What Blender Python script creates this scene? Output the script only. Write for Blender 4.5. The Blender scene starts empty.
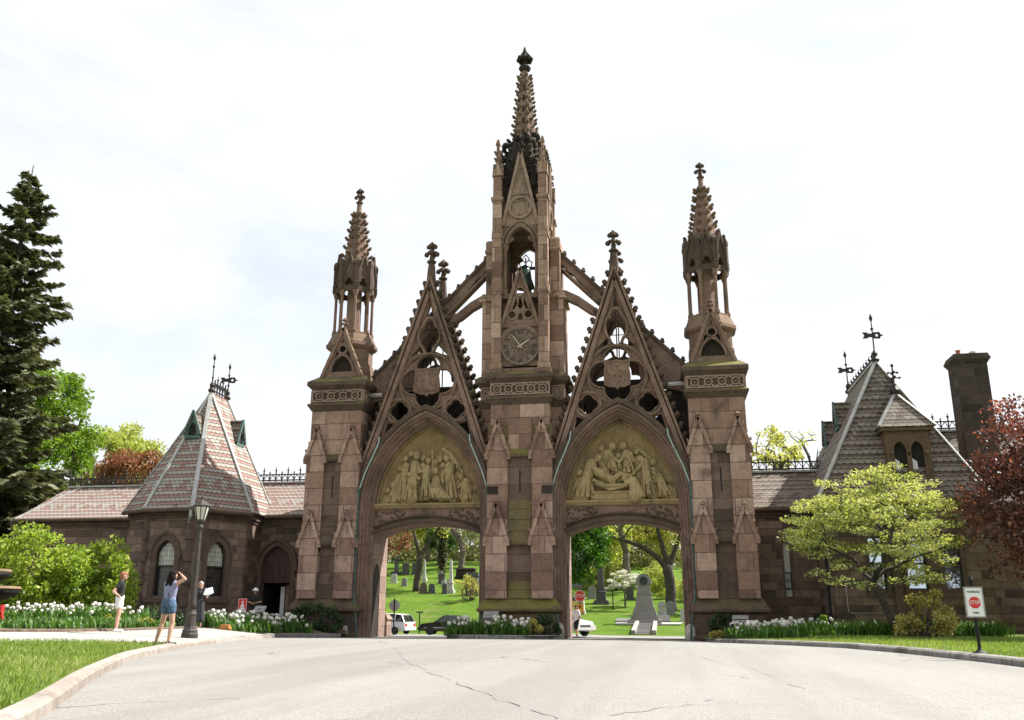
import bpy, bmesh, math, random
import numpy as np
from math import sin, cos, pi, radians, sqrt, atan2, hypot
from mathutils import Vector, Matrix, noise
from mathutils.geometry import tessellate_polygon

random.seed(7)
RNG = np.random.default_rng(11)
scene = bpy.context.scene
COL = scene.collection
WORLD_OF = {}          # world matrix of every parent used below


def V(*a):
    return Vector(a)


class MB:
    """collects polygons; build() links them as ONE mesh object"""
    def __init__(self):
        self.v = []; self.f = []; self.mi = []; self.cur = 0; self.sm = []; self.smooth = False

    def add(self, vs, fs):
        o = len(self.v)
        self.v.extend([tuple(p) for p in vs])
        for f in fs:
            self.f.append([i + o for i in f]); self.mi.append(self.cur); self.sm.append(self.smooth)

    def merge(self, other, M=None):
        o = len(self.v)
        if M is None:
            self.v.extend(other.v)
        else:
            self.v.extend([tuple(M @ Vector(p)) for p in other.v])
        flip = M is not None and M.determinant() < 0
        for f, m, s in zip(other.f, other.mi, other.sm):
            g = [i + o for i in f]
            self.f.append(g[::-1] if flip else g); self.mi.append(m); self.sm.append(s)
        return self

    def box(self, x0, x1, y0, y1, z0, z1):
        self.add([(x0, y0, z0), (x1, y0, z0), (x1, y1, z0), (x0, y1, z0), (x0, y0, z1), (x1, y0, z1), (x1, y1, z1), (x0, y1, z1)],
                 [(0, 3, 2, 1), (4, 5, 6, 7), (0, 1, 5, 4), (1, 2, 6, 5), (2, 3, 7, 6), (3, 0, 4, 7)])
        return self

    def frustum(self, x0, x1, y0, y1, z0, X0, X1, Y0, Y1, z1):
        self.add([(x0, y0, z0), (x1, y0, z0), (x1, y1, z0), (x0, y1, z0), (X0, Y0, z1), (X1, Y0, z1), (X1, Y1, z1), (X0, Y1, z1)],
                 [(0, 3, 2, 1), (4, 5, 6, 7), (0, 1, 5, 4), (1, 2, 6, 5), (2, 3, 7, 6), (3, 0, 4, 7)])
        return self

    def bar(self, p, q, w, h, up=(0, 0, 1), w2=None, h2=None):
        p = Vector(p); q = Vector(q); d = (q - p).normalized()
        up = Vector(up)
        s = d.cross(up)
        if s.length < 1e-5:
            s = d.cross(Vector((1, 0, 0)))
        s.normalize(); u = s.cross(d)
        w2 = w if w2 is None else w2; h2 = h if h2 is None else h2
        vs = []
        for c, a, b in ((p, w, h), (q, w2, h2)):
            for i, j in ((-1, -1), (1, -1), (1, 1), (-1, 1)):
                vs.append(c + s * (i * a / 2) + u * (j * b / 2))
        self.add(vs, [(3, 2, 1, 0), (4, 5, 6, 7), (0, 1, 5, 4), (1, 2, 6, 5), (2, 3, 7, 6), (3, 0, 4, 7)])
        return self

    def plate(self, outer, holes=(), y0=0.0, y1=0.1, fn=None):
        """polygon (x,z) with holes, thickness y0..y1; fn maps (x,y,z) to a point"""
        fn = fn or (lambda x, y, z: (x, y, z))
        loops = [list(outer)] + [list(h) for h in holes]
        flat = [p for l in loops for p in l]
        tris = tessellate_polygon([[Vector((p[0], p[1], 0)) for p in l] for l in loops])
        n = len(flat)
        vs = [fn(p[0], y0, p[1]) for p in flat] + [fn(p[0], y1, p[1]) for p in flat]
        fs = []
        for t in tris:
            a, b, c = [flat[i] for i in t]
            ar = (b[0] - a[0]) * (c[1] - a[1]) - (c[0] - a[0]) * (b[1] - a[1])
            if abs(ar) < 1e-9:
                continue
            t = tuple(t) if ar > 0 else tuple(reversed(t))
            fs.append(t); fs.append(tuple(i + n for i in reversed(t)))
        o = 0
        for li, l in enumerate(loops):
            m = len(l)
            area = sum(l[i][0] * l[(i + 1) % m][1] - l[(i + 1) % m][0] * l[i][1] for i in range(m))
            ccw = (area > 0) == (li == 0)
            for i in range(m):
                a, b = o + i, o + (i + 1) % m
                fs.append((a, a + n, b + n, b) if not ccw else (b, b + n, a + n, a))
            o += m
        self.add(vs, fs)
        return self

    def lathe(self, prof, n=12, c=(0, 0, 0), rot=0.0, sx=1, sy=1, cap=True, flat2flat=False):
        k = 1 / cos(pi / n) if flat2flat else 1
        vs = []; fs = []
        for r, z in prof:
            for i in range(n):
                a = rot + 2 * pi * i / n
                vs.append((c[0] + r * k * cos(a) * sx, c[1] + r * k * sin(a) * sy, c[2] + z))
        m = len(prof)
        for j in range(m - 1):
            for i in range(n):
                k2 = (i + 1) % n
                fs.append((j * n + i, j * n + k2, (j + 1) * n + k2, (j + 1) * n + i))
        if cap:
            fs.append(tuple(range(n))[::-1]); fs.append(tuple((m - 1) * n + i for i in range(n)))
        self.add(vs, fs)
        return self

    def oct(self, prof, c, rot=pi / 8):
        return self.lathe(prof, 8, c, rot, flat2flat=True)

    def tube(self, pts, r, n=6, r2=None, cap=True):
        pts = [Vector(p) for p in pts]
        m = len(pts)
        rs = r if isinstance(r, (list, tuple)) else [r + ((r2 if r2 is not None else r) - r) * i / max(1, m - 1) for i in range(m)]
        vs = []; prev = None
        for i, p in enumerate(pts):
            d = (pts[min(i + 1, m - 1)] - pts[max(i - 1, 0)])
            if d.length < 1e-9:
                d = Vector((0, 0, 1))
            d.normalize()
            if prev is None:
                u = d.cross(Vector((0, 0, 1)) if abs(d.z) < .9 else Vector((1, 0, 0))).normalized()
            else:
                u = (prev - d * prev.dot(d))
                u = u.normalized() if u.length > 1e-6 else d.orthogonal().normalized()
            prev = u; w = d.cross(u)
            for k in range(n):
                a = 2 * pi * k / n
                vs.append(p + (u * cos(a) + w * sin(a)) * rs[i])
        fs = []
        for i in range(m - 1):
            for k in range(n):
                k2 = (k + 1) % n
                fs.append((i * n + k, i * n + k2, (i + 1) * n + k2, (i + 1) * n + k))
        if cap:
            fs.append(tuple(range(n))[::-1]); fs.append(tuple((m - 1) * n + k for k in range(n)))
        self.add(vs, fs)
        return self

    def sweep(self, path, prof, closed=False, fn=None):
        """path: list of (x,z); prof: closed polygon of (d,y), d measured to the LEFT normal of the path direction"""
        fn = fn or (lambda x, y, z: (x, y, z))
        m = len(path); n = len(prof); vs = []
        for i in range(m):
            if closed:
                a, b, c = path[i - 1], path[i], path[(i + 1) % m]
            else:
                a, b, c = path[max(i - 1, 0)], path[i], path[min(i + 1, m - 1)]
            def nrm(p, q):
                dx, dz = q[0] - p[0], q[1] - p[1]; l = hypot(dx, dz)
                return (0, 0) if l < 1e-9 else (-dz / l, dx / l)
            n1, n2 = nrm(a, b), nrm(b, c)
            if n1 == (0, 0): n1 = n2
            if n2 == (0, 0): n2 = n1
            nx, nz = n1[0] + n2[0], n1[1] + n2[1]
            l2 = (nx * nx + nz * nz)
            if l2 < .05:
                nx, nz = n1; s = 1
            else:
                s = 2 / l2
            s = min(s, 2.0)
            for d, y in prof:
                vs.append(fn(b[0] + nx * s * d, y, b[1] + nz * s * d))
        fs = []
        for i in range(m if closed else m - 1):
            i2 = (i + 1) % m
            for k in range(n):
                k2 = (k + 1) % n
                fs.append((i * n + k, i2 * n + k, i2 * n + k2, i * n + k2))
        if not closed:
            fs.append(tuple(range(n))); fs.append(tuple((m - 1) * n + k for k in range(n))[::-1])
        self.add(vs, fs)
        return self

    def ball(self, c, r, n=8, m=5, sx=1, sy=1, sz=1):
        prof = []
        for j in range(m + 1):
            a = -pi / 2 + pi * j / m
            prof.append((max(1e-3, r * cos(a)), r * sin(a) * sz))
        return self.lathe(prof, n, c, 0, sx, sy)

    def build(self, name, mat=None, parent=None, recalc=True):
        me = bpy.data.meshes.new(name)
        me.from_pydata(self.v, [], self.f)
        mats = mat if isinstance(mat, (list, tuple)) else [mat]
        for mm in mats:
            if mm: me.materials.append(mm)
        me.polygons.foreach_set('material_index', [min(i, len(mats) - 1) for i in self.mi])
        me.polygons.foreach_set('use_smooth', self.sm)
        if recalc:
            b = bmesh.new(); b.from_mesh(me)
            bmesh.ops.recalc_face_normals(b, faces=b.faces)
            b.to_mesh(me); b.free()
        me.update()
        return link(name, me, parent)


def link(name, me, parent=None):
    o = bpy.data.objects.new(name, me); COL.objects.link(o)
    WORLD_OF[o] = Matrix.Identity(4)
    if parent is not None:
        o.parent = parent
        o.matrix_parent_inverse = WORLD_OF.get(parent, Matrix.Identity(4)).inverted()
    return o


def empty(name, loc, rz=0):
    o = bpy.data.objects.new(name, None); COL.objects.link(o)
    o.empty_display_size = .3
    o.location = loc; o.rotation_euler = (0, 0, rz)
    WORLD_OF[o] = Matrix.Translation(Vector(loc)) @ Matrix.Rotation(rz, 4, 'Z')
    return o


def tag(o, label=None, cat=None, group=None, kind=None):
    if label: o['label'] = label
    if cat: o['category'] = cat
    if group: o['group'] = group
    if kind: o['kind'] = kind
    return o


KIDS = {}
def copy_tree(o, loc=None, rz=None, scale=None):
    """copy of a thing (or part) with all its children"""
    ch = {}
    for q in bpy.data.objects:
        if q.parent: ch.setdefault(q.parent, []).append(q)
    def rec(s, par):
        c = s.copy(); COL.objects.link(c)
        WORLD_OF[c] = WORLD_OF.get(s, Matrix.Identity(4))
        if par is not None:
            c.parent = par; c.matrix_parent_inverse = s.matrix_parent_inverse.copy()
        for k in ch.get(s, []): rec(k, c)
        return c
    c = rec(o, o.parent)
    if loc is not None: c.location = loc
    if rz is not None: c.rotation_euler = (0, 0, rz)
    if scale is not None: c.scale = (scale,) * 3 if not isinstance(scale, (tuple, list)) else scale
    return c


def circle(cx, cz, r, n=16, a0=0.0, a1=2 * pi, end=False):
    k = n if not end else n - 1
    return [(cx + r * cos(a0 + (a1 - a0) * i / k), cz + r * sin(a0 + (a1 - a0) * i / k)) for i in range(n)]


def foil(cx, cz, n, off, r, rot=pi / 2, seg=7, sz=1.0):
    """outline of an n-foil"""
    half = pi / n; pts = []
    # where neighbouring lobes meet: angle half from lobe axis
    # intersection distance along that ray
    d = off * cos(half) + sqrt(max(1e-6, r * r - (off * sin(half)) ** 2))
    th = atan2(d * sin(half), d * cos(half) - off)
    for k in range(n):
        a = rot + 2 * pi * k / n
        for i in range(seg):
            t = -th + 2 * th * i / seg
            x = off + r * cos(t); z = r * sin(t)
            pts.append((cx + x * cos(a) - z * sin(a), cz + (x * sin(a) + z * cos(a)) * sz))
    return pts


def parch(cx, a, z0, R, n=10, zb=None):
    """two-centred pointed arch, from the left foot over the apex to the right foot; zb: lower ends of straight jambs"""
    c = R - a
    ta = math.acos(c / R)                 # angle at apex
    pts = []
    if zb is not None: pts.append((cx - a, zb))
    for i in range(n + 1):
        t = ta * i / n
        pts.append((cx + c - R * cos(t), z0 + R * sin(t)))
    for i in range(n - 1, -1, -1):
        t = ta * i / n
        pts.append((cx - c + R * cos(t), z0 + R * sin(t)))
    if zb is not None: pts.append((cx + a, zb))
    return pts


def crocket(mb, p, out, s, along=(0, 0, 1)):
    """a leafy knob that leans out and curls up"""
    p = Vector(p); out = Vector(out).normalized(); al = Vector(along).normalized()
    side = out.cross(al).normalized()
    mb.ball(p + out * s * .22 - al * s * .12, s * .34, 6, 4)
    mb.ball(p + out * s * .66 + al * s * .2, s * .36, 6, 4)
    for k in (-1, 1): mb.ball(p + out * s * .42 + side * s * .34 * k + al * s * .05, s * .27, 6, 4)
    mb.ball(p + out * s * .55 - al * s * .26, s * .2, 5, 3)


def finial(mb, c, s):
    """leafy stone finial of height s standing on c"""
    x, y, z = c
    mb.lathe([(.13 * s, 0), (.10 * s, .1 * s), (.17 * s, .13 * s), (.19 * s, .18 * s), (.1 * s, .24 * s), (.07 * s, .45 * s), (.07 * s, .72 * s), (.1 * s, .85 * s), (.05 * s, .96 * s), (.01 * s, 1.0 * s)], 8, c)
    for tz, rr, k in ((.47, .2, .105), (.78, .13, .095)):
        for i in range(4):
            a = pi / 2 * i
            mb.ball((x + rr * s * cos(a), y + rr * s * sin(a), z + tz * s), k * s, 6, 4)
            mb.ball((x + rr * .62 * s * cos(a), y + rr * .62 * s * sin(a), z + (tz + .07) * s), k * .75 * s, 6, 4)


# ------------------------------------------------------------------ the camera's numbers (used to place things at measured spots)
CAM_LOC = Vector((6.73, -42.0, 1.6)); CAM_YAW, CAM_PITCH, CAM_ROLL, CAM_F = radians(9.59), radians(15.7), radians(.12), 888.0
# ------------------------------------------------------------------ materials
def new_mat(name):
    m = bpy.data.materials.new(name); m.use_nodes = True
    nt = m.node_tree; nt.nodes.clear()
    out = nt.nodes.new('ShaderNodeOutputMaterial'); b = nt.nodes.new('ShaderNodeBsdfPrincipled')
    nt.links.new(b.outputs[0], out.inputs[0])
    return m, nt, b


class NT:
    def __init__(s, nt): s.nt = nt
    def n(s, t, **kw):
        x = s.nt.nodes.new(t)
        for k, v in kw.items(): setattr(x, k, v)
        return x
    def l(s, a, b): s.nt.links.new(a, b)
    def val(s, sock, v):
        if hasattr(v, 'is_output') or isinstance(v, bpy.types.NodeSocket): s.l(v, sock)
        else: sock.default_value = v
    def math(s, op, a, b=0.0, c=None):
        x = s.n('ShaderNodeMath', operation=op); s.val(x.inputs[0], a); s.val(x.inputs[1], b)
        if c is not None: s.val(x.inputs[2], c)
        return x.outputs[0]
    def mix(s, f, a, b, mode='MIX'):
        x = s.n('ShaderNodeMix', data_type='RGBA', blend_type=mode)
        s.val(x.inputs[0], f)
        for i, c in ((6, a), (7, b)):
            if isinstance(c, tuple): c = (c + (1,))[:4]
            s.val(x.inputs[i], c)
        return x.outputs[2]
    def noise(s, vec, scale, detail=4, rough=.55, dist=0.0):
        x = s.n('ShaderNodeTexNoise'); x.inputs['Scale'].default_value = scale; x.inputs['Detail'].default_value = detail
        x.inputs['Roughness'].default_value = rough; x.inputs['Distortion'].default_value = dist
        if vec is not None: s.l(vec, x.inputs['Vector'])
        return x.outputs[0]
    def ramp(s, f, stops):
        x = s.n('ShaderNodeValToRGB'); e = x.color_ramp.elements
        while len(e) < len(stops): e.new(.5)
        for el, (p, c) in zip(e, stops):
            el.position = p; el.color = (c if isinstance(c, tuple) else (c, c, c)) + (1,) if not (isinstance(c, tuple) and len(c) == 4) else c
        s.l(f, x.inputs[0]); return x.outputs[0]
    def smooth(s, f, a, b):
        x = s.n('ShaderNodeMapRange', interpolation_type='SMOOTHSTEP'); s.val(x.inputs[0], f)
        x.inputs[1].default_value = a; x.inputs[2].default_value = b; return x.outputs[0]
    def geo(s):
        g = s.n('ShaderNodeNewGeometry'); return g
    def face_uv(s, g=None):
        """u runs along the horizontal of any face, v along its slope (real metres)"""
        g = g or s.geo()
        N = s.n('ShaderNodeSeparateXYZ'); s.l(g.outputs['True Normal'], N.inputs[0])
        P = s.n('ShaderNodeSeparateXYZ'); s.l(g.outputs['Position'], P.inputs[0])
        nx, ny, nz = N.outputs; px, py, pz = P.outputs
        h = s.math('SQRT', s.math('ADD', s.math('MULTIPLY', nx, nx), s.math('MULTIPLY', ny, ny)))
        hs = s.math('MAXIMUM', h, .02)
        ax = s.math('DIVIDE', s.math('MULTIPLY', ny, -1.0), hs); ay = s.math('DIVIDE', nx, hs)
        u = s.math('ADD', s.math('MULTIPLY', px, ax), s.math('MULTIPLY', py, ay))
        v = s.math('DIVIDE', pz, s.math('MAXIMUM', h, .25))
        c = s.n('ShaderNodeCombineXYZ'); s.l(u, c.inputs[0]); s.l(v, c.inputs[1])
        return c.outputs[0], u, v, nz, g.outputs['Position']
    def bump(s, h, strength, dist, bsdf, normal=None):
        b = s.n('ShaderNodeBump'); b.inputs['Strength'].default_value = strength; b.inputs['Distance'].default_value = dist
        s.l(h, b.inputs['Height'])
        if normal is not None: s.l(normal, b.inputs['Normal'])
        s.l(b.outputs[0], bsdf.inputs['Normal']); return b.outputs[0]


def stone(name, tones, bw=1.1, rh=.8, mortar=.012, moss=.0, grime=.35, mortar_col=(.10, .075, .06), joint=True, moss_col=(.11, .105, .03)):
    m, nt, b = new_mat(name); t = NT(nt)
    uv, u, v, nz, P = t.face_uv()
    if joint:
        wob = t.noise(P, 1.3, 2)
        br = t.n('ShaderNodeTexBrick'); br.offset = .5; br.squash = 1.5; br.squash_frequency = 3
        br.inputs['Color1'].default_value = (0, 0, 0, 1); br.inputs['Color2'].default_value = (1, 1, 1, 1); br.inputs['Mortar'].default_value = (.5, .5, .5, 1)
        br.inputs['Scale'].default_value = 1; br.inputs['Mortar Size'].default_value = mortar; br.inputs['Mortar Smooth'].default_value = .3
        br.inputs['Bias'].default_value = 0; br.inputs['Brick Width'].default_value = bw; br.inputs['Row Height'].default_value = rh
        t.l(uv, br.inputs['Vector'])
        blk = t.n('ShaderNodeRGBToBW'); t.l(br.outputs['Color'], blk.inputs[0])
        f = t.math('ADD', t.math('MULTIPLY', blk.outputs[0], .75), t.math('MULTIPLY', t.noise(P, .9, 3), .3))
        mort = br.outputs['Fac']
    else:
        f = t.noise(P, .8, 4, .6); mort = None
    n = len(tones)
    col = t.ramp(f, [(.1 + .8 * i / (n - 1), c) for i, c in enumerate(tones)])
    fine = t.noise(P, 9, 5, .65)
    col = t.mix(t.math('MULTIPLY', t.smooth(t.noise(P, 4.2, 6, .72, .3), .4, .66), .55), col, t.mix(1.0, col, (.6, .55, .52), 'MULTIPLY'))
    col = t.mix(t.math('MULTIPLY', fine, .5), col, t.mix(1.0, col, (.55, .5, .47), 'MULTIPLY'))
    # soot and rain streaks (vertical stretch)
    mp = t.n('ShaderNodeMapping'); mp.inputs['Scale'].default_value = (1.6, 1.6, .35); t.l(P, mp.inputs[0])
    st = t.smooth(t.noise(mp.outputs[0], 1.1, 5, .6), .5, .75)
    col = t.mix(t.math('MULTIPLY', st, grime), col, (.05, .04, .035))
    # soot crusts and paler flaked patches
    bl = t.noise(P, .62, 6, .7, .4)
    col = t.mix(t.math('MULTIPLY', t.smooth(bl, .55, .68), min(.9, grime * 1.25)), col, (.055, .042, .036))
    col = t.mix(t.math('MULTIPLY', t.smooth(t.noise(P, 2.3, 5, .7), .6, .7), .35), col, t.mix(1.0, col, (1.45, 1.4, 1.35), 'MULTIPLY'))
    if mort is not None:
        col = t.mix(t.math('MULTIPLY', mort, .8), col, mortar_col)
    if moss > 0:
        up = t.smooth(nz, .12, .6)
        mn = t.smooth(t.noise(P, 1.4, 4, .6), .35, .62)
        mk = t.math('MULTIPLY', t.math('MULTIPLY', up, mn), moss)
        col = t.mix(mk, col, moss_col)
    t.l(col, b.inputs['Base Color'])
    b.inputs['Roughness'].default_value = .9; b.inputs['Specular IOR Level'].default_value = .25
    h = t.math('ADD', t.math('MULTIPLY', fine, .5), t.math('MULTIPLY', t.noise(P, 2.5, 4, .65), .9))
    if mort is not None:
        h = t.math('SUBTRACT', h, t.math('MULTIPLY', mort, 1.2))
    t.bump(h, .7, .04, b)
    return m


def slate(name, dark, pale, worn, w=.27, h=.2, rnd=.35, lipk=.35):
    """scalloped slates laid in plain rows and a zigzag band of two colours"""
    m, nt, b = new_mat(name); t = NT(nt)
    uv, u, v, nz, P = t.face_uv()
    row = t.math('FLOOR', t.math('DIVIDE', v, h))
    rm = t.math('MODULO', t.math('ADD', row, 1200.0), 12.0)
    cu = t.math('ADD', t.math('DIVIDE', u, w), t.math('MULTIPLY', t.math('MODULO', t.math('ADD', row, 1200.0), 2.0), .5))
    cell = t.math('FLOOR', cu)
    fu = t.math('SUBTRACT', t.math('FRACT', cu), .5); fv = t.math('FRACT', t.math('DIVIDE', v, h))
    c = t.n('ShaderNodeCombineXYZ'); t.l(cell, c.inputs[0]); t.l(row, c.inputs[1])
    wn = t.n('ShaderNodeTexWhiteNoise', noise_dimensions='2D'); t.l(c.outputs[0], wn.inputs['Vector'])
    tri = t.math('PINGPONG', t.math('FLOOR', t.math('DIVIDE', u, w * .5)), 3.0)
    zig = t.math('GREATER_THAN', tri, t.math('SUBTRACT', rm, 3.9))            # in rows 4..6
    inz = t.math('MULTIPLY', t.math('GREATER_THAN', rm, 3.5), t.math('LESS_THAN', rm, 7.5))
    alt = t.math('MODULO', rm, 2.0)                                             # plain rows alternate
    isp = t.math('ADD', t.math('MULTIPLY', inz, t.math('SUBTRACT', 1.0, zig)), t.math('MULTIPLY', t.math('SUBTRACT', 1.0, inz), alt))
    isp = t.math('MULTIPLY', isp, t.math('LESS_THAN', wn.outputs[0], .93))
    col = t.mix(isp, dark, pale)
    col = t.mix(t.math('MULTIPLY', wn.outputs[0], rnd), col, t.mix(1.0, col, (.5, .47, .47), 'MULTIPLY'))
    wr = t.smooth(t.noise(P, 1.0, 5, .65), .45, .75)
    col = t.mix(t.math('MULTIPLY', wr, worn), col, tuple(.8 * x for x in pale))
    gl = t.smooth(t.math('SUBTRACT', fv, t.math('MULTIPLY', fu, fu)), .2, .05)
    gp = t.math('MAXIMUM', gl, t.smooth(t.math('ABSOLUTE', fu), .45, .5))
    lip = t.smooth(t.math('SUBTRACT', fv, t.math('MULTIPLY', fu, fu)), .55, .25)
    col = t.mix(t.math('MULTIPLY', lip, lipk), col, tuple(min(1, 1.15 * x + .04) for x in pale))
    col = t.mix(t.math('MULTIPLY', gp, .9), col, (.022, .02, .019))
    t.l(col, b.inputs['Base Color']); b.inputs['Roughness'].default_value = .75; b.inputs['Specular IOR Level'].default_value = .2
    t.bump(t.math('SUBTRACT', t.math('ADD', t.math('MULTIPLY', fv, -.7), t.math('MULTIPLY', wn.outputs[0], .4)), t.math('MULTIPLY', gp, .6)), .6, .03, b)
    return m


def plain(name, col, rough=.6, metal=0.0, var=.25, scale=3.0, bump=0.0, spec=.5, col2=None, vec='pos'):
    m, nt, b = new_mat(name); t = NT(nt)
    g = t.geo(); P = g.outputs['Position']
    if vec == 'obj':
        tc = t.n('ShaderNodeTexCoord'); P = tc.outputs['Object']
    n1 = t.noise(P, scale, 4, .6)
    c2 = col2 or tuple(c * (1 - var) for c in col)
    c = t.mix(t.smooth(n1, .35, .65), col, c2)
    t.l(c, b.inputs['Base Color']); b.inputs['Roughness'].default_value = rough; b.inputs['Metallic'].default_value = metal
    b.inputs['Specular IOR Level'].default_value = spec
    if bump > 0: t.bump(t.noise(P, scale * 4, 4, .6), bump, .02, b)
    return m


def leaf_mat(name, cols, rough=.55, transl=.35, tcol=None):
    m = bpy.data.materials.new(name); m.use_nodes = True; nt = m.node_tree; nt.nodes.clear(); t = NT(nt)
    out = t.n('ShaderNodeOutputMaterial'); b = t.n('ShaderNodeBsdfPrincipled'); tr = t.n('ShaderNodeBsdfTranslucent'); mx = t.n('ShaderNodeMixShader')
    g = t.geo()
    f = t.math('ADD', t.math('MULTIPLY', g.outputs['Random Per Island'], .6), t.math('MULTIPLY', t.smooth(t.noise(g.outputs['Position'], .7, 3), .3, .7), .4))
    n = len(cols)
    col = t.ramp(f, [(i / (n - 1), c) for i, c in enumerate(cols)])
    t.l(col, b.inputs['Base Color']); b.inputs['Roughness'].default_value = rough; b.inputs['Specular IOR Level'].default_value = .35
    tc = t.mix(1.0, col, tcol or (1.25, 1.3, .6), 'MULTIPLY')
    t.l(tc, tr.inputs[0]); mx.inputs[0].default_value = transl
    t.l(b.outputs[0], mx.inputs[1]); t.l(tr.outputs[0], mx.inputs[2]); t.l(mx.outputs[0], out.inputs[0])
    return m


M = {}
BR = [(.15, .093, .07), (.275, .174, .132), (.35, .225, .172), (.41, .275, .215), (.52, .375, .30)]
M['stone'] = stone('brownstone_ashlar', BR, 1.25, .82, .02, moss=.85, grime=.5)
M['stone_dark'] = stone('brownstone_darker', [(.11, .076, .06), (.165, .115, .09), (.22, .155, .122)], 1.1, .82, .012, moss=.3, grime=.5)
M['trim'] = stone('brownstone_carved', [(.105, .068, .052), (.245, .162, .124), (.37, .262, .205)], joint=False, moss=.55, grime=.5)
M['mossy_edge'] = stone('brownstone_moss_edged', [(.06, .045, .036), (.125, .088, .068), (.195, .14, .108)], joint=False, moss=.9, grime=.5, moss_col=(.16, .15, .04))
M['trimdark'] = stone('brownstone_soot_shade', [(.048, .036, .03), (.115, .08, .062), (.19, .135, .105)], joint=False, moss=.5, grime=.6)  # sooty stone, also used where shade is put into the colour
M['mossy'] = stone('brownstone_mossy', [(.11, .08, .05), (.16, .125, .065), (.19, .165, .07)], joint=False, moss=1.0, grime=.5, moss_col=(.17, .16, .035))
M['soot_shade'] = stone('brownstone_black', [(.022, .019, .017), (.04, .032, .027), (.065, .05, .04)], joint=False, grime=.5)  # black stone for soot and for shade painted behind openings
M['buff'] = stone('buff_sandstone', [(.27, .195, .095), (.38, .285, .145), (.46, .355, .195)], joint=False, moss=0, grime=.3)
M['buff_dark'] = stone('buff_sandstone_darker', [(.19, .135, .066), (.30, .22, .11), (.39, .30, .16)], joint=False, moss=0, grime=.5)  # darker buff for the ground behind the relief figures
M['house'] = stone('brownstone_rubble', [(.055, .044, .037), (.14, .10, .078), (.19, .137, .106), (.23, .166, .128), (.29, .212, .165)], .75, .36, .012, moss=.6, grime=.3, mortar_col=(.07, .055, .045))
M['house_trim'] = stone('brownstone_house_trim', [(.12, .085, .068), (.16, .115, .092)], joint=False, moss=.8, grime=.3)

M['slate_l'] = slate('banded_red_slate', (.265, .15, .122), (.335, .31, .275), .16)

M['slate_r'] = slate('weathered_dark_slate', (.105, .07, .058), (.215, .185, .145), .15, .3, .24, .7, .6)
M['relief'] = stone('carved_buff_relief', [(.34, .255, .125), (.48, .37, .19), (.56, .45, .25)], joint=False, moss=0, grime=.45)
_nt = M['relief'].node_tree; _t = NT(_nt); _b = [n for n in _nt.nodes if n.type == 'BSDF_PRINCIPLED'][0]
_mp = _t.n('ShaderNodeMapping'); _mp.inputs['Scale'].default_value = (1.0, 1.0, .28); _mp.inputs['Rotation'].default_value = (0, .35, 0); _t.l(_t.geo().outputs['Position'], _mp.inputs[0])
_t.bump(_t.noise(_mp.outputs[0], 9.0, 3, .55, 1.2), 1.0, .14, _b)
M['chimney'] = stone('blackened_chimney_stone', [(.04, .032, .028), (.065, .05, .043), (.095, .073, .062)], .8, .45, .015, moss=.3, grime=.5)
M['verd_front'] = plain('dark_verdigris_front', (.07, .15, .125), .7, 0, .4, 8)
M['lead'] = plain('grey_lead_flashing', (.42, .42, .40), .5, .2, .25, 2)
M['verdigris'] = plain('verdigris_copper', (.22, .37, .33), .7, 0, .35, 6)
M['verd_dark'] = plain('dull_copper_pipe', (.07, .12, .105), .6, .2, .4, 4)
M['iron'] = plain('rusty_black_iron', (.035, .026, .022), .6, .3, .4, 8)
M['black'] = plain('black_paint', (.010, .010, .011), .6, 0, .2, 5, spec=.25)
M['dark'] = plain('dark_interior', (.02, .017, .015), .9, 0, .3, 2)
M['bronze'] = plain('green_bronze_bell', (.06, .10, .085), .45, .6, .4, 5)
M['woodred'] = plain('dark_red_wood', (.07, .03, .022), .6, 0, .4, 4, bump=.2)
M['concrete'] = plain('pale_concrete', (.44, .42, .39), .85, 0, .2, 2.5, bump=.15)
M['granite'] = plain('grey_granite', (.26, .255, .245), .75, 0, .3, 9, bump=.1)
M['granite_dark'] = plain('dark_granite', (.085, .085, .085), .6, 0, .4, 9)
M['marble'] = plain('white_marble', (.47, .46, .43), .6, 0, .25, 3)
M['brown_marker'] = plain('brown_gravestone', (.12, .095, .08), .85, 0, .3, 5)
M['white'] = plain('white_paint', (.78, .78, .77), .45, 0, .06, 3)
M['red'] = plain('red_sign_paint', (.62, .03, .03), .45, 0, .08, 3)
M['orange'] = plain('orange_sign', (.75, .30, .03), .5, 0, .1, 3)
M['signgrey'] = plain('sign_back_aluminium', (.38, .36, .35), .45, .6, .15, 4)
M['bark'] = plain('grey_brown_bark', (.16, .13, .105), .95, 0, .5, 7, bump=.8)
M['bark_dark'] = plain('dark_bark', (.075, .06, .049), .95, 0, .5, 7, bump=.8)


def glass(name, col=(.02, .022, .025), rough=.06):
    m, nt, b = new_mat(name); t = NT(nt)
    P = t.geo().outputs['Position']
    t.l(t.mix(t.noise(P, 1.5, 2), col, tuple(c * 1.8 for c in col)), b.inputs['Base Color'])
    b.inputs['Roughness'].default_value = rough; b.inputs['Specular IOR Level'].default_value = .8
    t.bump(t.noise(P, 3, 2), .05, .02, b)
    return m
M['glass'] = glass('dark_window_glass')
M['sunglass'] = glass('window_glass', (.01, .011, .012), .02)


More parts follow.
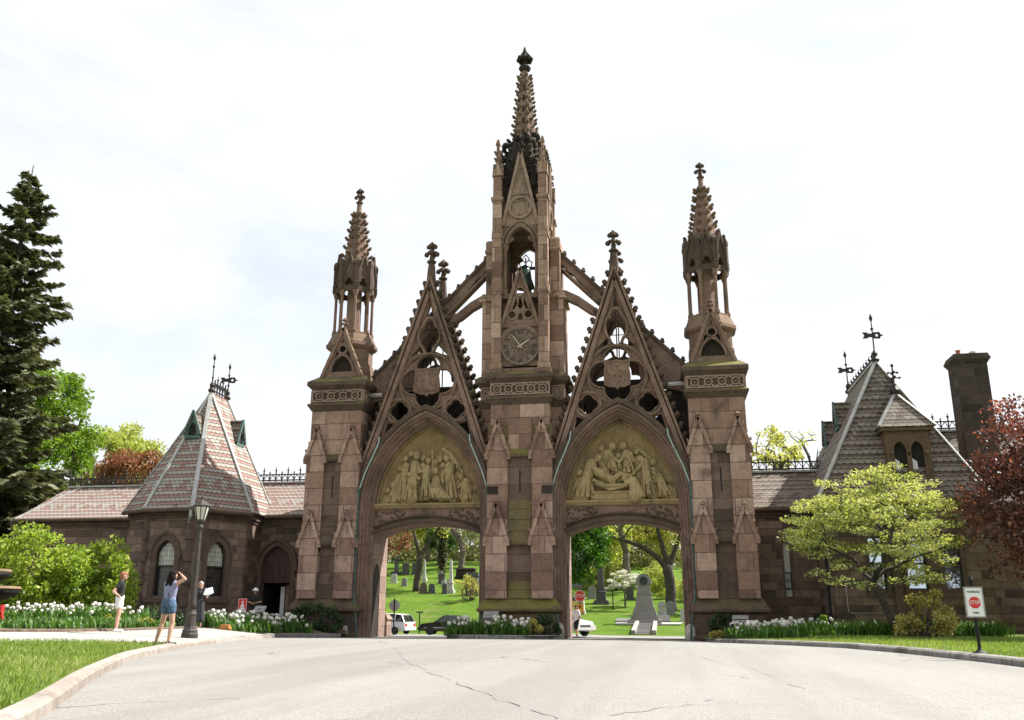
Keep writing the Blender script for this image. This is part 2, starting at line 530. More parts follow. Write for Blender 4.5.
def leaded(name, a, bcol, w, h, lead):
    m, nt, b = new_mat(name); t = NT(nt)
    uv, u, v, nz, P = t.face_uv()
    br = t.n('ShaderNodeTexBrick'); br.offset = 0.0
    br.inputs['Color1'].default_value = a + (1,); br.inputs['Color2'].default_value = bcol + (1,); br.inputs['Mortar'].default_value = lead + (1,)
    br.inputs['Scale'].default_value = 1; br.inputs['Mortar Size'].default_value = .009; br.inputs['Brick Width'].default_value = w; br.inputs['Row Height'].default_value = h
    t.l(uv, br.inputs['Vector'])
    t.l(br.outputs['Color'], b.inputs['Base Color']); b.inputs['Roughness'].default_value = .18; b.inputs['Specular IOR Level'].default_value = .6
    return m
M['leaded_pale'] = leaded('pale_leaded_glass', (.52, .52, .44), (.36, .37, .31), .15, .24, (.03, .028, .025))
M['leaded_dark'] = leaded('dark_leaded_glass', (.035, .032, .03), (.015, .014, .014), .13, .2, (.085, .075, .065))
# ------------------------------------------------------------------ shared shapes
def capsule_bm(bm, p, q, r1, r2, n=10, rings=4, sy=1.0):
    """tapered capsule p->q as a closed shell (sy flattens along world y)"""
    p = Vector(p); q = Vector(q); d = q - p; L = d.length
    d = d.normalized() if L > 1e-6 else Vector((0, 0, 1))
    u = d.orthogonal().normalized(); w = d.cross(u)
    rows = []
    for i in range(rings + 1):
        a = -pi / 2 + (pi / 2) * i / rings
        rows.append((p + d * r1 * sin(a), max(1e-4, r1 * cos(a))))
    for i in range(rings + 1):
        a = (pi / 2) * i / rings
        rows.append((q + d * r2 * sin(a), max(1e-4, r2 * cos(a))))
    mid = (p + q) / 2
    vv = []
    for c, r in rows:
        row = []
        for k in range(n):
            a = 2 * pi * k / n
            pt = c + (u * cos(a) + w * sin(a)) * r
            if sy != 1.0:
                ax = c.y
                pt.y = ax + (pt.y - ax) * sy
            row.append(bm.verts.new(pt))
        vv.append(row)
    for a, b in zip(vv[:-1], vv[1:]):
        for k in range(n):
            k2 = (k + 1) % n
            bm.faces.new((a[k], a[k2], b[k2], b[k]))
    bm.faces.new(vv[0][::-1]); bm.faces.new(vv[-1])


def remeshed(name, caps, voxel, mat, parent=None, smooth=2, post=None):
    """union of capsules -> one continuous skin"""
    bm = bmesh.new()
    for c in caps:
        capsule_bm(bm, *c[:4], **(c[4] if len(c) > 4 else {}))
    me = bpy.data.meshes.new(name); bm.to_mesh(me); bm.free()
    o = bpy.data.objects.new(name, me); COL.objects.link(o)
    r = o.modifiers.new('r', 'REMESH'); r.mode = 'VOXEL'; r.voxel_size = voxel; r.use_smooth_shade = True
    if smooth:
        s = o.modifiers.new('s', 'SMOOTH'); s.iterations = smooth; s.factor = .5
    dg = bpy.context.evaluated_depsgraph_get(); dg.update()
    m2 = bpy.data.meshes.new_from_object(o.evaluated_get(dg))
    bpy.data.objects.remove(o); bpy.data.meshes.remove(me)
    m2.name = name
    if post: post(m2)
    m2.materials.clear(); m2.materials.append(mat)
    m2.polygons.foreach_set('use_smooth', [True] * len(m2.polygons))
    return link(name, m2, parent)


def text_mesh(name, s, size, mat, parent=None, M=None, depth=.004, align='CENTER'):
    cu = bpy.data.curves.new(name, 'FONT'); cu.body = s; cu.size = size; cu.extrude = depth
    cu.align_x = align; cu.align_y = 'CENTER'; cu.resolution_u = 3
    o = bpy.data.objects.new(name, cu); COL.objects.link(o)
    dg = bpy.context.evaluated_depsgraph_get(); dg.update()
    me = bpy.data.meshes.new_from_object(o.evaluated_get(dg))
    bpy.data.objects.remove(o); bpy.data.curves.remove(cu)
    if M is not None: me.transform(M)
    me.materials.clear(); me.materials.append(mat)
    me.name = name
    return link(name, me, parent)


def rings(mb, cx, cy, lst):
    """stack of rectangular rings (z, half x, half y)"""
    vs = []; fs = []
    for z, hx, hy in lst:
        vs += [(cx - hx, cy - hy, z), (cx + hx, cy - hy, z), (cx + hx, cy + hy, z), (cx - hx, cy + hy, z)]
    m = len(lst)
    for j in range(m - 1):
        for i in range(4):
            k = (i + 1) % 4
            fs.append((j * 4 + i, j * 4 + k, j * 4 + 4 + k, j * 4 + 4 + i))
    fs.append((3, 2, 1, 0)); fs.append(tuple((m - 1) * 4 + i for i in range(4)))
    mb.add(vs, fs); return mb


def gablet_cap(mb, xc, half, z0, z1, y0, y1, rake=.16, fin=.3):
    """steep little gable on a buttress: solid prism and raking copings, finial knob"""
    mb.plate([(xc - half, z0), (xc + half, z0), (xc, z1)], (), y0 + .03, y1)
    for s in (-1, 1):
        mb.bar((xc + s * (half + .05), y0 + .02, z0 - .06), (xc, y0 + .02, z1 + .06), .22, rake, (s * .5, 0, 1))
        # sloping roof slab
        mb.bar((xc + s * (half + .04), (y0 + y1) / 2 + .05, z0 - .04), (xc, (y0 + y1) / 2 + .05, z1 + .04), (y1 - y0), .07, (s * .5, 0, 1))
        mb.box(xc + s * (half + .02) - .09, xc + s * (half + .02) + .09, y0 - .07, y0 + .2, z0 - .22, z0 - .05)
    for s in (-1, 1):
        for t in (.22, .48, .74):
            crocket(mb, (xc + s * (half + .09) * (1 - t), y0 + .02, z0 + (z1 - z0) * t + .08), (s, 0, .4), .15, (-s * .4, 0, 1))
    if fin:
        mb.lathe([(.05, 0), (.05, fin * .4), (.12, fin * .55), (.13, fin * .7), (.05, fin)], 6, (xc, y0 + .06, z1))


M['trim_light'] = stone('brownstone_pale_carving', [(.25, .17, .13), (.35, .25, .195), (.41, .305, .24)], joint=False, moss=.3, grime=.4)
YC = 1.9
GATE = empty('cemetery_gate', (0, YC, .2))
tag(GATE, 'towering brownstone gothic gate with two pointed arches, pinnacled towers and a clock', 'gate')


def buttress_pair(xs, w, zlist, yproj):
    """returns a list of MB, one per buttress; zlist = ((eaves, apex), ...) from the lower tier up"""
    out = []
    for xc in xs:
        a = MB()
        z0 = 2.1
        for (ze, za), yp in zip(zlist, yproj):
            a.box(xc - w / 2, xc + w / 2, yp, .6, z0, ze)
            gablet_cap(a, xc, w / 2 + .03, ze, za, yp - .02, .6)
            z0 = ze - .4
        out.append(a)
    return out


def cornice_rings(hx, hy, zl):
    """lower ledge, frieze band and cap around a tower; zl = z of the lower ledge's edge"""
    z = zl
    return [(z - .36, hx, hy), (z - .3, hx + .05, hy + .05), (z - .1, hx + .17, hy + .17), (z - .09, hx + .21, hy + .21), (z, hx + .21, hy + .21), (z + .1, hx + .06, hy + .06)]


def frieze(mb, xc, half, z0, z1, y, n):
    """carved band: frame and interlaced rings standing proud of the wall at y"""
    mb.box(xc - half, xc + half, y - .05, y + .05, z1 - .07, z1)
    mb.box(xc - half, xc + half, y - .05, y + .05, z0, z0 + .07)
    for s in (-1, 1):
        mb.box(xc + s * (half - .035) - .035, xc + s * (half - .035) + .035, y - .05, y + .05, z0 + .07, z1 - .07)
    zc = (z0 + z1) / 2; p = (half * 2 - .14) / n; r = min(p * .5, (z1 - z0) / 2 - .09)
    for i in range(n):
        cx = xc - half + .07 + p * (i + .5)
        mb.sweep(circle(cx, zc, r * .8, 14), [(-.03, y - .04), (.03, y - .04), (.03, y + .03), (-.03, y + .03)], True)
        for sx in (-1, 1):
            for sz in (-1, 1):
                mb.bar((cx + sx * r * .72, y, zc + sz * r * .72), (cx + sx * p * .5, y, zc + sz * (z1 - z0 - .14) * .5), .07, .07, (0, 1, 0))
        mb.ball((cx, y - .0, zc), r * .22, 6, 4, 1, .6, 1)


def plinth(cx, hx, hy):
    a = MB()
    rings(a, cx, YC, [(-.6, hx + .22, hy + .22), (.45, hx + .22, hy + .22), (.52, hx + .14, hy + .14), (1.4, hx + .14, hy + .14), (1.5, hx + .3, hy + .3), (1.53, hx + .36, hy + .36), (1.64, hx + .36, hy + .36), (1.66, hx + .32, hy + .32), (1.9, hx + .2, hy + .2), (1.92, hx + .17, hy + .17), (2.15, hx + .04, hy + .04)])
    return a


def weathering(mb, x0, x1, zs, yin):
    """steps of sloping stones between two buttresses; zs = [(z, y)...] from below"""
    for (za, ya), (zb, yb) in zip(zs[:-1], zs[1:]):
        mb.add([(x0, ya, za), (x1, ya, za), (x1, yin, za), (x0, yin, za), (x0, yb, zb), (x1, yb, zb), (x1, yin, zb), (x0, yin, zb)],
               [(0, 3, 2, 1), (4, 5, 6, 7), (0, 1, 5, 4), (1, 2, 6, 5), (2, 3, 7, 6), (3, 0, 4, 7)])


# ------------------------------------------------------------------ side towers
def make_side_tower():
    T = 9.45; hx, hy = 1.32, 1.72
    F = YC - hy                       # front wall plane
    body = MB()
    rings(body, T, YC, [(-.5, hx, hy), (11.6, hx, hy)])
    body.cur = 1
    for zs in ([(2.1, F - .22), (2.5, F - .1), (2.9, F - .003)], [(4.55, F - .3), (4.62, F - .34), (4.75, F - .34), (5.1, F - .22), (5.12, F - .24), (5.5, F - .14), (5.52, F - .16), (5.9, F - .06), (6.25, F - .003)], [(8.72, F - .2), (8.85, F - .2), (9.1, F - .03)]):
        weathering(body, T - .46, T + .46, zs, F + .1)
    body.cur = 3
    body.box(T - .46, T + .46, F - .03, F + .1, 2.1, 8.75)  # darker stone panel between the buttresses
    body.cur = 2
    body.box(T - .035, T + .035, F - .042, F + .05, 6.9, 8.0)  # dark strip stands in for the shade inside a slit window
    st = body.build('side_tower', [M['stone'], M['trimdark'], M['dark'], M['stone_dark']], GATE)
    plinth(T, hx + .08, hy + .12).build('plinth', M['trimdark'], st)
    for a in buttress_pair((T - .915, T + .915), .93, ((4.7, 6.1), (8.85, 10.3)), (F - .38, F - .18)):
        b2 = MB().merge(a); b2.build('buttress', M['stone'], st)
    back = Matrix.Translation((2 * T, 2 * YC, 0)) @ Matrix.Rotation(pi, 4, 'Z')
    for a in buttress_pair((T - .915, T + .915), .93, ((4.7, 6.1), (8.85, 10.3)), (F - .38, F - .18)):
        MB().merge(a, back).build('buttress', M['stone'], st)
    c = MB()
    rings(c, T, YC, cornice_rings(hx, hy, 11.68))
    rings(c, T, YC, [(12.42, hx + .04, hy + .04), (12.5, hx + .1, hy + .1), (12.62, hx + .22, hy + .22), (12.64, hx + .26, hy + .26), (12.84, hx + .26, hy + .26), (12.9, hx + .2, hy + .2), (13.12, hx + .02, hy - .2), (13.25, hx - .08, hy - .4)])
    c.build('cornice', M['mossy_edge'], st)
    f = MB()
    f.cur = 1; rings(f, T, YC, [(11.7, hx + .03, hy + .03), (12.5, hx + .03, hy + .03)]); f.cur = 0  # darker stone field behind the raised tracery
    fr = MB(); frieze(fr, T, hx + .03, 11.8, 12.42, YC - hy - .06, 4); f.merge(fr); f.merge(fr, back)
    sd = MB(); frieze(sd, T, hy + .03, 11.8, 12.42, YC - hx - .06, 5)
    for s in (1, -1):
        f.merge(sd, Matrix.Translation((T, YC, 0)) @ Matrix.Rotation(s * pi / 2, 4, 'Z') @ Matrix.Translation((-T, -YC, 0)))
    f.build('frieze', [M['trim_light'], M['trimdark']], st)
    p = MB()
    p.oct([(1.1, 13.05), (1.1, 14.1), (1.04, 14.18), (1.04, 14.9), (1.18, 14.98), (1.27, 15.08), (1.27, 15.25), (1.2, 15.3), (1.02, 15.75), (1.02, 15.85)], (T, YC, 0))
    p.build('pedestal', M['trim'], st)
    for k in (0, 2):
        g = MB(); D = 1.36
        yf = -D
        g.plate([(-1.02, 13.2), (1.02, 13.2), (0, 15.75)], [circle(0, 14.72, .2, 12), parch(0, .6, 13.5, .98, 5)[:], [(-.44, 14.18), (-.2, 14.5), (-.27, 14.62), (-.36, 14.55)], [(.44, 14.18), (.36, 14.55), (.27, 14.62), (.2, 14.5)], [(-.1, 15.05), (.1, 15.05), (0, 15.35)]], yf, yf + .22)
        g.cur = 1; g.plate([(-.98, 13.2), (.98, 13.2), (0, 15.7)], (), yf + .24, -.9); g.cur = 0  # near-black backing paints the shade inside the gablet openings
        g.sweep(circle(0, 14.72, .23, 14), [(-.045, yf - .05), (.045, yf - .05), (.045, yf + .02), (-.045, yf + .02)], True)
        g.sweep(parch(0, .62, 13.5, 1.0, 6), [(-.05, yf - .05), (.05, yf - .05), (.05, yf + .02), (-.05, yf + .02)])
        for s in (-1, 1):
            g.bar((s * 1.06, yf + .07, 13.2), (0, yf + .07, 15.86), .34, .17, (s * .4, 0, 1))
            g.bar((s * 1.02, (yf - .85) / 2, 13.22), (0, (yf - .85) / 2, 15.74), .55, .06, (s * .4, 0, 1))
            for j in range(5):
                t = .16 + .17 * j
                crocket(g, (s * 1.08 * (1 - t), yf + .07, 13.2 + 2.66 * t), (s, 0, .38), .17, (-s * .38, 0, 1))
        finial(g, (0, yf + .1, 15.78), .72)
        q = MB().merge(g, Matrix.Translation((T, YC, 0)) @ Matrix.Rotation(k * pi / 2, 4, 'Z'))
        q.build('gablet', [M['trim'], M['soot_shade']], st)
    t = MB()
    t.oct([(.42, 15.8), (.42, 16.0), (.36, 16.1), (.36, 18.9)], (T, YC, 0))
    t.build('turret_core', M['trim'], st)
    for k in range(8):
        a = pi / 8 + k * pi / 4; x, y = T + .98 * cos(a), YC + .98 * sin(a)
        c = MB()
        c.lathe([(.15, 15.8), (.15, 15.92), (.12, 15.95), (.12, 16.02), (.085, 16.06), (.08, 17.85), (.1, 17.88), (.12, 17.92), (.16, 18.08), (.17, 18.2)], 8, (x, y, 0))
        c.build('colonnette', M['trim'], st)
    cn = MB()
    cn.oct([(.98, 19.3), (1.0, 19.45), (.84, 19.9), (.7, 20.2)], (T, YC, 0))
    cn.oct([(.7, 18.9), (.9, 19.3)], (T, YC, 0))
    for k in range(8):
        R = Matrix.Translation((T, YC, 0)) @ Matrix.Rotation(k * pi / 4 + pi / 2, 4, 'Z')
        g = MB(); w = .40
        g.plate([(-w, 18.15), (w, 18.15), (w, 18.9), (0, 20.15), (-w, 18.9)], [foil(0, 18.62, 3, .12, .14, pi / 2, 4)], -1.0, -.86)
        # pointed opening below the gablet
        g.plate([(-w, 17.95), (-w, 18.2), (w, 18.2), (w, 17.95), (w - .06, 17.95), (.16, 18.17), (0, 18.195), (-.16, 18.17), (-w + .06, 17.95)], (), -1.0, -.86)
        for s in (-1, 1):
            g.bar((s * .43, -.98, 18.85), (0, -.98, 20.25), .2, .1, (s * .4, 0, 1))
        g.ball((0, -1.0, 20.3), .1, 6, 4)
        cn.merge(g, R)
        a = pi / 8 + k * pi / 4
        b = MB()
        b.lathe([(.13, 18.15), (.19, 18.3), (.19, 18.6), (.165, 18.62), (.165, 19.55), (.2, 19.6), (.2, 19.8), (.18, 19.84), (.1, 19.98)], 4, (0, 0, 0), pi / 4)
        cn.merge(b, Matrix.Translation((T + 1.07 * cos(a), YC + 1.07 * sin(a), 0)) @ Matrix.Rotation(a, 4, 'Z'))
    cn.build('canopy', M['trimdark'], st)
    s = MB()
    s.oct([(.66, 20.1), (.19, 23.1), (.13, 23.25), (.12, 23.65)], (T, YC, 0))
    for j, z in enumerate((20.45, 20.95, 21.45, 21.95, 22.45, 22.9)):
        r = .66 - (z - 20.1) * .157
        for k in range(8):
            a = pi / 8 + k * pi / 4
            crocket(s, (T + r * 1.08 * cos(a), YC + r * 1.08 * sin(a), z), (cos(a), sin(a), .2), .25, (0, 0, 1))
    s.build('spire', M['trim'], st)
    f = MB(); finial(f, (T, YC, 23.55), 1.1); f.build('finial', M['trimdark'], st)
    return st


st = make_side_tower()
copy_tree(st, (-18.9, 0, 0))


# ------------------------------------------------------------------ central clock tower
def make_central_tower():
    hx, hy = 1.46, 1.78
    F = YC - hy
    body = MB()
    rings(body, 0.02, YC, [(-.5, hx, hy), (11.6, hx, hy)])
    rings(body, 0.02, YC, [(8.9, 2.12, .95), (17.1, 2.12, .95)])
    body.cur = 1
    for zs in ([(2.1, F - .3), (2.5, F - .16), (2.52, F - .18), (2.95, F - .003)], [(4.5, F - .32), (4.58, F - .4), (4.75, F - .4), (5.15, F - .28), (5.17, F - .31), (5.7, F - .2), (5.72, F - .23), (6.2, F - .12), (6.22, F - .15), (6.75, F - .003)], [(8.7, F - .22), (8.85, F - .25), (9.1, F - .12)]):
        weathering(body, -.53, .57, zs, F + .1)
    for s in (-1, 1):
        weathering(body, .02 + s * 1.03 - .53, .02 + s * 1.03 + .53, [(9.2, F - .05), (9.24, F - .12), (9.7, F - .02), (9.72, F - .09), (10.3, F - .003)], F + .05)
    body.cur = 0
    body.box(-.55, .6, F - .1, F + .1, 9.08, 10.6)
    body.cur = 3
    body.box(-.53, .57, F - .03, F + .1, 2.1, 8.75)  # darker stone panel between the central buttresses
    body.cur = 2
    body.box(-.02, .055, F - .042, F + .05, 7.0, 8.05)  # dark strip painted as the shade of a slit window
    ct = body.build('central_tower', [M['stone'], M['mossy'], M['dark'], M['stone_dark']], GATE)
    plinth(0.02, hx + .14, hy + .16).build('plinth', M['mossy'], ct)
    back = Matrix.Translation((.04, 2 * YC, 0)) @ Matrix.Rotation(pi, 4, 'Z')
    for Mx in (Matrix.Identity(4), back):
        for a in buttress_pair((-1.06, 1.1), 1.0, ((4.7, 6.35), (8.8, 10.4)), (F - .44, F - .2)):
            bm_ = MB().merge(a, Mx)
            if Mx is not back:
                bx = sum(p[0] for p in a.v) / len(a.v); bm_.cur = 1
                bm_.box(bx - .49, bx + (.05 if bx < 0 else .49), F - .204, F, 6.9, 7.3) if bx < 0 else bm_.box(bx - .02, bx + .49, F - .204, F, 6.9, 7.3)
            bm_.build('buttress', [M['stone'], M['soot_shade']], ct)
    c = MB()
    for X, Y in ((hx, hy), (2.14, .97)):
        rings(c, .02, YC, cornice_rings(X, Y, 11.68))
        rings(c, .02, YC, [(12.42, X + .04, Y + .04), (12.5, X + .1, Y + .1), (12.6, X + .22, Y + .22), (12.64, X + .27, Y + .27), (12.82, X + .27, Y + .27), (13.0, X + .05, Y + .05)])
    c.build('cornice', M['mossy_edge'], ct)
    f = MB()
    f.cur = 1; rings(f, .02, YC, [(11.7, hx + .03, hy + .03), (12.5, hx + .03, hy + .03)]); f.cur = 0  # darker field behind the raised rings
    fr = MB(); frieze(fr, .02, hx + .03, 11.8, 12.42, F - .06, 5); f.merge(fr); f.merge(fr, back)
    for sx in (-1, 1):
        frieze(f, .02 + sx * 1.82, .32, 11.8, 12.42, YC - .99, 1)
    f.build('frieze', [M['trim_light'], M['trimdark']], ct)
    # clock stage wall
    w = MB()
    rings(w, .02, YC, [(12.9, 1.42, 1.62), (15.6, 1.42, 1.62)])
    w.box(-.95, .99, .16, .5, 12.95, 13.28)
    w.add([(-.95, .16, 13.28), (.99, .16, 13.28), (.99, .4, 13.42), (-.95, .4, 13.42), (-.95, .16, 13.2), (.99, .16, 13.2), (.99, .4, 13.2), (-.95, .4, 13.2)], [(0, 1, 2, 3), (4, 7, 6, 5), (0, 4, 5, 1), (1, 5, 6, 2), (2, 6, 7, 3), (3, 7, 4, 0)])
    w.build('clock_wall', M['trim'], ct)
    # four clasping piers with pinnacles
    for sx in (-1, 1):
        for sy in (-1, 1):
            p = MB(); cx, cy = .02 + sx * 1.2, YC + sy * 1.65
            rings(p, cx, cy, [(12.9, .36, .36), (13.1, .36, .36), (13.16, .3, .3), (13.4, .3, .3), (13.46, .25, .25), (17.3, .25, .25)])
            rings(p, cx, cy, [(17.2, .25, .25), (22.3, .24, .24)])
            rings(p, cx, cy, [(22.3, .28, .28), (22.36, .32, .32), (22.5, .32, .32), (22.6, .22, .22), (23.75, .22, .22), (23.8, .26, .26), (23.9, .26, .26)])
            for k in range(4):
                g = MB(); g.plate([(-.26, 23.75), (.26, 23.75), (0, 24.6)], (), -.27, 0)
                g.plate([(-.26, 17.1), (.26, 17.1), (0, 17.75)], (), -.29, 0) if sy < 0 else None
                g.plate([(-.25, 20.2), (.25, 20.2), (0, 20.85)], (), -.29, 0)
                p.merge(g, Matrix.Translation((cx, cy, 0)) @ Matrix.Rotation(k * pi / 2, 4, 'Z'))
            p.lathe([(.2, 24.0), (.13, 24.7), (.1, 25.6), (.17, 25.7), (.15, 25.8), (.05, 26.05)], 4, (cx, cy, 0), pi / 4)
            for z in (24.8, 25.2):
                for k in range(4):
                    a = k * pi / 2 + pi / 4
                    crocket(p, (cx + .13 * cos(a), cy + .13 * sin(a), z), (cos(a), sin(a), .2), .15)
            p.build('pier', M['stone'], ct)
    # stepped side buttress piers
    for sx in (-1, 1):
        p = MB(); cx = .02 + sx * 1.83
        rings(p, cx, YC, [(17.0, .36, 1.0), (17.05, .44, 1.08), (17.15, .44, 1.08), (17.5, .3, .9)])
        p.build('side_buttress', M['stone'], ct); p = MB()
        rings(p, cx - sx * .22, YC, [(12.9, .5, 1.08), (13.15, .5, 1.08), (13.25, .42, 1.0), (13.4, .35, .9)])
        p.build('side_buttress', M['stone'], ct); p = MB()
        rings(p, cx - sx * .12, YC, [(17.2, .24, .9), (19.75, .24, .9), (19.8, .3, .98), (19.92, .3, .98), (20.0, .26, .92), (20.4, .26, .92), (20.5, .22, .8), (20.62, .16, .6)])
        p.build('side_buttress', M['stone'], ct)
    # open gable over the clock
    for k in range(2):
        g = MB(); y0 = -1.72
        g.plate([(-.98, 15.35), (.98, 15.35), (0, 18.4)],
                [circle(0, 17.25, .2, 12), circle(-.42, 16.0, .2, 12), circle(.42, 16.0, .2, 12),
                 [(-.14, 16.45), (0, 16.28), (.14, 16.45), (.05, 16.92), (-.05, 16.92)],
                 [(-.13, 15.72), (.13, 15.72), (.1, 15.98), (0, 16.12), (-.1, 15.98)],
                 [(-.42, 16.32), (-.3, 16.3), (-.16, 16.6), (-.2, 16.95)], [(.42, 16.32), (.2, 16.95), (.16, 16.6), (.3, 16.3)]], y0, y0 + .16)
        for cx, cz in ((0, 17.25), (-.42, 16.0), (.42, 16.0)):
            g.sweep(circle(cx, cz, .24, 14), [(-.05, y0 - .05), (.05, y0 - .05), (.05, y0 + .02), (-.05, y0 + .02)], True)
        g.sweep(circle(0, 14.33, 1.03, 22, .12, pi - .12, True), [(-.09, y0 - .1), (.09, y0 - .1), (.1, y0 + .2), (-.1, y0 + .2)])
        for s in (-1, 1):
            g.bar((s * .98, y0 + .03, 15.3), (0, y0 + .03, 18.5), .3, .15, (s * .3, 0, 1))
        MB().merge(g, Matrix.Translation((.02, YC, 0)) @ Matrix.Rotation(k * pi, 4, 'Z')).build('clock_gable', M['trim'], ct)
    # belfry: floor, four arches, ceiling
    b = MB()
    rings(b, .02, YC, [(16.95, 1.35, 1.6), (17.2, 1.35, 1.6)])
    rings(b, .02, YC, [(21.2, 1.2, 1.5), (22.4, 1.1, 1.4)])
    for k in range(4):
        D = 1.58 if k % 2 == 0 else 1.25
        g = MB()
        hole = parch(0, .66, 19.95, .98, 7)
        W = 1.0 if k % 2 == 0 else 1.45
        g.plate([(-W, 19.75), (-.66, 19.75)] + hole + [(.66, 19.75), (W, 19.75), (W, 21.5), (-W, 21.5)], (), -D, -D + .25)
        g.sweep(parch(0, .72, 19.95, 1.06, 8), [(-.07, -D - .1), (.07, -D - .1), (.07, -D + .05), (-.07, -D + .05)])
        g.sweep(parch(0, .92, 19.95, 1.3, 8), [(-.05, -D - .12), (.05, -D - .12), (.05, -D + .05), (-.05, -D + .05)])
        for s in (-1, 1):   # cusps and shafts
            g.plate([(s * .68, 19.98), (s * .38, 20.2), (s * .36, 20.32), (s * .55, 20.45)][::s], (), -D + .05, -D + .18)
            g.lathe([(.17, 17.15), (.17, 17.4), (.11, 17.5), (.1, 19.55), (.13, 19.6), (.2, 19.8), (.21, 19.95)], 8, (s * .83, -D + .1, 0))
        b.merge(g, Matrix.Translation((.02, YC, 0)) @ Matrix.Rotation(k * pi / 2, 4, 'Z'))
    b.build('belfry', M['trim'], ct)
    # steep upper gables with a roundel
    for k in range(4):
        g = MB(); D = 1.62 if k % 2 == 0 else 1.3
        g.plate([(-.92, 20.95), (.92, 20.95), (0, 25.0)], [parch(0, .72, 20.2, 1.06, 7)] if False else (), -D, -D + .3)
        g.plate(circle(0, 21.95, .55, 22), (), -D - .04, -D + .02)
        g.sweep(circle(0, 21.95, .58, 22), [(-.07, -D - .14), (.07, -D - .14), (.07, -D + .03), (-.07, -D + .03)], True)
        g.sweep(foil(0, 21.95, 4, .22, .26, pi / 4, 5), [(-.03, -D - .09), (.03, -D - .09), (.03, -D), (-.03, -D)], True)
        g.sweep([(-.38, 22.75), (.38, 22.75), (0, 24.3)], [(-.04, -D - .07), (.04, -D - .07), (.04, -D + .02), (-.04, -D + .02)], True)
        for s in (-1, 1):
            g.bar((s * .93, -D + .05, 20.95), (0, -D + .05, 25.25), .34, .16, (s * .25, 0, 1))
        MB().merge(g, Matrix.Translation((.02, YC, 0)) @ Matrix.Rotation(k * pi / 2, 4, 'Z')).build('upper_gable', M['trim_light'], ct)
    u = MB()
    rings(u, .02, YC, [(21.4, 1.12, 1.4), (23.2, 1.08, 1.3), (24.4, .95, 1.05)])
    u.oct([(1.1, 24.2), (1.05, 25.2), (.66, 26.7)], (.02, YC, 0))
    rnd = random.Random(3)
    for i in range(420):
        z = rnd.uniform(22.3, 26.75); a = rnd.uniform(0, 2 * pi)
        r = 1.34 - max(0, z - 25.6) * .5
        sq = min(1 / max(abs(cos(a)), abs(sin(a))), 1.2)
        crocket(u, (.02 + r * .86 * cos(a) * sq, YC + r * .95 * sin(a) * sq, z), (cos(a), sin(a), .2), .24)
    u.build('crocketed_crown', M['soot_shade'], ct)
    s = MB()
    s.oct([(.66, 26.3), (.26, 30.75), (.2, 30.9), (.17, 31.2)], (.02, YC, 0))
    for z in (26.5, 27.05, 27.6, 28.15, 28.7, 29.25, 29.8, 30.3, 30.75):
        r = .66 - (z - 26.3) * .09
        for k in range(8):
            a = pi / 8 + k * pi / 4
            crocket(s, (.02 + r * 1.08 * cos(a), YC + r * 1.08 * sin(a), z), (cos(a), sin(a), .2), .22)
    s.cur = 1
    for k in range(8):     # dark proud blocks stand in for shaded openings between the ribs
        a = k * pi / 4
        for z in (27.0, 27.75, 28.5, 29.25, 29.95):
            r = .66 - (z - 26.3) * .09
            s.box(0, 0, 0, 0, 0, 0) if False else None
            q = Matrix.Translation((.02, YC, z)) @ Matrix.Rotation(a, 4, 'Z')
            o = MB(); o.cur = 1; o.box(r - .1, r + .015, -.07, .07, -.2, .2); s.merge(o, q)
    s.build('spire', [M['trim'], M['soot_shade']], ct)
    f = MB()
    f.lathe([(.16, 30.95), (.14, 31.15), (.3, 31.28), (.36, 31.4), (.3, 31.5), (.12, 31.6), (.12, 31.9), (.26, 32.05), (.2, 32.25), (.13, 32.5), (.02, 32.85)], 10, (.02, YC, 0))
    for i in range(8):
        a = i * pi / 4
        f.ball((.02 + .34 * cos(a), YC + .34 * sin(a), 31.98), .16, 6, 4)
    for i in range(4):
        a = i * pi / 2
        f.ball((.02 + .13 * cos(a), YC + .13 * sin(a), 32.35), .1, 6, 4)
    f.build('finial', M['soot_shade'], ct)
    # the clock is a part of the gate with its own pieces
    ck = MB(); y = .16
    ck.lathe([(.93, 0), (.93, .1)], 40, (0, 0, 0)); 
    rg = MB().merge(ck, Matrix.Translation((.03, y + .1, 14.33)) @ Matrix.Rotation(pi / 2, 4, 'X'))
    rg.sweep(circle(.03, 14.33, .94, 40), [(-.05, y - .06), (.05, y - .06), (.05, y + .1), (-.05, y + .1)], True)
    rg.sweep(circle(.03, 14.33, .5, 30), [(-.025, y - .04), (.025, y - .04), (.025, y + .02), (-.025, y + .02)], True)
    for i in range(8):
        a = i * pi / 4
        rg.sweep(circle(.03 + .27 * cos(a), 14.33 + .27 * sin(a), .11, 10), [(-.018, y - .035), (.018, y - .035), (.018, y + .02), (-.018, y + .02)], True)
    cl = rg.build('clock', M['clock'], GATE)
    for i, s in enumerate(['XII', 'I', 'II', 'III', 'IIII', 'V', 'VI', 'VII', 'VIII', 'IX', 'X', 'XI']):
        a = pi / 2 - i * pi / 6
        Mx = Matrix.Translation((.03 + .72 * cos(a), y - .012, 14.33 + .72 * sin(a))) @ Matrix.Rotation(pi / 2, 4, 'X') @ Matrix.Rotation(a - pi / 2, 4, 'Z') @ Matrix.Scale(.8, 4, (1, 0, 0))
        text_mesh('numeral', s, .34, M['clock_dark'], cl, Mx, .015)
    for ang, L, wd in ((324, .74, .05), (57, .52, .075)):
        a = radians(90 - ang); d = Vector((cos(a), 0, sin(a))); o = Vector((.03, y - .09, 14.33))
        h = MB(); h.bar(o - d * .14, o + d * L, .02, wd, d.cross(Vector((0, 1, 0))), .02, wd * .45)
        h.build('clock_hand', M['pale_hand'], cl)
    return ct


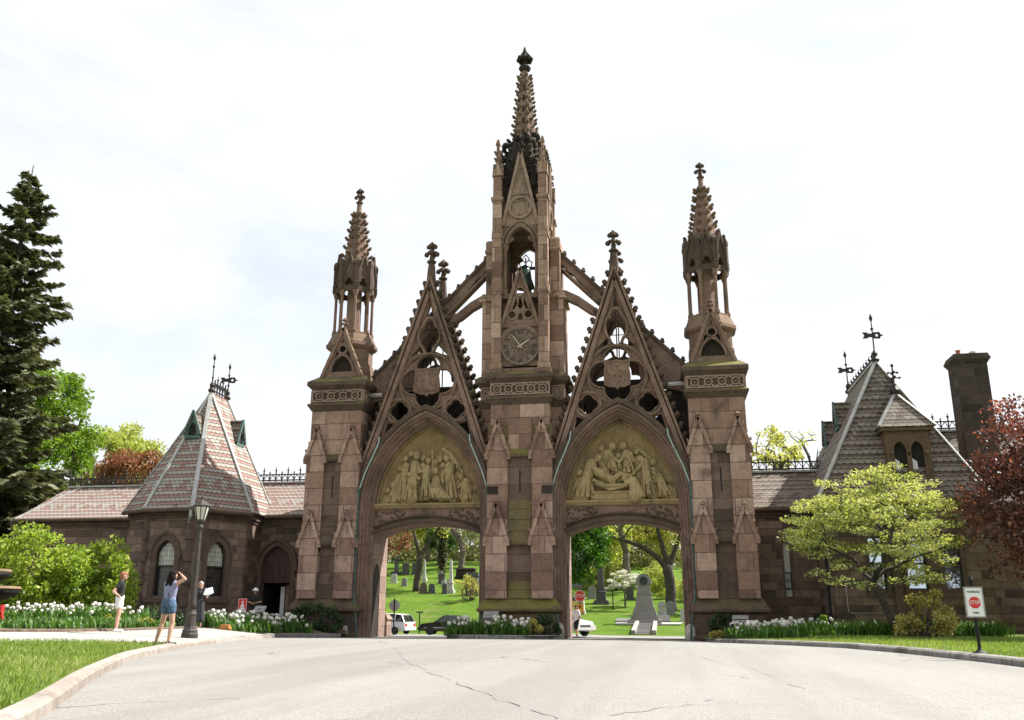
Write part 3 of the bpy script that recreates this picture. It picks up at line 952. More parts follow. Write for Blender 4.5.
M['verd_pale'] = plain('pale_verdigris', (.36, .50, .46), .7, 0, .25, 6)
M['clock'] = stone('clock_face_stone', [(.19, .14, .11), (.28, .205, .16)], joint=False, grime=.35)
M['clock_dark'] = plain('clock_numeral_dark', (.025, .026, .028), .6)
M['pale_hand'] = plain('pale_clock_hands', (.6, .56, .46), .5)
make_central_tower()

# bell hanging in the open belfry
bell = MB()
bell.lathe([(.5, 17.75), (.52, 17.78), (.47, 17.95), (.36, 18.3), (.31, 18.75), (.24, 18.95), (.1, 19.02), (.06, 19.06)], 20, (.05, YC, 0))
bell.smooth = True
bell.v = [(x - .05, y, z + .3) for x, y, z in bell.v]
BELL = empty('bell', (.05, YC, 17.75)); tag(BELL, 'green bronze bell hanging in the open arch above the clock', 'bell')
bell.build('bell_body', M['bronze'], BELL)
yk = MB()
yk.bar((-.8, YC, 19.15), (.9, YC, 19.15), .12, .14)
yk.bar((.05, YC, 19.0), (.05, YC, 19.75), .07, .07)
for s in (-1, 1):
    yk.tube([(.05 + s * .05, YC, 19.1), (.05 + s * .3, YC, 19.25), (.05 + s * .34, YC, 19.5), (.05 + s * .12, YC, 19.65)], .035, 5)
    yk.tube([(.05 + s * .05, YC, 19.5), (.05 + s * .2, YC, 19.7), (.05, YC, 19.95)], .03, 5)
yk.build('yoke', M['iron'], BELL)
cp = MB(); cp.tube([(.05, YC, 18.7), (.05, YC, 17.75)], .03, 6); cp.ball((.05, YC, 17.68), .09)
cp.build('clapper', M['iron'], BELL)


# ------------------------------------------------------------------ gables with tracery (right one, then a copy)
GX = 4.8
def gx(pts): return [(x + GX, z) for x, z in pts]


def make_gable(yf, front=True):
    g = MB(); slope = 3.1 / 9.4
    hw = lambda z: slope * (18.6 - z)
    tri_o = [(-hw(9.0) + .2, 9.0), (-3.0 + .2, 8.4), (3.0 - .2, 8.4), (hw(9.0) - .2, 9.0), (.15, 18.1), (-.15, 18.1)]
    tri_o = gx([(-hw(8.3) + .15, 8.3), (hw(8.3) - .15, 8.3), (0, 18.2)])
    arch = parch(GX, 3.12, 6.4, 5.1, 16)
    # plate between the rakes, bottom cut by the arch
    low = [p for p in arch if p[1] >= 8.3]
    outer = [tri_o[0]] + low + [tri_o[1], tri_o[2]]
    holes = [gx([(x, z) for x, z in foil(0, 15.2, 4, .22, .3, pi / 2, 7, 1.7)]),
             gx(foil(0, 12.78, 4, .74, .635, pi / 2, 9)),
             gx(foil(-1.47, 11.3, 4, .23, .27, pi / 2, 6)), gx(foil(1.47, 11.3, 4, .23, .27, pi / 2, 6)),
             gx([(-.2, 16.3), (.2, 16.3), (0, 17.0)]),
             gx([(-.75, 14.4), (-.98, 14.15), (-.62, 14.25), (-.25, 14.42), (-.42, 14.75)]), gx([(.75, 14.4), (.42, 14.75), (.25, 14.42), (.62, 14.25), (.98, 14.15)]),
             gx([(-2.06, 10.72), (-1.5, 10.52), (-1.42, 10.42), (-2.05, 9.55), (-2.52, 8.85)]), gx([(2.06, 10.72), (2.52, 8.85), (2.05, 9.55), (1.42, 10.42), (1.5, 10.52)]),
             gx([(-.62, 11.3), (-.5, 11.14), (-.25, 11.28), (-.45, 11.42)]), gx([(.62, 11.3), (.45, 11.42), (.25, 11.28), (.5, 11.14)]),
             ]
    g.plate(outer, holes, yf + .08, yf + .34)
    sq = lambda w, a, b: [(-w, a), (w, a), (w, b), (-w, b)]
    y0 = yf - .04
    g.sweep(gx(circle(0, 12.78, 1.46, 40)), [(-.09, yf + .1), (-.06, y0), (.03, y0 - .05), (.07, y0), (.09, yf + .1)], True)
    g.sweep(gx(foil(0, 12.78, 4, .74, .67, pi / 2, 9)), [(-.05, yf + .1), (-.035, y0 + .02), (.035, y0 + .02), (.05, yf + .1)], True)
    for s in (-1, 1):
        g.sweep(gx(circle(s * 1.47, 11.3, .62, 26)), [(-.075, yf + .1), (-.05, y0), (.05, y0), (.075, yf + .1)], True)
        g.sweep(gx(foil(s * 1.47, 11.3, 4, .23, .3, pi / 2, 6)), [(-.04, yf + .1), (-.03, y0 + .03), (.03, y0 + .03), (.04, yf + .1)], True)
    g.sweep(gx(foil(0, 15.2, 4, .22, .36, pi / 2, 7, 1.7)), [(-.08, yf + .1), (-.05, y0), (.05, y0), (.08, yf + .1)], True)
    ob = g.build('gable', M['trim' if front else 'trimdark'], GATE)  # back gable takes darker stone, its shade put into the colour
    # rakes: double moulding with crockets
    r = MB()
    for s in (-1, 1):
        foot = Vector((GX + s * (hw(8.0) - .25), yf + .12, 8.0)); top = Vector((GX, yf + .12, 18.6 - .85))
        up = (s * .95, 0, .32)
        r.bar(foot, top, .55, .15, up)
        f2 = Vector((GX + s * (hw(8.0) - .06), yf + .15, 8.0)); t2 = Vector((GX, yf + .15, 18.45))
        r.bar(f2, t2, .74, .12, up)
        f3 = Vector((GX + s * (hw(8.0) - .38), yf - .06, 8.0)); t3 = Vector((GX, yf - .06, 18.6 - 1.1))
        r.bar(f3, t3, .18, .09, up)
        d = (t2 - f2); n = 20
        for i in range(n):
            p = f2 + d * ((i + 1.15) / (n + 1.0))
            r.cur = 1; crocket(r, p, (s, 0, .34), .38, (-s * .33, 0, 1)); r.cur = 0
    r.build('rake_moulding', [M['trimdark' if not front else 'trim'], M['trimdark']], ob)
    f = MB(); f.lathe([(.3, 17.8), (.24, 18.5), (.2, 19.0), (.17, 19.2)], 8, (GX, yf + .12, 0))
    finial(f, (GX, yf + .12, 19.1), 1.4)
    f.build('finial', M['trimdark'], ob)
    b = MB()
    b.tube([(GX, yf + .5, 10.9), (GX, yf + .5, 16.8)], .035, 6); b.tube([(GX - 1.6, yf + .5, 12.55), (GX + 1.6, yf + .5, 12.55)], .035, 6); b.tube([(GX - .5, yf + .5, 15.7), (GX + .5, yf + .5, 15.7)], .025, 6)
    b.build('iron_tie', M['iron'], ob)
    if front:
        sh = MB(); y = yf - .16
        o = [(-.62, 13.42), (-.3, 13.36), (0, 13.42), (.3, 13.36), (.62, 13.42), (.56, 13.1), (.62, 12.6), (.6, 12.22), (.3, 12.1), (.1, 12.12), (0, 12.0), (-.1, 12.12), (-.3, 12.1), (-.6, 12.22), (-.62, 12.6), (-.56, 13.1)][::-1]
        sh.plate(gx(o), (), y, y + .3)
        sh.sweep(gx(o), [(-.04, y - .04), (.04, y - .04), (.04, y + .05), (-.04, y + .05)], True)
        shd = sh.build('shield', M['trim'], ob)
        return ob, shd
    return ob


gr, shield = make_gable(.5)
gl = copy_tree(gr, (-2 * GX, 0, 0))
# different carving on the two shields
def carve(pts, dx, y):
    return [((p[0] + GX + dx, y, p[1]), (q[0] + GX + dx, y, q[1]), r1, r2, {'sy': .7}) for p, q, r1, r2 in pts]
lion = [((-.3, 12.75), (.2, 12.7), .13, .1), ((-.36, 12.8), (-.4, 13.1), .09, .13), ((.2, 12.7), (.38, 12.5), .09, .06), ((-.3, 12.6), (-.38, 12.3), .07, .06), ((.05, 12.6), (.02, 12.3), .07, .06), ((.28, 12.6), (.3, 12.28), .06, .06), ((.3, 12.8), (.42, 13.0), .04, .05), ((0, 13.2), (.03, 13.25), .11, .1), ((-.1, 12.4), (.3, 12.42), .05, .05), ((.1, 12.95), (.35, 12.9), .06, .08)]
figs = [((0, 12.9), (.02, 12.4), .16, .2), ((0, 13.1), (0, 13.2), .1, .09), ((-.1, 12.95), (-.4, 12.75), .07, .05), ((.12, 12.95), (.4, 13.05), .07, .05), ((-.4, 12.6), (-.38, 12.3), .08, .06), ((.38, 12.7), (.4, 12.3), .07, .08), ((-.45, 13.1), (-.45, 12.3), .03, .03), ((.15, 12.5), (.25, 12.25), .09, .08)]
remeshed('shield_relief', carve(lion, 0, .33), .025, M['trim'], gr)
remeshed('shield_relief', carve(figs, 0, .33), .025, M['trim'], gl)
gb = make_gable(3.0, False)
copy_tree(gb, (-2 * GX, 0, 0))


# ------------------------------------------------------------------ archways
def make_archway():
    j = MB()
    prof = [(0.0, .30), (.12, .30), (.17, .36), (.17, .52), (.27, .52), (.31, .6), (.31, .74), (.40, .74), (.45, .82), (.45, .92), (.53, .92), (.57, .98), (.57, 1.16), (0, 1.16)]
    prof = [(-d, y) for d, y in prof]
    path = parch(GX, 3.26, 6.4, 5.23, 18, zb=.0)
    j.sweep(path, prof)
    # roll mouldings in the hollows
    for d, y in ((.22, .44), (.35, .66), (.49, .9)):
        pp = parch(GX, 3.26 - d, 6.4, 5.23 - d, 18, zb=.0)
        j.sweep(pp, [(.05 * cos(a), y + .05 * sin(a)) for a in [i * pi / 3 for i in range(6)]])
    a = j.build('archway', M['trim'], GATE)
    h = MB(); pp = parch(GX, 3.3, 6.5, 5.27, 18)
    h.sweep(pp, [(-.1, .2), (.1, .16), (.14, .26), (.14, .5), (-.1, .5)])
    h.build('hood_moulding', M['mossy_edge'], a)
    # inner side walls of the passage, each with a small pointed doorway
    for s in (-1, 1):
        w = MB()
        X0 = GX + s * 2.72
        def fn(x, y, z, X0=X0, s=s): return (X0 + s * y, x, z)
        door = [(1.3, .0)] + [(p[0], p[1]) for p in parch(1.88, .58, 3.0, .9, 6)] + [(2.46, .0)]
        w.plate([(.92, -.5), (.92, 6.4), (3.5, 6.4), (3.5, -.5), (2.46, -.5)] + door[::-1] + [(1.3, -.5)], (), 0, .55, fn)
        w.build('passage_wall', M['stone_pale'], a)
        d = MB(); d.plate([(1.2, -.3), (2.5, -.3), (2.5, 3.1), (1.88, 3.95), (1.2, 3.1)], (), .42, .5, fn)
        for k in range(4): d.plate([(1.28 + .3 * k, .1), (1.52 + .3 * k, .1), (1.52 + .3 * k, 3.0), (1.28 + .3 * k, 3.0)], (), .39, .43, fn)
        d.build('passage_door', M['woodred'], a)
    # lintel with a flat segmental arch below
    L = MB(); hs = 2.72; rise = .55; R = (hs * hs + rise * rise) / (2 * rise)
    seg = [(GX - hs + 2 * hs * i / 20, 5.15 + sqrt(R * R - (hs - 2 * hs * i / 20) ** 2) - (R - rise)) for i in range(21)]
    L.plate([(GX - hs, 6.5)] + seg + [(GX + hs, 6.5)], (), 1.06, 3.3)
    lt = L.build('lintel', M['trim'], a)
    m = MB()
    m.sweep(seg, [(.02, .84), (.14, .86), (.2, .96), (.2, 1.2), (.0, 1.2)])
    m.sweep([(x, z + .36) for x, z in seg], [(-.03, .94), (.04, .94), (.05, 1.2), (-.05, 1.2)])
    for i in range(1, 40):
        u = i / 40; x = GX - hs + 2 * hs * u; z = 5.15 + sqrt(R * R - (hs - 2 * hs * u) ** 2) - (R - rise) + .27
        m.ball((x, 1.05, z), .055, 6, 4)
    m.build('arch_moulding', M['trimdark'], lt)
    c = MB(); rnd = random.Random(5)
    for s in (-1, 1):      # carved leaves in the spandrels
        for i in range(46):
            x = rnd.uniform(1.15, 2.6); zt = 5.15 + sqrt(R * R - x * x) - (R - rise)
            z = rnd.uniform(zt + .44, 6.34)
            if zt + .44 > 6.3: continue
            c.ball((GX + s * x, 1.06, z), rnd.uniform(.04, .085), 6, 4, 1, .6, rnd.uniform(.6, 1))
    c.build('carved_foliage', M['trimdark'], lt)
    # relief panel
    t = MB()
    inner = parch(GX, 2.72, 6.4, 4.66, 16)
    t.plate(inner, (), 1.28, 2.4)
    t.sweep(parch(GX, 2.62, 6.45, 4.56, 16), [(-.05, 1.14), (.05, 1.16), (.07, 1.32), (-.07, 1.32)])
    tp = t.build('tympanum', M['buff_dark'], a)
    s = MB()
    s.box(GX - 2.7, GX + 2.7, .92, 1.5, 6.58, 6.68)
    s.box(GX - 2.7, GX + 2.7, .98, 1.5, 6.5, 6.58)
    for i in range(68):
        x = GX - 2.66 + i * .0793
        s.box(x, x + .045, .95, 1.1, 6.42, 6.5)
    s.build('shelf', M['buff'], a)
    # copper pipes running off the hood
    for sgn in (-1, 1):
        p = MB()
        p.tube([(GX + sgn * 2.3, .1, 9.9), (GX + sgn * 2.33, .05, 9.55), (GX + sgn * 2.55, .05, 9.0), (GX + sgn * 2.95, .05, 8.1), (GX + sgn * 3.2, .05, 7.3)], .032, 6)
        p.build('copper_pipe', M['verd_pale'], a)
        q = MB()
        q.tube([(GX + sgn * 3.2, .05, 7.3), (GX + sgn * 3.22, .02, 7.0), (GX + sgn * 3.22, .02, 2.4), (GX + sgn * 3.12, -.12, 1.9), (GX + sgn * 3.05, -.2, 1.5), (GX + sgn * 2.95, -.2, .9), (GX + sgn * 2.9, -.2, .1)], .05, 6)
        for z in (7.2, 5.0, 2.7): q.lathe([(.085, z), (.085, z + .14)], 8, (GX + sgn * 3.22, .02, 0))
        q.build('drainpipe', M['verd_dark'], a)
    # masonry over the passage, with an added block shutting out sky behind the gable
    w = MB()
    w.box(GX - 2.72, GX + 2.72, 1.6, 3.2, 6.5, 10.4)
    w.box(GX - 3.5, GX - 2.76, 1.2, 3.4, -.5, 10.9); w.box(GX + 2.76, GX + 3.5, 1.2, 3.4, -.5, 10.9)
    w.box(GX - 3.0, GX + 3.0, 2.3, 3.05, 8.0, 10.7); w.box(GX - 1.75, GX + 1.75, 2.45, 2.95, 10.7, 12.95)
    w.build('core_wall_blocker', M['soot_shade'], a)  # near-black colour paints the shade seen through the openings
    return a, tp


M['stone_pale'] = stone('pink_passage_stone', [(.24, .17, .14), (.32, .225, .185), (.38, .28, .23)], 1.1, .8, .01, grime=.15)
aw, tp_r = make_archway()
awl = copy_tree(aw, (-2 * GX, 0, 0))
tp_l = [c for c in awl.children if c.name.startswith('tympanum')][0]


def relief(parent, figs, dx):
    for caps in figs:
        remeshed('relief_figure', [((p[0] * 1.08 + GX, p[2] - .13, 6.7 + (p[1] - 6.7) * 1.09), (q[0] * 1.08 + GX, q[2] - .13, 6.7 + (q[1] - 6.7) * 1.09), r1 * 1.22, r2 * 1.22, {'sy': .85}) for p, q, r1, r2 in caps], .02, M['relief'], parent, 0)


def C(x1, z1, x2, z2, r1, r2, y=1.25, y2=None):
    return ((x1, z1, y), (x2, z2, y if y2 is None else y2), r1, r2)


def folds(x1, z1, x2, z2, w1, w2, n=4, y=1.12, r=.05):
    y -= .11
    """drapery: narrow ridges down a robe"""
    return [C(x1 + w1 * (i / (n - 1) - .5) * 2, z1, x2 + w2 * (i / (n - 1) - .5) * 2 + .04 * (i % 2), z2, r * .7, r, y) for i in range(n)]


right_figs = [
    [C(-1.35, 8.35, -1.48, 7.75, .19, .24), C(-1.48, 7.75, -1.62, 6.8, .2, .16), C(-1.4, 7.7, -1.28, 6.8, .14, .1), C(-1.0, 8.5, -.98, 8.56, .14, .15, 1.12), C(-1.25, 8.4, -1.1, 8.0, .12, .1, 1.1), C(-1.1, 8.0, -.85, 7.85, .09, .07, 1.05), C(-1.75, 7.6, -1.9, 6.8, .14, .2), C(-1.9, 6.85, -2.1, 6.75, .12, .08)] + folds(-1.5, 7.9, -1.7, 6.85, .1, .25, 5),
    [C(-1.15, 8.05, -1.2, 8.1, .13, .13, 1.05), C(-1.0, 7.9, -.4, 7.55, .19, .17, 1.08), C(-.4, 7.55, -.02, 7.82, .13, .1, 1.08), C(-.02, 7.82, .45, 7.72, .09, .06, 1.08), C(-.9, 7.75, -.3, 7.4, .07, .05, 1.0)],
    [C(-1.2, 7.55, -.7, 7.3, .07, .08, 1.02), C(-.7, 7.3, .2, 7.3, .09, .08, 1.02), C(-1.1, 7.4, -.5, 7.12, .06, .07, 1.04), C(-.5, 7.12, .1, 7.22, .07, .05, 1.04), C(.2, 7.35, .5, 7.6, .06, .05, 1.06)],
    [C(-.36, 9.05, -.36, 9.1, .15, .15), C(-.55, 8.75, -.4, 8.3, .2, .19), C(-.6, 8.7, -.65, 8.3, .1, .08, 1.15), C(-.4, 8.6, -.08, 8.35, .1, .07, 1.1), C(-.08, 8.35, -.05, 8.1, .07, .06, 1.1), C(-.45, 8.2, -.2, 8.0, .16, .1, 1.2)] + folds(-.5, 8.7, -.35, 8.1, .1, .15, 3),
    [C(.14, 9.05, .14, 9.12, .15, .14), C(.28, 8.7, .32, 8.2, .2, .2), C(.45, 8.7, .58, 8.35, .1, .07, 1.12), C(.15, 8.6, -.02, 8.35, .09, .06, 1.1), C(.3, 8.2, .35, 7.8, .2, .16)] + folds(.3, 8.6, .35, 7.9, .1, .18, 4),
    [C(.2, 7.62, .16, 7.6, .13, .13, 1.05), C(.5, 7.5, .66, 7.1, .2, .26, 1.1), C(.66, 7.1, .6, 6.82, .28, .3, 1.1), C(.4, 7.5, .15, 7.3, .09, .07, 1.0), C(.15, 7.3, .25, 7.55, .06, .05, 1.0), C(.9, 6.8, .4, 6.8, .12, .14, 1.1)] + folds(.6, 7.4, .7, 6.8, .12, .3, 5, 1.0),
    [C(.9, 8.45, .88, 8.5, .14, .14), C(1.1, 8.3, 1.12, 7.7, .2, .2), C(1.12, 7.7, 1.25, 6.85, .2, .13), C(1.0, 8.3, .7, 7.95, .1, .07, 1.1), C(.7, 7.95, .55, 7.8, .06, .06, 1.06), C(1.0, 7.5, 1.0, 6.85, .14, .1)] + folds(1.1, 8.1, 1.2, 6.9, .1, .2, 4),
    [C(1.46, 7.85, 1.45, 7.88, .13, .13), C(1.68, 7.65, 1.8, 7.2, .17, .18), C(1.8, 7.2, 1.98, 6.8, .17, .12), C(1.6, 7.5, 1.4, 7.4, .08, .06, 1.1), C(1.5, 6.85, 1.85, 6.85, .1, .08), C(1.4, 7.0, 1.6, 7.0, .12, .1)] + folds(1.7, 7.6, 1.9, 6.85, .1, .18, 4),
]
left_figs = [
    [C(-1.67, 7.52, -1.68, 7.56, .14, .14), C(-1.6, 7.25, -1.5, 6.95, .17, .2), C(-1.5, 6.95, -1.6, 6.8, .24, .24), C(-1.5, 7.2, -1.25, 7.15, .08, .06, 1.1), C(-1.25, 7.15, -1.4, 7.4, .06, .05, 1.1)] + folds(-1.6, 7.2, -1.55, 6.8, .1, .25, 4),
    [C(-.86, 8.98, -.84, 9.0, .14, .14, 1.32), C(-1.1, 8.4, -1.1, 7.6, .18, .2, 1.32), C(-1.1, 7.6, -1.12, 6.85, .2, .24, 1.32), C(-1.15, 8.75, -1.12, 8.8, .13, .13, 1.32)] + folds(-1.1, 8.3, -1.1, 6.85, .12, .22, 4, 1.2),
    [C(-.56, 8.85, -.55, 8.92, .15, .14, 1.15), C(-.62, 8.45, -.68, 7.8, .19, .22, 1.15), C(-.68, 7.8, -.72, 6.85, .22, .25, 1.15), C(-.5, 8.45, -.35, 8.1, .1, .08, 1.05), C(-.35, 8.1, -.08, 8.15, .07, .06, 1.05), C(-.9, 8.0, -.4, 7.8, .09, .09, 1.02), C(-.9, 7.4, -.45, 7.6, .08, .08, 1.0), C(-.9, 7.05, -.5, 7.2, .08, .08, 1.0)] + folds(-.66, 7.8, -.72, 6.85, .15, .26, 5, .98),
    [C(-.02, 8.62, -.02, 8.66, .13, .13, 1.25), C(-.05, 8.3, -.05, 7.7, .15, .17, 1.25), C(-.05, 7.7, -.06, 7.0, .17, .2, 1.25)] + folds(-.05, 8.2, -.05, 7.0, .1, .18, 4, 1.12),
    [C(.16, 9.1, .2, 7.1, .05, .05, 1.3)],
    [C(.37, 8.1, .37, 8.14, .13, .13, 1.15), C(.4, 7.75, .42, 7.35, .17, .22, 1.12), C(.42, 7.35, .7, 7.0, .22, .26, 1.08), C(.3, 7.6, .2, 7.3, .08, .07, 1.02), C(.3, 7.0, 1.1, 6.85, .16, .1, 1.08)] + folds(.4, 7.3, .75, 6.85, .2, .35, 6, .95),
    [C(.53, 8.68, .53, 8.74, .13, .13, 1.28), C(.86, 8.7, .84, 8.76, .14, .13, 1.2), C(1.02, 8.35, 1.05, 7.7, .2, .22, 1.18), C(1.05, 7.7, 1.2, 6.9, .2, .2, 1.18), C(.9, 8.2, .7, 7.9, .1, .07, 1.08), C(.7, 7.9, .75, 7.6, .07, .06, 1.08)] + folds(1.05, 8.2, 1.18, 6.9, .12, .2, 4, 1.04),
    [C(1.55, 7.85, 1.54, 7.9, .13, .13, 1.2), C(1.8, 7.6, 1.88, 7.25, .18, .18, 1.18), C(1.88, 7.2, 1.78, 6.85, .2, .2, 1.15), C(1.78, 6.95, 1.35, 7.0, .1, .09, 1.1), C(1.35, 7.0, 1.3, 6.75, .07, .07, 1.1), C(1.7, 7.55, 1.4, 7.3, .08, .06, 1.1), C(2.05, 7.4, 2.05, 6.9, .07, .06, 1.2)] + folds(1.8, 7.5, 1.85, 6.85, .12, .2, 4, 1.05),
    [C(.72, 9.15, 1.0, 8.95, .1, .12, 1.35), C(1.0, 8.95, 1.35, 8.5, .11, .08, 1.35), C(.8, 8.95, 1.2, 8.5, .08, .07, 1.33), C(1.2, 8.75, 1.45, 8.25, .07, .06, 1.35), C(1.45, 8.3, 1.6, 8.05, .07, .06, 1.35)],
]
def back_figs(spots):       # low figures filling the ground behind
    out = []
    for x, z, h in spots:
        out.append([C(x, z, x + .02, z + .05, .13, .13, 1.36), C(x, z - .35, x, z - h * .6, .17, .2, 1.38), C(x, z - h * .6, x, z - h, .2, .2, 1.38), C(x - .12, z - .35, x - .3, z - .75, .07, .05, 1.3), C(x + .12, z - .35, x + .28, z - .7, .07, .05, 1.3)] + folds(x, z - .4, x, z - h, .1, .2, 4, 1.38, .035))
    return out
relief(tp_r, right_figs + back_figs([(-.72, 8.75, 1.3), (.72, 8.8, 1.5), (-.1, 8.6, 1.0), (-1.85, 7.9, 1.2), (1.42, 8.3, 1.5), (2.12, 7.5, .8), (-.85, 9.0, .7)]) + [[C(.75, 9.0, 1.3, 8.55, .09, .06, 1.36), C(.9, 8.85, 1.5, 8.2, .07, .05, 1.36)]], 0)
slab = MB(); slab.box(GX - 1.3, GX + .3, .96, 1.45, 6.7, 7.0); slab.box(GX - 1.4, GX + .35, .93, 1.45, 7.0, 7.1)
slab.build('relief_slab', M['buff'], tp_r)
relief(tp_l, left_figs + back_figs([(-.3, 8.75, 1.8), (.3, 8.55, 1.3), (.68, 8.4, 1.2), (-1.38, 8.3, 1.5), (1.38, 8.3, 1.4), (-1.95, 7.3, .7), (2.15, 7.3, .7)]), 0)


# ------------------------------------------------------------------ raking flyers between clock tower and side towers
for s in (-1, 1):
    f = MB()
    top = lambda x: 19.95 - (x - 1.75) * 1.035
    P = [(1.75, 19.35), (2.1, 19.1), (2.3, 18.8), (2.6, 18.6), (3.1, 17.95), (3.7, 17.3), (4.4, 16.3), (5.7, 14.9), (5.9, 12.6), (8.15, 12.0), (8.15, top(8.15)), (1.75, top(1.75))]
    f.plate([(s * x, z) for x, z in (P if s > 0 else P[::-1])], (), YC - .22, YC + .22)
    # lower strut
    st_ = [(1.75, 17.75), (2.2, 17.72), (2.9, 17.34), (3.6, 16.78), (4.1, 16.4), (4.05, 16.15), (3.4, 16.45), (2.8, 16.92), (2.2, 17.24), (1.75, 17.28)]
    f.plate([(s * x, z) for x, z in (st_ if s > 0 else st_[::-1])], (), YC - .24, YC + .24)
    fo = f.build('flying_buttress', M['trim'], GATE)
    c = MB()
    a = Vector((s * 1.75, YC, top(1.75) + .05)); b = Vector((s * 8.15, YC, top(8.15) + .05))
    c.bar(a, b, .62, .16, (s * .7, 0, .7))
    for i in range(13):
        p = a + (b - a) * ((i + .6) / 13)
        crocket(c, p + Vector((0, 0, .06)), (s * .72, 0, .7), .3, (-s * .7, 0, .72))
    c.build('coping', M['trimdark'], fo)
    lo = MB(); lo.bar((s * 1.75, YC, top(1.75) - .75), (s * 5.8, YC, top(5.8) - .75), .56, .12, (s * .7, 0, .7)); lo.build('rib', M['trim'], fo)
    # wall and silver conduit behind the gable, next to the side tower
    w = MB(); w.box(*(sorted((s * 6.75, s * 8.3))), YC + .0, YC + .9, 8.0, 12.2); w.build('link_wall', M['soot_shade'], GATE)  # near-black colour paints in the shade behind the gable
    pipe = MB(); pipe.tube([(s * 6.2, YC - .8, 12.25), (s * 8.1, YC - .8, 12.3)], .13, 8); pipe.build('conduit', M['signgrey'], GATE)
# ------------------------------------------------------------------ gatehouses
def facet_fn(p, q):
    """maps (u, depth, z) on the vertical plane p->q; depth grows inwards (to the left of p->q looking from above is outside... caller picks order)"""
    p = Vector((p[0], p[1], 0)); q = Vector((q[0], q[1], 0)); d = (q - p).normalized()
    n = Vector((-d.y, d.x, 0))       # inward when p->q runs left to right seen from the front
    return (lambda u, y, z: tuple(p + d * u + n * y + Vector((0, 0, z)))), (q - p).length


def pointed(c, a, zb, zs, R=None, n=6):
    return parch(c, a, zs, R or a * 1.55, n, zb)


def gothic_window(fn, c, a, zb, zs, parent, pale=True, split=None):
    """pointed window with stone surround; fn maps (u,depth,z)"""
    f = MB()
    out = pointed(c, a + .22, zb - .12, zs, (a + .22) * 1.5)
    f.sweep(pointed(c, a + .13, zb - .1, zs, (a + .13) * 1.52), [(-.14, -.035), (.14, -.035), (.13, .12), (-.14, .12)], False, fn)
    f.sweep(pointed(c, a + .3, zs - .1, zs, (a + .3) * 1.5), [(-.06, -.1), (.05, -.12), (.06, .05), (-.06, .05)], False, fn)
    f.plate([(c - a - .35, zb - .3), (c + a + .35, zb - .3), (c + a + .35, zb - .1), (c - a - .35, zb - .1)], (), -.12, .3, fn)
    # rounded stone apron
    w = f.build('window', M['house_trim'], parent)
    z1 = split or zs * .55 + zb * .45
    g = MB(); g.plate([(c - a, z1), (c + a, z1)] + pointed(c, a, zb, zs)[-2:0:-1], (), .2, .22, fn); g.build('upper_pane', M['leaded_pale'], w)
    g = MB(); g.plate([(c - a, zb), (c + a, zb), (c + a, z1), (c - a, z1)], (), .22, .24, fn); g.build('lower_pane', M['leaded_dark'], w)
    b = MB(); b.plate([(c - a, z1 - .04), (c + a, z1 - .04), (c + a, z1 + .04), (c - a, z1 + .04)], (), .14, .26, fn)
    b.sweep(pointed(c, a - .03, zb, zs), [(-.035, .12), (.035, .12), (.035, .25), (-.035, .25)], False, fn)
    b.build('sash', M['iron'], w)
    return w


def slope(mb, pts):
    """one roof plane as a slab 8 cm thick"""
    n = (Vector(pts[1]) - Vector(pts[0])).cross(Vector(pts[2]) - Vector(pts[0])).normalized()
    if n.z < 0: n = -n
    k = len(pts); lo = [Vector(p) - n * .09 for p in pts]
    mb.add([tuple(p) for p in pts] + [tuple(p) for p in lo], [tuple(range(k)), tuple(range(2 * k - 1, k - 1, -1))] + [(i, k + i, k + (i + 1) % k, (i + 1) % k) for i in range(k)])


def cresting(parent, p, q, h=.55, step=.34):
    c = MB(); p = Vector(p); q = Vector(q); d = q - p; n = max(2, int(d.length / step))
    up = Vector((0, 0, 1))
    c.bar(p + up * .12, q + up * .12, .06, .07); c.bar(p + up * h * .72, q + up * h * .72, .05, .06)
    for i in range(n + 1):
        a = p + d * (i / n)
        c.bar(a, a + up * h, .055, .055)
        if i % 2 == 0:
            c.ball(a + up * (h + .07), .07, 6, 4)
            c.bar(a + up * h, a + up * (h + .25), .03, .03)
        if i < n:
            m = a + d * (.5 / n)
            for s in (-1, 1):
                c.bar(a + up * .15, m + up * h * .7, .035, .035) if s < 0 else c.bar(a + d / n + up * .15, m + up * h * .7, .035, .035)
    return c.build('ridge_cresting', M['iron'], parent)


def vane(parent, c, h, flag=True, ang=.3):
    v = MB(); x, y, z = c
    v.lathe([(.16, 0), (.2, .1), (.1, .25), (.14, .4), (.06, .55), (.035, .6), (.025, h)], 8, c)
    v.ball((x, y, z + h * .82), .08, 6, 4)
    v.lathe([(.02, h), (.07, h + .12), (.09, h + .2), (.01, h + .42)], 6, c)
    if flag:
        zz = z + h * .66; d = Vector((cos(ang), sin(ang), 0)); o = Vector((x, y, zz))
        def fn(u, yy, w): return tuple(o + d * u * .78 + Vector((0, 0, w * .78)) + Vector((-d.y, d.x, 0)) * yy)
        v.plate([(.03, -.2), (.42, -.22), (.5, -.06), (.68, 0), (.5, .06), (.42, .22), (.03, .2)], [circle(.25, 0, .09, 8)], -.015, .015, fn)
        v.plate([(-.03, -.12), (-.03, .12), (-.3, .12), (-.3, .2), (-.62, .2), (-.5, .0), (-.62, -.2), (-.3, -.2), (-.3, -.12)], (), -.015, .015, fn)
    return v.build('weathervane' if flag else 'finial', M['iron'], parent)


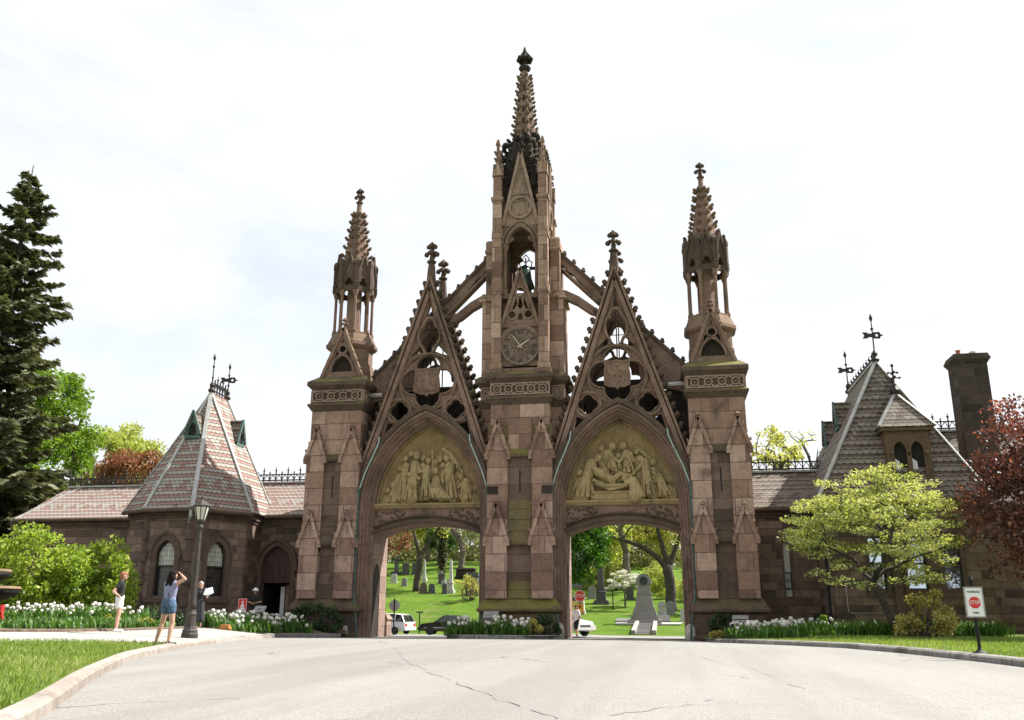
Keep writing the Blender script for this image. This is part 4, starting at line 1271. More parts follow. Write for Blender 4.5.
def lucarne(parent, c, out, s=.48):
    """small copper-faced roof vent; out = horizontal direction it faces"""
    d = Vector((out[0], out[1], 0)).normalized(); side = Vector((-d.y, d.x, 0)); o = Vector(c)
    def fn(x, y, z): return tuple(o + side * x - d * y + Vector((0, 0, z)))
    r = MB()
    for k in (-1, 1):
        p = [fn(k * s, -.08, -.05), fn(0, -.08, 1.2), fn(0, 1.1, 1.2), fn(k * s, 1.1, -.05)]
        slope(r, p)
    r.plate([(-s * .9, -.3), (s * .9, -.3), (s * .9, 0), (0, 1.1), (-s * .9, 0)], (), .1, 1.0, fn)
    l = r.build('roof_vent', M['slate_r'], parent)
    f = MB()
    f.plate([(-s * .85, -.25), (s * .85, -.25), (s * .85, .0), (0, 1.06), (-s * .85, 0)], [[(-.22, -.1), (.22, -.1), (.2, .3), (0, .62), (-.2, .3)]], .0, .12, fn)
    f.cur = 1; f.plate([(-.24, -.15), (.24, -.15), (.24, .65), (-.24, .65)], (), .09, .1, fn); f.cur = 0
    f.bar(fn(-s, -.04, -.06), fn(0, -.04, 1.22), .09, .09); f.bar(fn(s, -.04, -.06), fn(0, -.04, 1.22), .09, .09)
    f.build('copper_front', [M['verd_front'], M['dark']], l)


def gutter(parent, pts, r=.11):
    g = MB(); g.tube(pts, r, 8)
    return g.build('gutter', M['trimdark'], parent)


def eave_band(mb, pts, z0, z1, out=.12):
    """moulded course under the eaves along a polyline (front side to the right of travel)"""
    for p, q in zip(pts[:-1], pts[1:]):
        fn, L = facet_fn(p, q)
        mb.plate([(-.05, z0), (L + .05, z0), (L + .05, z1), (-.05, z1)], (), -out, .1, fn)
        mb.plate([(-.03, z0 - .14), (L + .03, z0 - .14), (L + .03, z0), (-.03, z0)], (), -out * .5, .1, fn)


# ---------------------------------------------------------------- left gatehouse: apse-ended pavilion between two wings
def left_house():
    H = empty('gatehouse', (-17.1, 3, .5))
    tag(H, 'brownstone lodge with a pink and grey banded pyramid roof and pointed leaded windows', 'lodge')
    EV = [(-20.1, -.66), (-18.4, -1.66), (-15.73, -1.89), (-14.04, 1.19)]
    # wall polygon 28 cm inside the eaves
    W = [(-19.85, -.42), (-18.32, -1.36), (-15.9, -1.58), (-14.36, 1.3)]
    w = MB()
    chain = [(-29.2, 3.0), (-19.85, 3.0), W[0], W[1], W[2], W[3], (-14.36, 3.0), (-11.2, 3.0)]
    holes = {3: [], 4: []}
    for i, (p, q) in enumerate(zip(chain[:-1], chain[1:])):
        fn, L = facet_fn(p, q)
        out = [(0, -.4), (L, -.4), (L, 6.42), (0, 6.42)]
        hs = []
        if i == 3: hs = [pointed(1.21, .53, 2.2, 4.05)]
        if i == 4: hs = [pointed(L / 2, .53, 2.2, 4.05)]
        if i == 6: hs = []; out = [(0, -.4), (.28, -.4)] + pointed(1.0, .82, -.4, 3.75, 1.1) + [(1.72, -.4), (L, -.4), (L, 6.42), (0, 6.42)]
        if i == 6: out = [(0, -.4)] + pointed(1.0, .82, -.4, 3.75, 1.1) + [(L, -.4), (L, 6.42), (0, 6.42)]
        w.plate(out, hs, 0, .4, fn)
    # hidden back and ends so that the lodge is closed
    w.box(-29.2, -11.2, 9.0, 9.3, -.4, 6.42); w.box(-29.2, -28.9, 3.4, 9.0, -.4, 6.42)
    wl = w.build('wall', M['house'], H)
    e = MB(); eave_band(e, chain, 6.02, 6.3, .14); e.build('eaves_course', M['trimdark'], H)
    b = MB(); eave_band(b, chain[:6], .9, 1.15, .16); eave_band(b, chain[:6], -.4, .76, .1); b.build('base_course', M['house_trim'], H)
    for (x, y) in W[1:3]:      # dressed corner stones
        q = MB()
        for k in range(9):
            z = 1.2 + k * .52; s = .24 if k % 2 else .17
            q.lathe([(s, z), (s, z + .5)], 6, (x, y + .04, 0), 0)
        q.build('quoin', M['house_trim'], H)
    fn, L = facet_fn(W[1], W[2]); gothic_window(fn, 1.21, .53, 2.2, 4.05, H, split=3.6)
    fn, L = facet_fn(W[2], W[3]); gothic_window(fn, L / 2, .53, 2.2, 4.05, H, split=3.6)
    # doorway with hood, wooden upper panel and open dark passage
    fn, L = facet_fn((-14.36, 3.0), (-11.2, 3.0))
    d = MB()
    d.sweep(pointed(1.0, .94, -.3, 3.75, 1.24), [(-.13, -.06), (.13, -.06), (.12, .2), (-.13, .2)], False, fn)
    d.sweep(pointed(1.0, 1.12, 3.6, 3.75, 1.44), [(-.07, -.2), (.07, -.22), (.09, .05), (-.07, .05)], False, fn)
    for s in (-1, 1): d.ball(fn(1.0 + s * 1.12, -.12, 3.58), .14, 6, 4)
    dr = d.build('doorway', M['house_trim'], H)
    p = MB(); p.plate([(.18, 2.95), (1.82, 2.95)] + pointed(1.0, .82, 2.9, 3.75, 1.1)[-2:0:-1], (), .3, .38, fn)
    for x in (.3, .66, 1.0, 1.34, 1.7): p.plate([(x - .03, 2.95), (x + .03, 2.95), (x + .03, 4.1), (x - .03, 4.1)], (), .26, .31, fn)
    p.plate([(.18, 2.92), (1.82, 2.92), (1.82, 3.05), (.18, 3.05)], (), .25, .38, fn)
    p.build('door_panel', M['woodred'], dr)
    k = MB()
    k.box(-14.35, -14.2, 3.4, 8.9, -.3, 4.9); k.box(-12.55, -12.45, 3.4, 8.9, -.3, 4.9); k.box(-14.35, -12.45, 3.4, 8.9, 4.7, 4.9); k.box(-14.35, -12.45, 8.6, 8.8, -.3, 4.9)
    k.build('passage', M['dark'], dr)
    o = MB(); o.box(-13.42, -13.2, 3.9, 3.95, .7, 2.75); o.build('daylight_panel', M['white'], dr)  # white panel added for the light seen through the passage
    o = MB(); o.box(-13.1, -12.86, 3.8, 3.86, .7, 2.85); o.build('door_jamb', M['stone_pale'], dr)
    # roofs
    A = (-17.1, 1.4, 12.9); B = (-17.1, 3.2, 12.9); ez = 6.34
    ev = [(x, y, ez) for x, y in EV] + [(-14.04, 3.9, ez), (-15.73, 6.9, ez), (-18.6, 6.9, ez), (-20.3, 3.9, ez)]
    r = MB()
    slope(r, [ev[1], ev[2], A]); slope(r, [ev[2], ev[3], A]); slope(r, [ev[0], ev[1], A])
    slope(r, [ev[3], ev[4], B, A]); slope(r, [ev[7], ev[0], A, B]); slope(r, [ev[4], ev[5], B]); slope(r, [ev[5], ev[6], B]); slope(r, [ev[6], ev[7], B])
    rf = r.build('pavilion_roof', M['slate_l'], H)
    fl = MB()
    for q_ in ev[:4]:
        fl.bar(Vector(q_) + Vector((0, 0, .03)), Vector(A) + Vector((0, 0, .05)), .2, .06)
    fl.bar(Vector(ev[4]) + Vector((0, 0, .03)), Vector(B) + Vector((0, 0, .05)), .2, .06)
    fl.build('hip_flashing', M['lead'], rf)
    cresting(rf, A, B, .75, .3)
    vane(rf, A, 1.75, False); vane(rf, B, 1.7, True, .2)
    lucarne(rf, (-17.15, -.1, 10.35), (0, -1)); lucarne(rf, (-15.75, 2.6, 10.35), (1, 0))
    for x0, x1, hip in ((-28.9, -17.6, True), (-16.6, -11.1, False)):
        g = MB(); ry, rz = 6.0, 8.55
        if hip:
            slope(g, [(x0, 2.7, 6.4), (x1, 2.7, 6.4), (x1, ry, rz), (x0 + .7, ry, rz)])
            slope(g, [(x1, 9.3, 6.4), (x0, 9.3, 6.4), (x0 + .7, ry, rz), (x1, ry, rz)])
            slope(g, [(x0, 9.3, 6.4), (x0, 2.7, 6.4), (x0 + .7, ry, rz)])
        else:
            slope(g, [(x0, 2.7, 6.4), (x1, 2.7, 6.4), (x1, ry, rz), (x0, ry, rz)])
            slope(g, [(x1, 9.3, 6.4), (x0, 9.3, 6.4), (x0, ry, rz), (x1, ry, rz)])
        rg = g.build('wing_roof', M['slate_l'], H)
        f = MB(); f.bar((x0 + (.7 if hip else 0), ry, rz + .03), (x1, ry, rz + .03), .3, .09)
        if hip: f.bar((x0, 2.7, 6.42), (x0 + 1.5, ry, rz + .02), .18, .06)
        f.build('ridge_flashing', M['lead'], rg)
        cresting(rg, (x0 + (.7 if hip else 0), ry, rz + .05), (x1, ry, rz + .05), .62, .36)
    gutter(H, [(-28.95, 2.66, 6.3), (-19.9, 2.66, 6.3)])
    gutter(H, [(x, y - .04, 6.24) for x, y in EV] )
    gutter(H, [(-14.04, 2.66, 6.3), (-11.1, 2.66, 6.3)])
    dp = MB(); dp.tube([(-15.73, -1.95, 6.2), (-15.73, -1.95, 5.9), (-15.88, -1.75, 5.6)], .08, 8); dp.build('downpipe', M['signgrey'], H)
    return H


# ---------------------------------------------------------------- right gatehouse: hipped house, low wings, chimney
def right_house():
    H = empty('gatehouse', (17.1, 3, .6))
    tag(H, 'brownstone lodge with a dark hipped slate roof, stone dormer and tall chimney', 'lodge')
    w = MB()
    X0, X1, Y0, Y1 = 13.85, 20.35, -.7, 9.7
    chain = [(10.8, 3.0), (X0, 3.0), (X0, Y0), (X1, Y0), (X1, 3.0), (33, 3.0)]
    wins = [(15.42, 16.08), (16.92, 17.76), (18.42, 19.16)]
    for i, (p, q) in enumerate(zip(chain[:-1], chain[1:])):
        fn, L = facet_fn(p, q); hs = []
        u0, u1 = (.4 if i == 3 else 0), (L - .4 if i == 1 else L)
        if i == 0: hs = [[(1.5, 2.2), (1.84, 2.2), (1.84, 4.75), (1.5, 4.75)]]
        if i == 2: hs = [[(a - X0, 2.45), (b - X0, 2.45), (b - X0, 4.7), (a - X0, 4.7)] for a, b in wins]
        w.plate([(u0, -.4), (u1, -.4), (u1, 6.42), (u0, 6.42)], hs, 0, .4, fn)
    w.box(10.8, 33, 9.3, 9.7, -.4, 6.42); w.box(32.7, 33, 3.4, 9.3, -.4, 6.42)
    w.build('wall', M['house'], H)
    e = MB(); eave_band(e, chain, 6.02, 6.3, .14); e.build('eaves_course', M['trimdark'], H)
    b = MB(); eave_band(b, [chain[2], chain[3]], 1.05, 1.25, .12); eave_band(b, [chain[2], chain[3]], -.4, .95, .09)
    eave_band(b, [chain[4], chain[5]], 1.05, 1.25, .1)
    b.build('base_course', M['mossy'], H)
    fn, L = facet_fn(chain[2], chain[3])
    for a, c in wins:
        f = MB(); u0, u1 = a - X0, c - X0
        o = [(u0, 2.45), (u1, 2.45), (u1, 4.7), (u0, 4.7)]
        f.sweep(o, [(-.16, -.05), (.02, -.05), (.0, .2), (-.16, .2)], True, fn)
        f.plate([(u0 - .25, 2.15), (u1 + .25, 2.15), (u1 + .25, 2.32), (u0 - .25, 2.32)], (), -.14, .2, fn)
        wd = f.build('window', M['house_trim'], H)
        s = MB(); s.sweep(o, [(-.0, .14), (.06, .14), (.06, .24), (-.0, .24)], True, fn); s.plate([(u0, 3.5), (u1, 3.5), (u1, 3.58), (u0, 3.58)], (), .15, .25, fn); s.build('sash', M['iron'], wd)
        g = MB(); g.plate(o, (), .22, .235, fn); g.build('pane', M['skyglass'], wd)
        if a < 16: 
            bl = MB(); bl.plate([(u0 + .08, 2.75), (u1 - .12, 2.75), (u1 - .12, 3.45), (u0 + .08, 3.45)], (), .2, .21, fn); bl.build('pale_blind', M['blind'], wd)  # pale panel across part of the pane
    # pilaster between the windows
    p = MB(); p.box(16.3, 16.62, Y0 - .22, Y0 + .1, -.3, 4.9); p.frustum(16.3, 16.62, Y0 - .22, Y0 + .1, 4.9, 16.3, 16.62, Y0 - .02, Y0 + .1, 5.4)
    p.build('pilaster', M['house_trim'], H)
    fn, L = facet_fn(chain[0], chain[1])
    f = MB(); o = [(1.5, 2.2), (1.84, 2.2), (1.84, 4.75), (1.5, 4.75)]
    f.sweep(o, [(-.07, -.02), (.02, -.02), (.02, .2), (-.07, .2)], True, fn); wd = f.build('narrow_window', M['house_trim'], H)
    for z0, z1 in ((3.3, 4.75), (2.2, 2.55)):
        g = MB(); g.plate([(1.5, z0), (1.84, z0), (1.84, z1), (1.5, z1)], (), .16, .18, fn); g.build('blind', M['blind'], wd)
    g = MB(); g.plate([(1.5, 2.55), (1.84, 2.55), (1.84, 3.3), (1.5, 3.3)], (), .18, .2, fn); g.build('pane', M['glass'], wd)
    s = MB()
    for z in (2.55, 3.28): s.plate([(1.5, z), (1.84, z), (1.84, z + .06), (1.5, z + .06)], (), .1, .2, fn)
    s.build('sash', M['iron'], wd)
    d = MB(); d.tube([(13.62, -.85, 6.1), (13.62, -.8, 5.8), (13.62, -.8, .3)], .07, 8); d.build('downpipe', M['black'], H)
    d = MB(); d.tube([(14.36, Y0 - .03, 2.85), (14.36, Y0 - .03, 1.55), (14.45, Y0 - .03, 1.48), (16.2, Y0 - .03, 1.48)], .02, 5); d.build('conduit', M['signgrey'], H)
    # main roof
    A = Vector((17.1, 1.4, 13.1)); B = Vector((17.1, 8.0, 13.1)); ez = 6.34
    ev = [(13.5, -1.0, ez), (20.7, -1.0, ez), (20.7, 10.2, ez), (13.5, 10.2, ez)]
    r = MB(); slope(r, [ev[0], ev[1], A]); slope(r, [ev[1], ev[2], B, A]); slope(r, [ev[2], ev[3], B]); slope(r, [ev[3], ev[0], A, B])
    rf = r.build('hipped_roof', M['slate_r'], H)
    fl = MB()
    for q_ in ev[:2]: fl.bar(Vector(q_) + Vector((0, 0, .03)), A + Vector((0, 0, .05)), .2, .06)
    fl.bar(A + Vector((0, 0, .05)), B + Vector((0, 0, .05)), .2, .08)
    fl.build('hip_flashing', M['lead'], rf)
    cresting(rf, A, B, .35, .3)
    vane(rf, A, 2.0, True, .1); vane(rf, B, 2.0, True, .1)
    lucarne(rf, (15.55, 4.3, 10.6), (-1, 0)); lucarne(rf, (15.35, 6.6, 10.1), (-1, 0))
    # stone dormer with two pointed lights
    D0, D1, yd = 16.62, 18.5, -.72
    fn, L = facet_fn((D0, yd), (D1, yd))
    m = MB(); ws = [.58, 1.3]
    m.plate([(0, 6.5), (L, 6.5), (L, 9.4), (0, 9.4)], [pointed(c, .31, 7.1, 8.35, .5) for c in ws], 0, .25, fn)
    for x in (D0, D1 - .2): m.box(x, x + .2, yd + .25, .6, 6.5, 9.4)
    m.box(D0 - .16, D1 + .16, yd - .16, .6, 9.3, 9.46)
    dm = m.build('dormer', M['house_trim_warm'], H)
    for c in ws:
        t = MB(); t.sweep(pointed(c, .31, 7.1, 8.45, .46), [(-.05, -.05), (.05, -.05), (.05, .05), (-.05, .05)], False, fn)
        for s in (-1, 1): t.ball(fn(c + s * .36, -.06, 8.3), .09, 6, 4)
        t.build('window_trim', M['house_trim_warm'], dm)
        g = MB(); g.plate(pointed(c, .31, 7.1, 8.35, .5), (), .2, .22, fn); g.build('pane', M['dark'], dm)
        g = MB(); g.plate([(c - .25, 7.2), (c + .02, 7.2), (c - .02, 7.95), (c - .2, 8.1)], (), .17, .19, fn); g.build('curtain', M['white'], dm)
    P = Vector((17.55, .35, 11.25)); q = [(D0 - .25, yd - .25, 9.48), (D1 + .25, yd - .25, 9.48), (D1 + .25, .8, 9.48), (D0 - .25, .8, 9.48)]
    r = MB(); slope(r, [q[0], q[1], P]); slope(r, [q[1], q[2], P + Vector((0, .6, 0)), P]); slope(r, [q[3], q[0], P, P + Vector((0, .6, 0))])
    r.build('dormer_roof', M['slate_r'], dm)
    fl = MB()
    for q_ in q[:2]: fl.bar(Vector(q_) + Vector((0, 0, .03)), P + Vector((0, 0, .05)), .14, .05)
    fl.build('hip_flashing', M['lead'], dm)
    v = MB(); v.lathe([(.22, 0), (.26, .15), (.13, .35), (.05, .5), (.035, 1.3)], 8, tuple(P)); 
    for z, r_ in ((.75, .28), (1.0, .2)):
        for k in range(2):
            dx = Vector((cos(k * pi / 2), sin(k * pi / 2), 0)) * r_
            v.bar(P + Vector((0, 0, z)) - dx, P + Vector((0, 0, z)) + dx, .04, .05)
            for s in (-1, 1): v.ball(P + Vector((0, 0, z)) + dx * s, .06, 6, 4)
    v.ball(P + Vector((0, 0, 1.35)), .08, 6, 4); v.build('finial', M['iron'], dm)
    # wings
    for x0, x1, rz, ez2 in ((10.7, 15.5, 8.55, 6.4), (19.2, 33.2, 10.45, 6.4)):
        g = MB()
        slope(g, [(x0, 2.7, ez2), (x1, 2.7, ez2), (x1, 6, rz), (x0, 6, rz)]); slope(g, [(x1, 9.6, ez2), (x0, 9.6, ez2), (x0, 6, rz), (x1, 6, rz)])
        rg = g.build('wing_roof', M['slate_r'], H)
        f = MB(); f.bar((x0, 6, rz + .03), (x1, 6, rz + .03), .34, .1); f.build('ridge_flashing', M['lead'], rg)
        cresting(rg, (x0, 6, rz + .05), (x1, 6, rz + .05), .66, .36)
    gutter(H, [(10.7, 2.66, 6.3), (13.5, 2.66, 6.3)]); gutter(H, [(13.46, -1.04, 6.26), (20.74, -1.04, 6.26)]); gutter(H, [(20.74, 2.66, 6.3), (33, 2.66, 6.3)])
    c = MB(); c.box(21.2, 22.65, 3.06, 4.3, 4.0, 13.25)
    c.frustum(21.2, 22.65, 3.06, 4.3, 13.25, 21.08, 22.77, 2.9, 4.42, 13.45); c.box(21.06, 22.79, 2.88, 4.44, 13.45, 13.56); c.frustum(21.08, 22.77, 2.9, 4.42, 13.56, 21.15, 22.7, 2.95, 4.35, 13.75)
    ch = c.build('chimney', M['chimney'], H)
    p = MB()
    p.lathe([(.12, 13.7), (.1, 13.95), (.12, 13.97), (.12, 14.03)], 10, (21.5, 3.4, 0)); p.build('chimney_pot', M['terracotta'], ch)
    p = MB(); p.lathe([(.2, 13.7), (.16, 13.95)], 10, (22.2, 3.5, 0)); p.build('chimney_cap', M['concrete'], ch)
    return H


M['skyglass'] = glass('reflecting_window_glass', (.40, .46, .54), .04); M['skyglass'].node_tree.nodes['Principled BSDF'].inputs['Metallic'].default_value = .9
M['blind'] = plain('pale_window_blind', (.5, .5, .46), .6, 0, .15, 6)
M['terracotta'] = plain('terracotta_pot', (.45, .14, .07), .8)
M['house_trim_warm'] = stone('warm_brownstone_dormer', [(.12, .08, .052), (.165, .112, .075)], joint=False, moss=.3, grime=.4)
left_house()
right_house()
# ------------------------------------------------------------------ the ground
from mathutils.geometry import delaunay_2d_cdt
RY = [-80, -15, -10, -3, 1.5, 4, 20, 32, 45, 400]; RZ = [.68, .68, .58, .38, .30, .25, -.10, -.35, -.40, -.4]
def road_z(x, y): return float(np.interp(y, RY, RZ)) - .012 * max(0, x - 4)
def sstep(a, b, x):
    t = min(1, max(0, (x - a) / (b - a))); return t * t * (3 - 2 * t)

KERB_L = [(3.9, -40), (2.5, -37), (1.36, -34.6), (.47, -33), (-.92, -30.5), (-3.2, -25.95), (-4.55, -22.2), (-5.15, -20.4), (-5.7, -18), (-6.3, -15), (-7.2, -11.5), (-8.2, -8.6)]
KERB_R = [(8.3, -1.2), (8.75, -4), (9.2, -8.2), (10.6, -12.2), (11.6, -15.0), (12.5, -17.6), (13.0, -20.2), (13.35, -22.2), (13.5, -25), (13.4, -29), (12.8, -34), (11.8, -39), (10.4, -44)]

def seg_dist(p, line):
    best = 1e9
    for a, b in zip(line[:-1], line[1:]):
        ax, ay = a; bx, by = b; dx, dy = bx - ax, by - ay
        t = max(0, min(1, ((p[0] - ax) * dx + (p[1] - ay) * dy) / (dx * dx + dy * dy)))
        best = min(best, hypot(p[0] - ax - t * dx, p[1] - ay - t * dy))
    return best

def left_z(x, y):
    d = seg_dist((x, y), KERB_L + [(-9.6, -7.6), (-9.4, -4.3), (-8.4, -2.3), (-8.0, -.9)])
    base = road_z(x, y) + .10
    return base + (max(.82, base) - base) * sstep(0, 1.8, d) + min(.24, .05 * max(0, d - .6)) * sstep(-4, -9, y)
def right_z(x, y):
    d = seg_dist((x, y), KERB_R)
    base = road_z(x, y) + .11
    return base + (max(.62, base + .03) - base) * sstep(.3, 4.0, d)

HY_L = ([4, 20, 32, 34.5, 40, 47, 53, 62, 74, 80, 100, 160, 420], [.2, -.16, -.42, -.35, 1.1, 2.6, 3.2, 4.7, 6.0, 7.1, 9.0, 12, 16])
HY_R = ([4, 10, 14, 24.6, 31, 39, 47, 53, 64, 80, 100, 160, 420], [.2, .08, .1, .63, .7, 1.35, 1.45, 2.2, 3.6, 5.5, 7.5, 11, 16])
def back_z(x, y):
    t = sstep(-9, -1.5, x)
    n = .18 * noise.noise(Vector((x * .09, y * .09, 3))) * sstep(36, 48, y)
    return float(np.interp(y, *HY_L)) * (1 - t) + float(np.interp(y, *HY_R)) * t + n

def ground_z(x, y):
    if y > 8: return back_z(x, y)
    f = road_z(x, y) - .2
    if x < -30 or x > 30: f = max(f, .45)
    return f + (back_z(x, y) - f) * sstep(3.5, 8, y)


def sheet(name, poly, zf, step, mat, kind='structure', jitter=.0, label=None, cat=None, dens=None):
    pts = []; n = len(poly)
    for i in range(n):
        a, b = poly[i], poly[(i + 1) % n]; k = max(1, int(hypot(b[0] - a[0], b[1] - a[1]) / (dens or step)))
        for j in range(k): pts.append((a[0] + (b[0] - a[0]) * j / k, a[1] + (b[1] - a[1]) * j / k))
    nb = len(pts)
    xs = [p[0] for p in poly]; ys = [p[1] for p in poly]
    def inside(x, y):
        c = False
        for i in range(nb):
            x1, y1 = pts[i]; x2, y2 = pts[i - 1]
            if (y1 > y) != (y2 > y) and x < (x2 - x1) * (y - y1) / (y2 - y1) + x1: c = not c
        return c
    x = min(xs)
    while x < max(xs):
        y = min(ys)
        while y < max(ys):
            if inside(x, y) and min(hypot(x - p[0], y - p[1]) for p in pts[:nb]) > step * .45: pts.append((x, y))
            y += step
        x += step
    r = delaunay_2d_cdt([Vector(p) for p in pts], [], [list(range(nb))], 1, 1e-5)
    m = MB(); m.smooth = True
    m.add([(v.x, v.y, zf(v.x, v.y)) for v in r[0]], [list(f) for f in r[2]])
    o = m.build(name, mat)
    # make sure it faces up
    me = o.data
    if sum(p.normal.z for p in me.polygons) < 0:
        b = bmesh.new(); b.from_mesh(me); bmesh.ops.reverse_faces(b, faces=b.faces); b.to_mesh(me); b.free()
    tag(o, label, cat, None, kind)
    return o


def grass_mat(name, a, b2, c, worn=(.2, .16, .09), wornamt=.0):
    m, nt, b = new_mat(name); t = NT(nt); P = t.geo().outputs['Position']
    n1 = t.noise(P, .35, 5, .65); n2 = t.noise(P, 5, 5, .7); n3 = t.noise(P, 28, 3, .7)
    col = t.ramp(t.math('ADD', t.math('MULTIPLY', n1, .5), t.math('MULTIPLY', n2, .5)), [(.36, a), (.5, b2), (.64, c)])
    col = t.mix(t.math('MULTIPLY', n3, .5), col, t.mix(1.0, col, (.5, .55, .4), 'MULTIPLY'))
    if wornamt: col = t.mix(t.math('MULTIPLY', t.smooth(t.noise(P, .55, 4, .6, .5), .56, .68), wornamt), col, worn)
    t.l(col, b.inputs['Base Color']); b.inputs['Roughness'].default_value = .95; b.inputs['Specular IOR Level'].default_value = .1
    t.bump(t.math('ADD', n2, t.math('MULTIPLY', n3, .5)), .9, .12, b)
    return m
M['grass'] = grass_mat('spring_grass', (.055, .12, .012), (.10, .185, .018), (.17, .235, .035), wornamt=.45)
M['lawn'] = grass_mat('mown_lawn', (.075, .125, .02), (.125, .185, .032), (.19, .235, .06), wornamt=.55)
M['soil'] = plain('dark_mulch', (.075, .05, .035), .95, 0, .5, 6, bump=.6, col2=(.15, .11, .08))


def road_mat():
    m, nt, b = new_mat('worn_pale_asphalt'); t = NT(nt); P = t.geo().outputs['Position']
    v = t.n('ShaderNodeTexVoronoi'); v.inputs['Scale'].default_value = 55; t.l(P, v.inputs['Vector'])
    ag = t.ramp(v.outputs['Color'], [(0, (.17, .163, .152)), (.5, (.245, .237, .222)), (1, (.32, .31, .292))])
    n1 = t.noise(P, .25, 5, .6); n2 = t.noise(P, 2.2, 5, .7)
    col = t.mix(t.math('MULTIPLY', t.smooth(n1, .35, .65), .35), ag, (.27, .257, .232))
    col = t.mix(t.math('MULTIPLY', t.smooth(n2, .45, .75), .3), col, (.185, .176, .162))
    mp = t.n('ShaderNodeMapping'); mp.inputs['Scale'].default_value = (1, .12, 1); mp.inputs['Rotation'].default_value = (0, 0, .25); t.l(P, mp.inputs[0])
    col = t.mix(t.math('MULTIPLY', t.smooth(t.noise(mp.outputs[0], .9, 3, .5), .5, .72), .3), col, (.195, .186, .172))
    for sx, am in ((.55, .3), (1.4, .18), (.2, .2)):      # wheel-worn lanes and old patches
        mq = t.n('ShaderNodeMapping'); mq.inputs['Scale'].default_value = (sx, .05, 1); mq.inputs['Rotation'].default_value = (0, 0, .12); t.l(P, mq.inputs[0])
        col = t.mix(t.math('MULTIPLY', t.smooth(t.noise(mq.outputs[0], 1.0, 2, .5), .52, .62), am), col, (.16, .152, .14))
    # fine hair cracks, in their own shape
    vc = t.n('ShaderNodeTexVoronoi', feature='DISTANCE_TO_EDGE'); vc.inputs['Scale'].default_value = .16
    w = t.n('ShaderNodeTexNoise'); w.inputs['Scale'].default_value = .9; w.inputs['Detail'].default_value = 5; t.l(P, w.inputs['Vector'])
    ad = t.n('ShaderNodeVectorMath', operation='MULTIPLY_ADD'); t.l(w.outputs['Color'], ad.inputs[0]); ad.inputs[1].default_value = (1.6, 1.6, 0); t.l(P, ad.inputs[2]); t.l(ad.outputs[0], vc.inputs['Vector'])
    cr = t.math('MULTIPLY', t.smooth(vc.outputs['Distance'], .006, .001), t.smooth(t.noise(P, .3, 2), .5, .62))
    col = t.mix(t.math('MULTIPLY', cr, .75), col, (.09, .085, .08))
    t.l(col, b.inputs['Base Color']); b.inputs['Roughness'].default_value = .88; b.inputs['Specular IOR Level'].default_value = .3
    t.bump(t.math('ADD', v.outputs['Distance'], n2), .35, .02, b)
    return m
M['road'] = road_mat()
M['kerb'] = stone('grey_kerb_stone', [(.20, .195, .185), (.28, .275, .26), (.36, .35, .33)], .55, 2.0, .02, moss=.15, grime=.5, mortar_col=(.08, .075, .07))
M['kerb_pale'] = stone('pale_concrete_kerb', [(.27, .235, .205), (.37, .335, .30), (.42, .39, .36)], 2.4, 2.0, .01, moss=.0, grime=.25, mortar_col=(.14, .12, .1))
M['path'] = plain('pale_pavement', (.33, .315, .29), .85, 0, .15, 1.5, bump=.15)
M['sealer'] = plain('crack_sealer', (.205, .196, .181), .8, 0, .3, 3)

# main ground, one sheet out to the horizon
xs = sorted(set([-600, -400, -280, -200, -150, -115] + list(np.arange(-90, -34, 5.0)) + list(np.arange(-34, 34.1, 1.0)) + list(np.arange(36, 90, 6.0)) + [100, 140, 200, 300, 450, 600]))
ys = sorted(set([-300, -180, -120, -90, -75, -60, -50] + list(np.arange(-46, 4, 2.0)) + list(np.arange(4, 66, 1.0)) + list(np.arange(66, 110, 3.0)) + [115, 125, 140, 160, 190, 230, 300, 420, 650]))
g = MB(); g.smooth = True
g.add([(x, y, ground_z(x, y)) for y in ys for x in xs], [(j * len(xs) + i, j * len(xs) + i + 1, (j + 1) * len(xs) + i + 1, (j + 1) * len(xs) + i) for j in range(len(ys) - 1) for i in range(len(xs) - 1)])
o = g.build('ground', M['grass']); tag(o, 'bright green grass of the cemetery hill and grounds', 'ground', None, 'structure')

# the drive in front, through both arches and off to the left behind
rl = list(reversed(KERB_L))
front = [(-8.2, -8.6), (-9.75, -7.9), (-9.6, -4.3), (-8.6, -2.2), (-8.2, -.9), (-8.2, 3.9), (8.2, 3.9), (8.2, -.9)] + KERB_R + [(30, -60), (-30, -60), (4.5, -41)] + KERB_L
sheet('road', front, lambda x, y: road_z(x, y), 2.4, M['road'], label='pale worn asphalt drive in front of the gate', cat='road')
rear = [(-8.2, 3.904), (-8.4, 6), (-10, 12), (-16, 20), (-26, 24.5), (-70, 26), (-70, 33), (-30, 33.5), (-14, 33), (-8, 30.5), (-4.5, 26), (-1.5, 19), (.6, 15.5), (3.2, 13.6), (7.5, 13.2), (14, 14), (30, 14), (30, 9), (12, 8.5), (8.8, 6), (8.2, 3.904)]
def rear_z(x, y): return (back_z(x, y) if y > 8 else ground_z(x, y) + (road_z(x, y) - ground_z(x, y)) * sstep(8, 3.9, y)) + .03
sheet('road', rear, rear_z, 1.6, M['road'], label='asphalt lane behind the gate', cat='road')

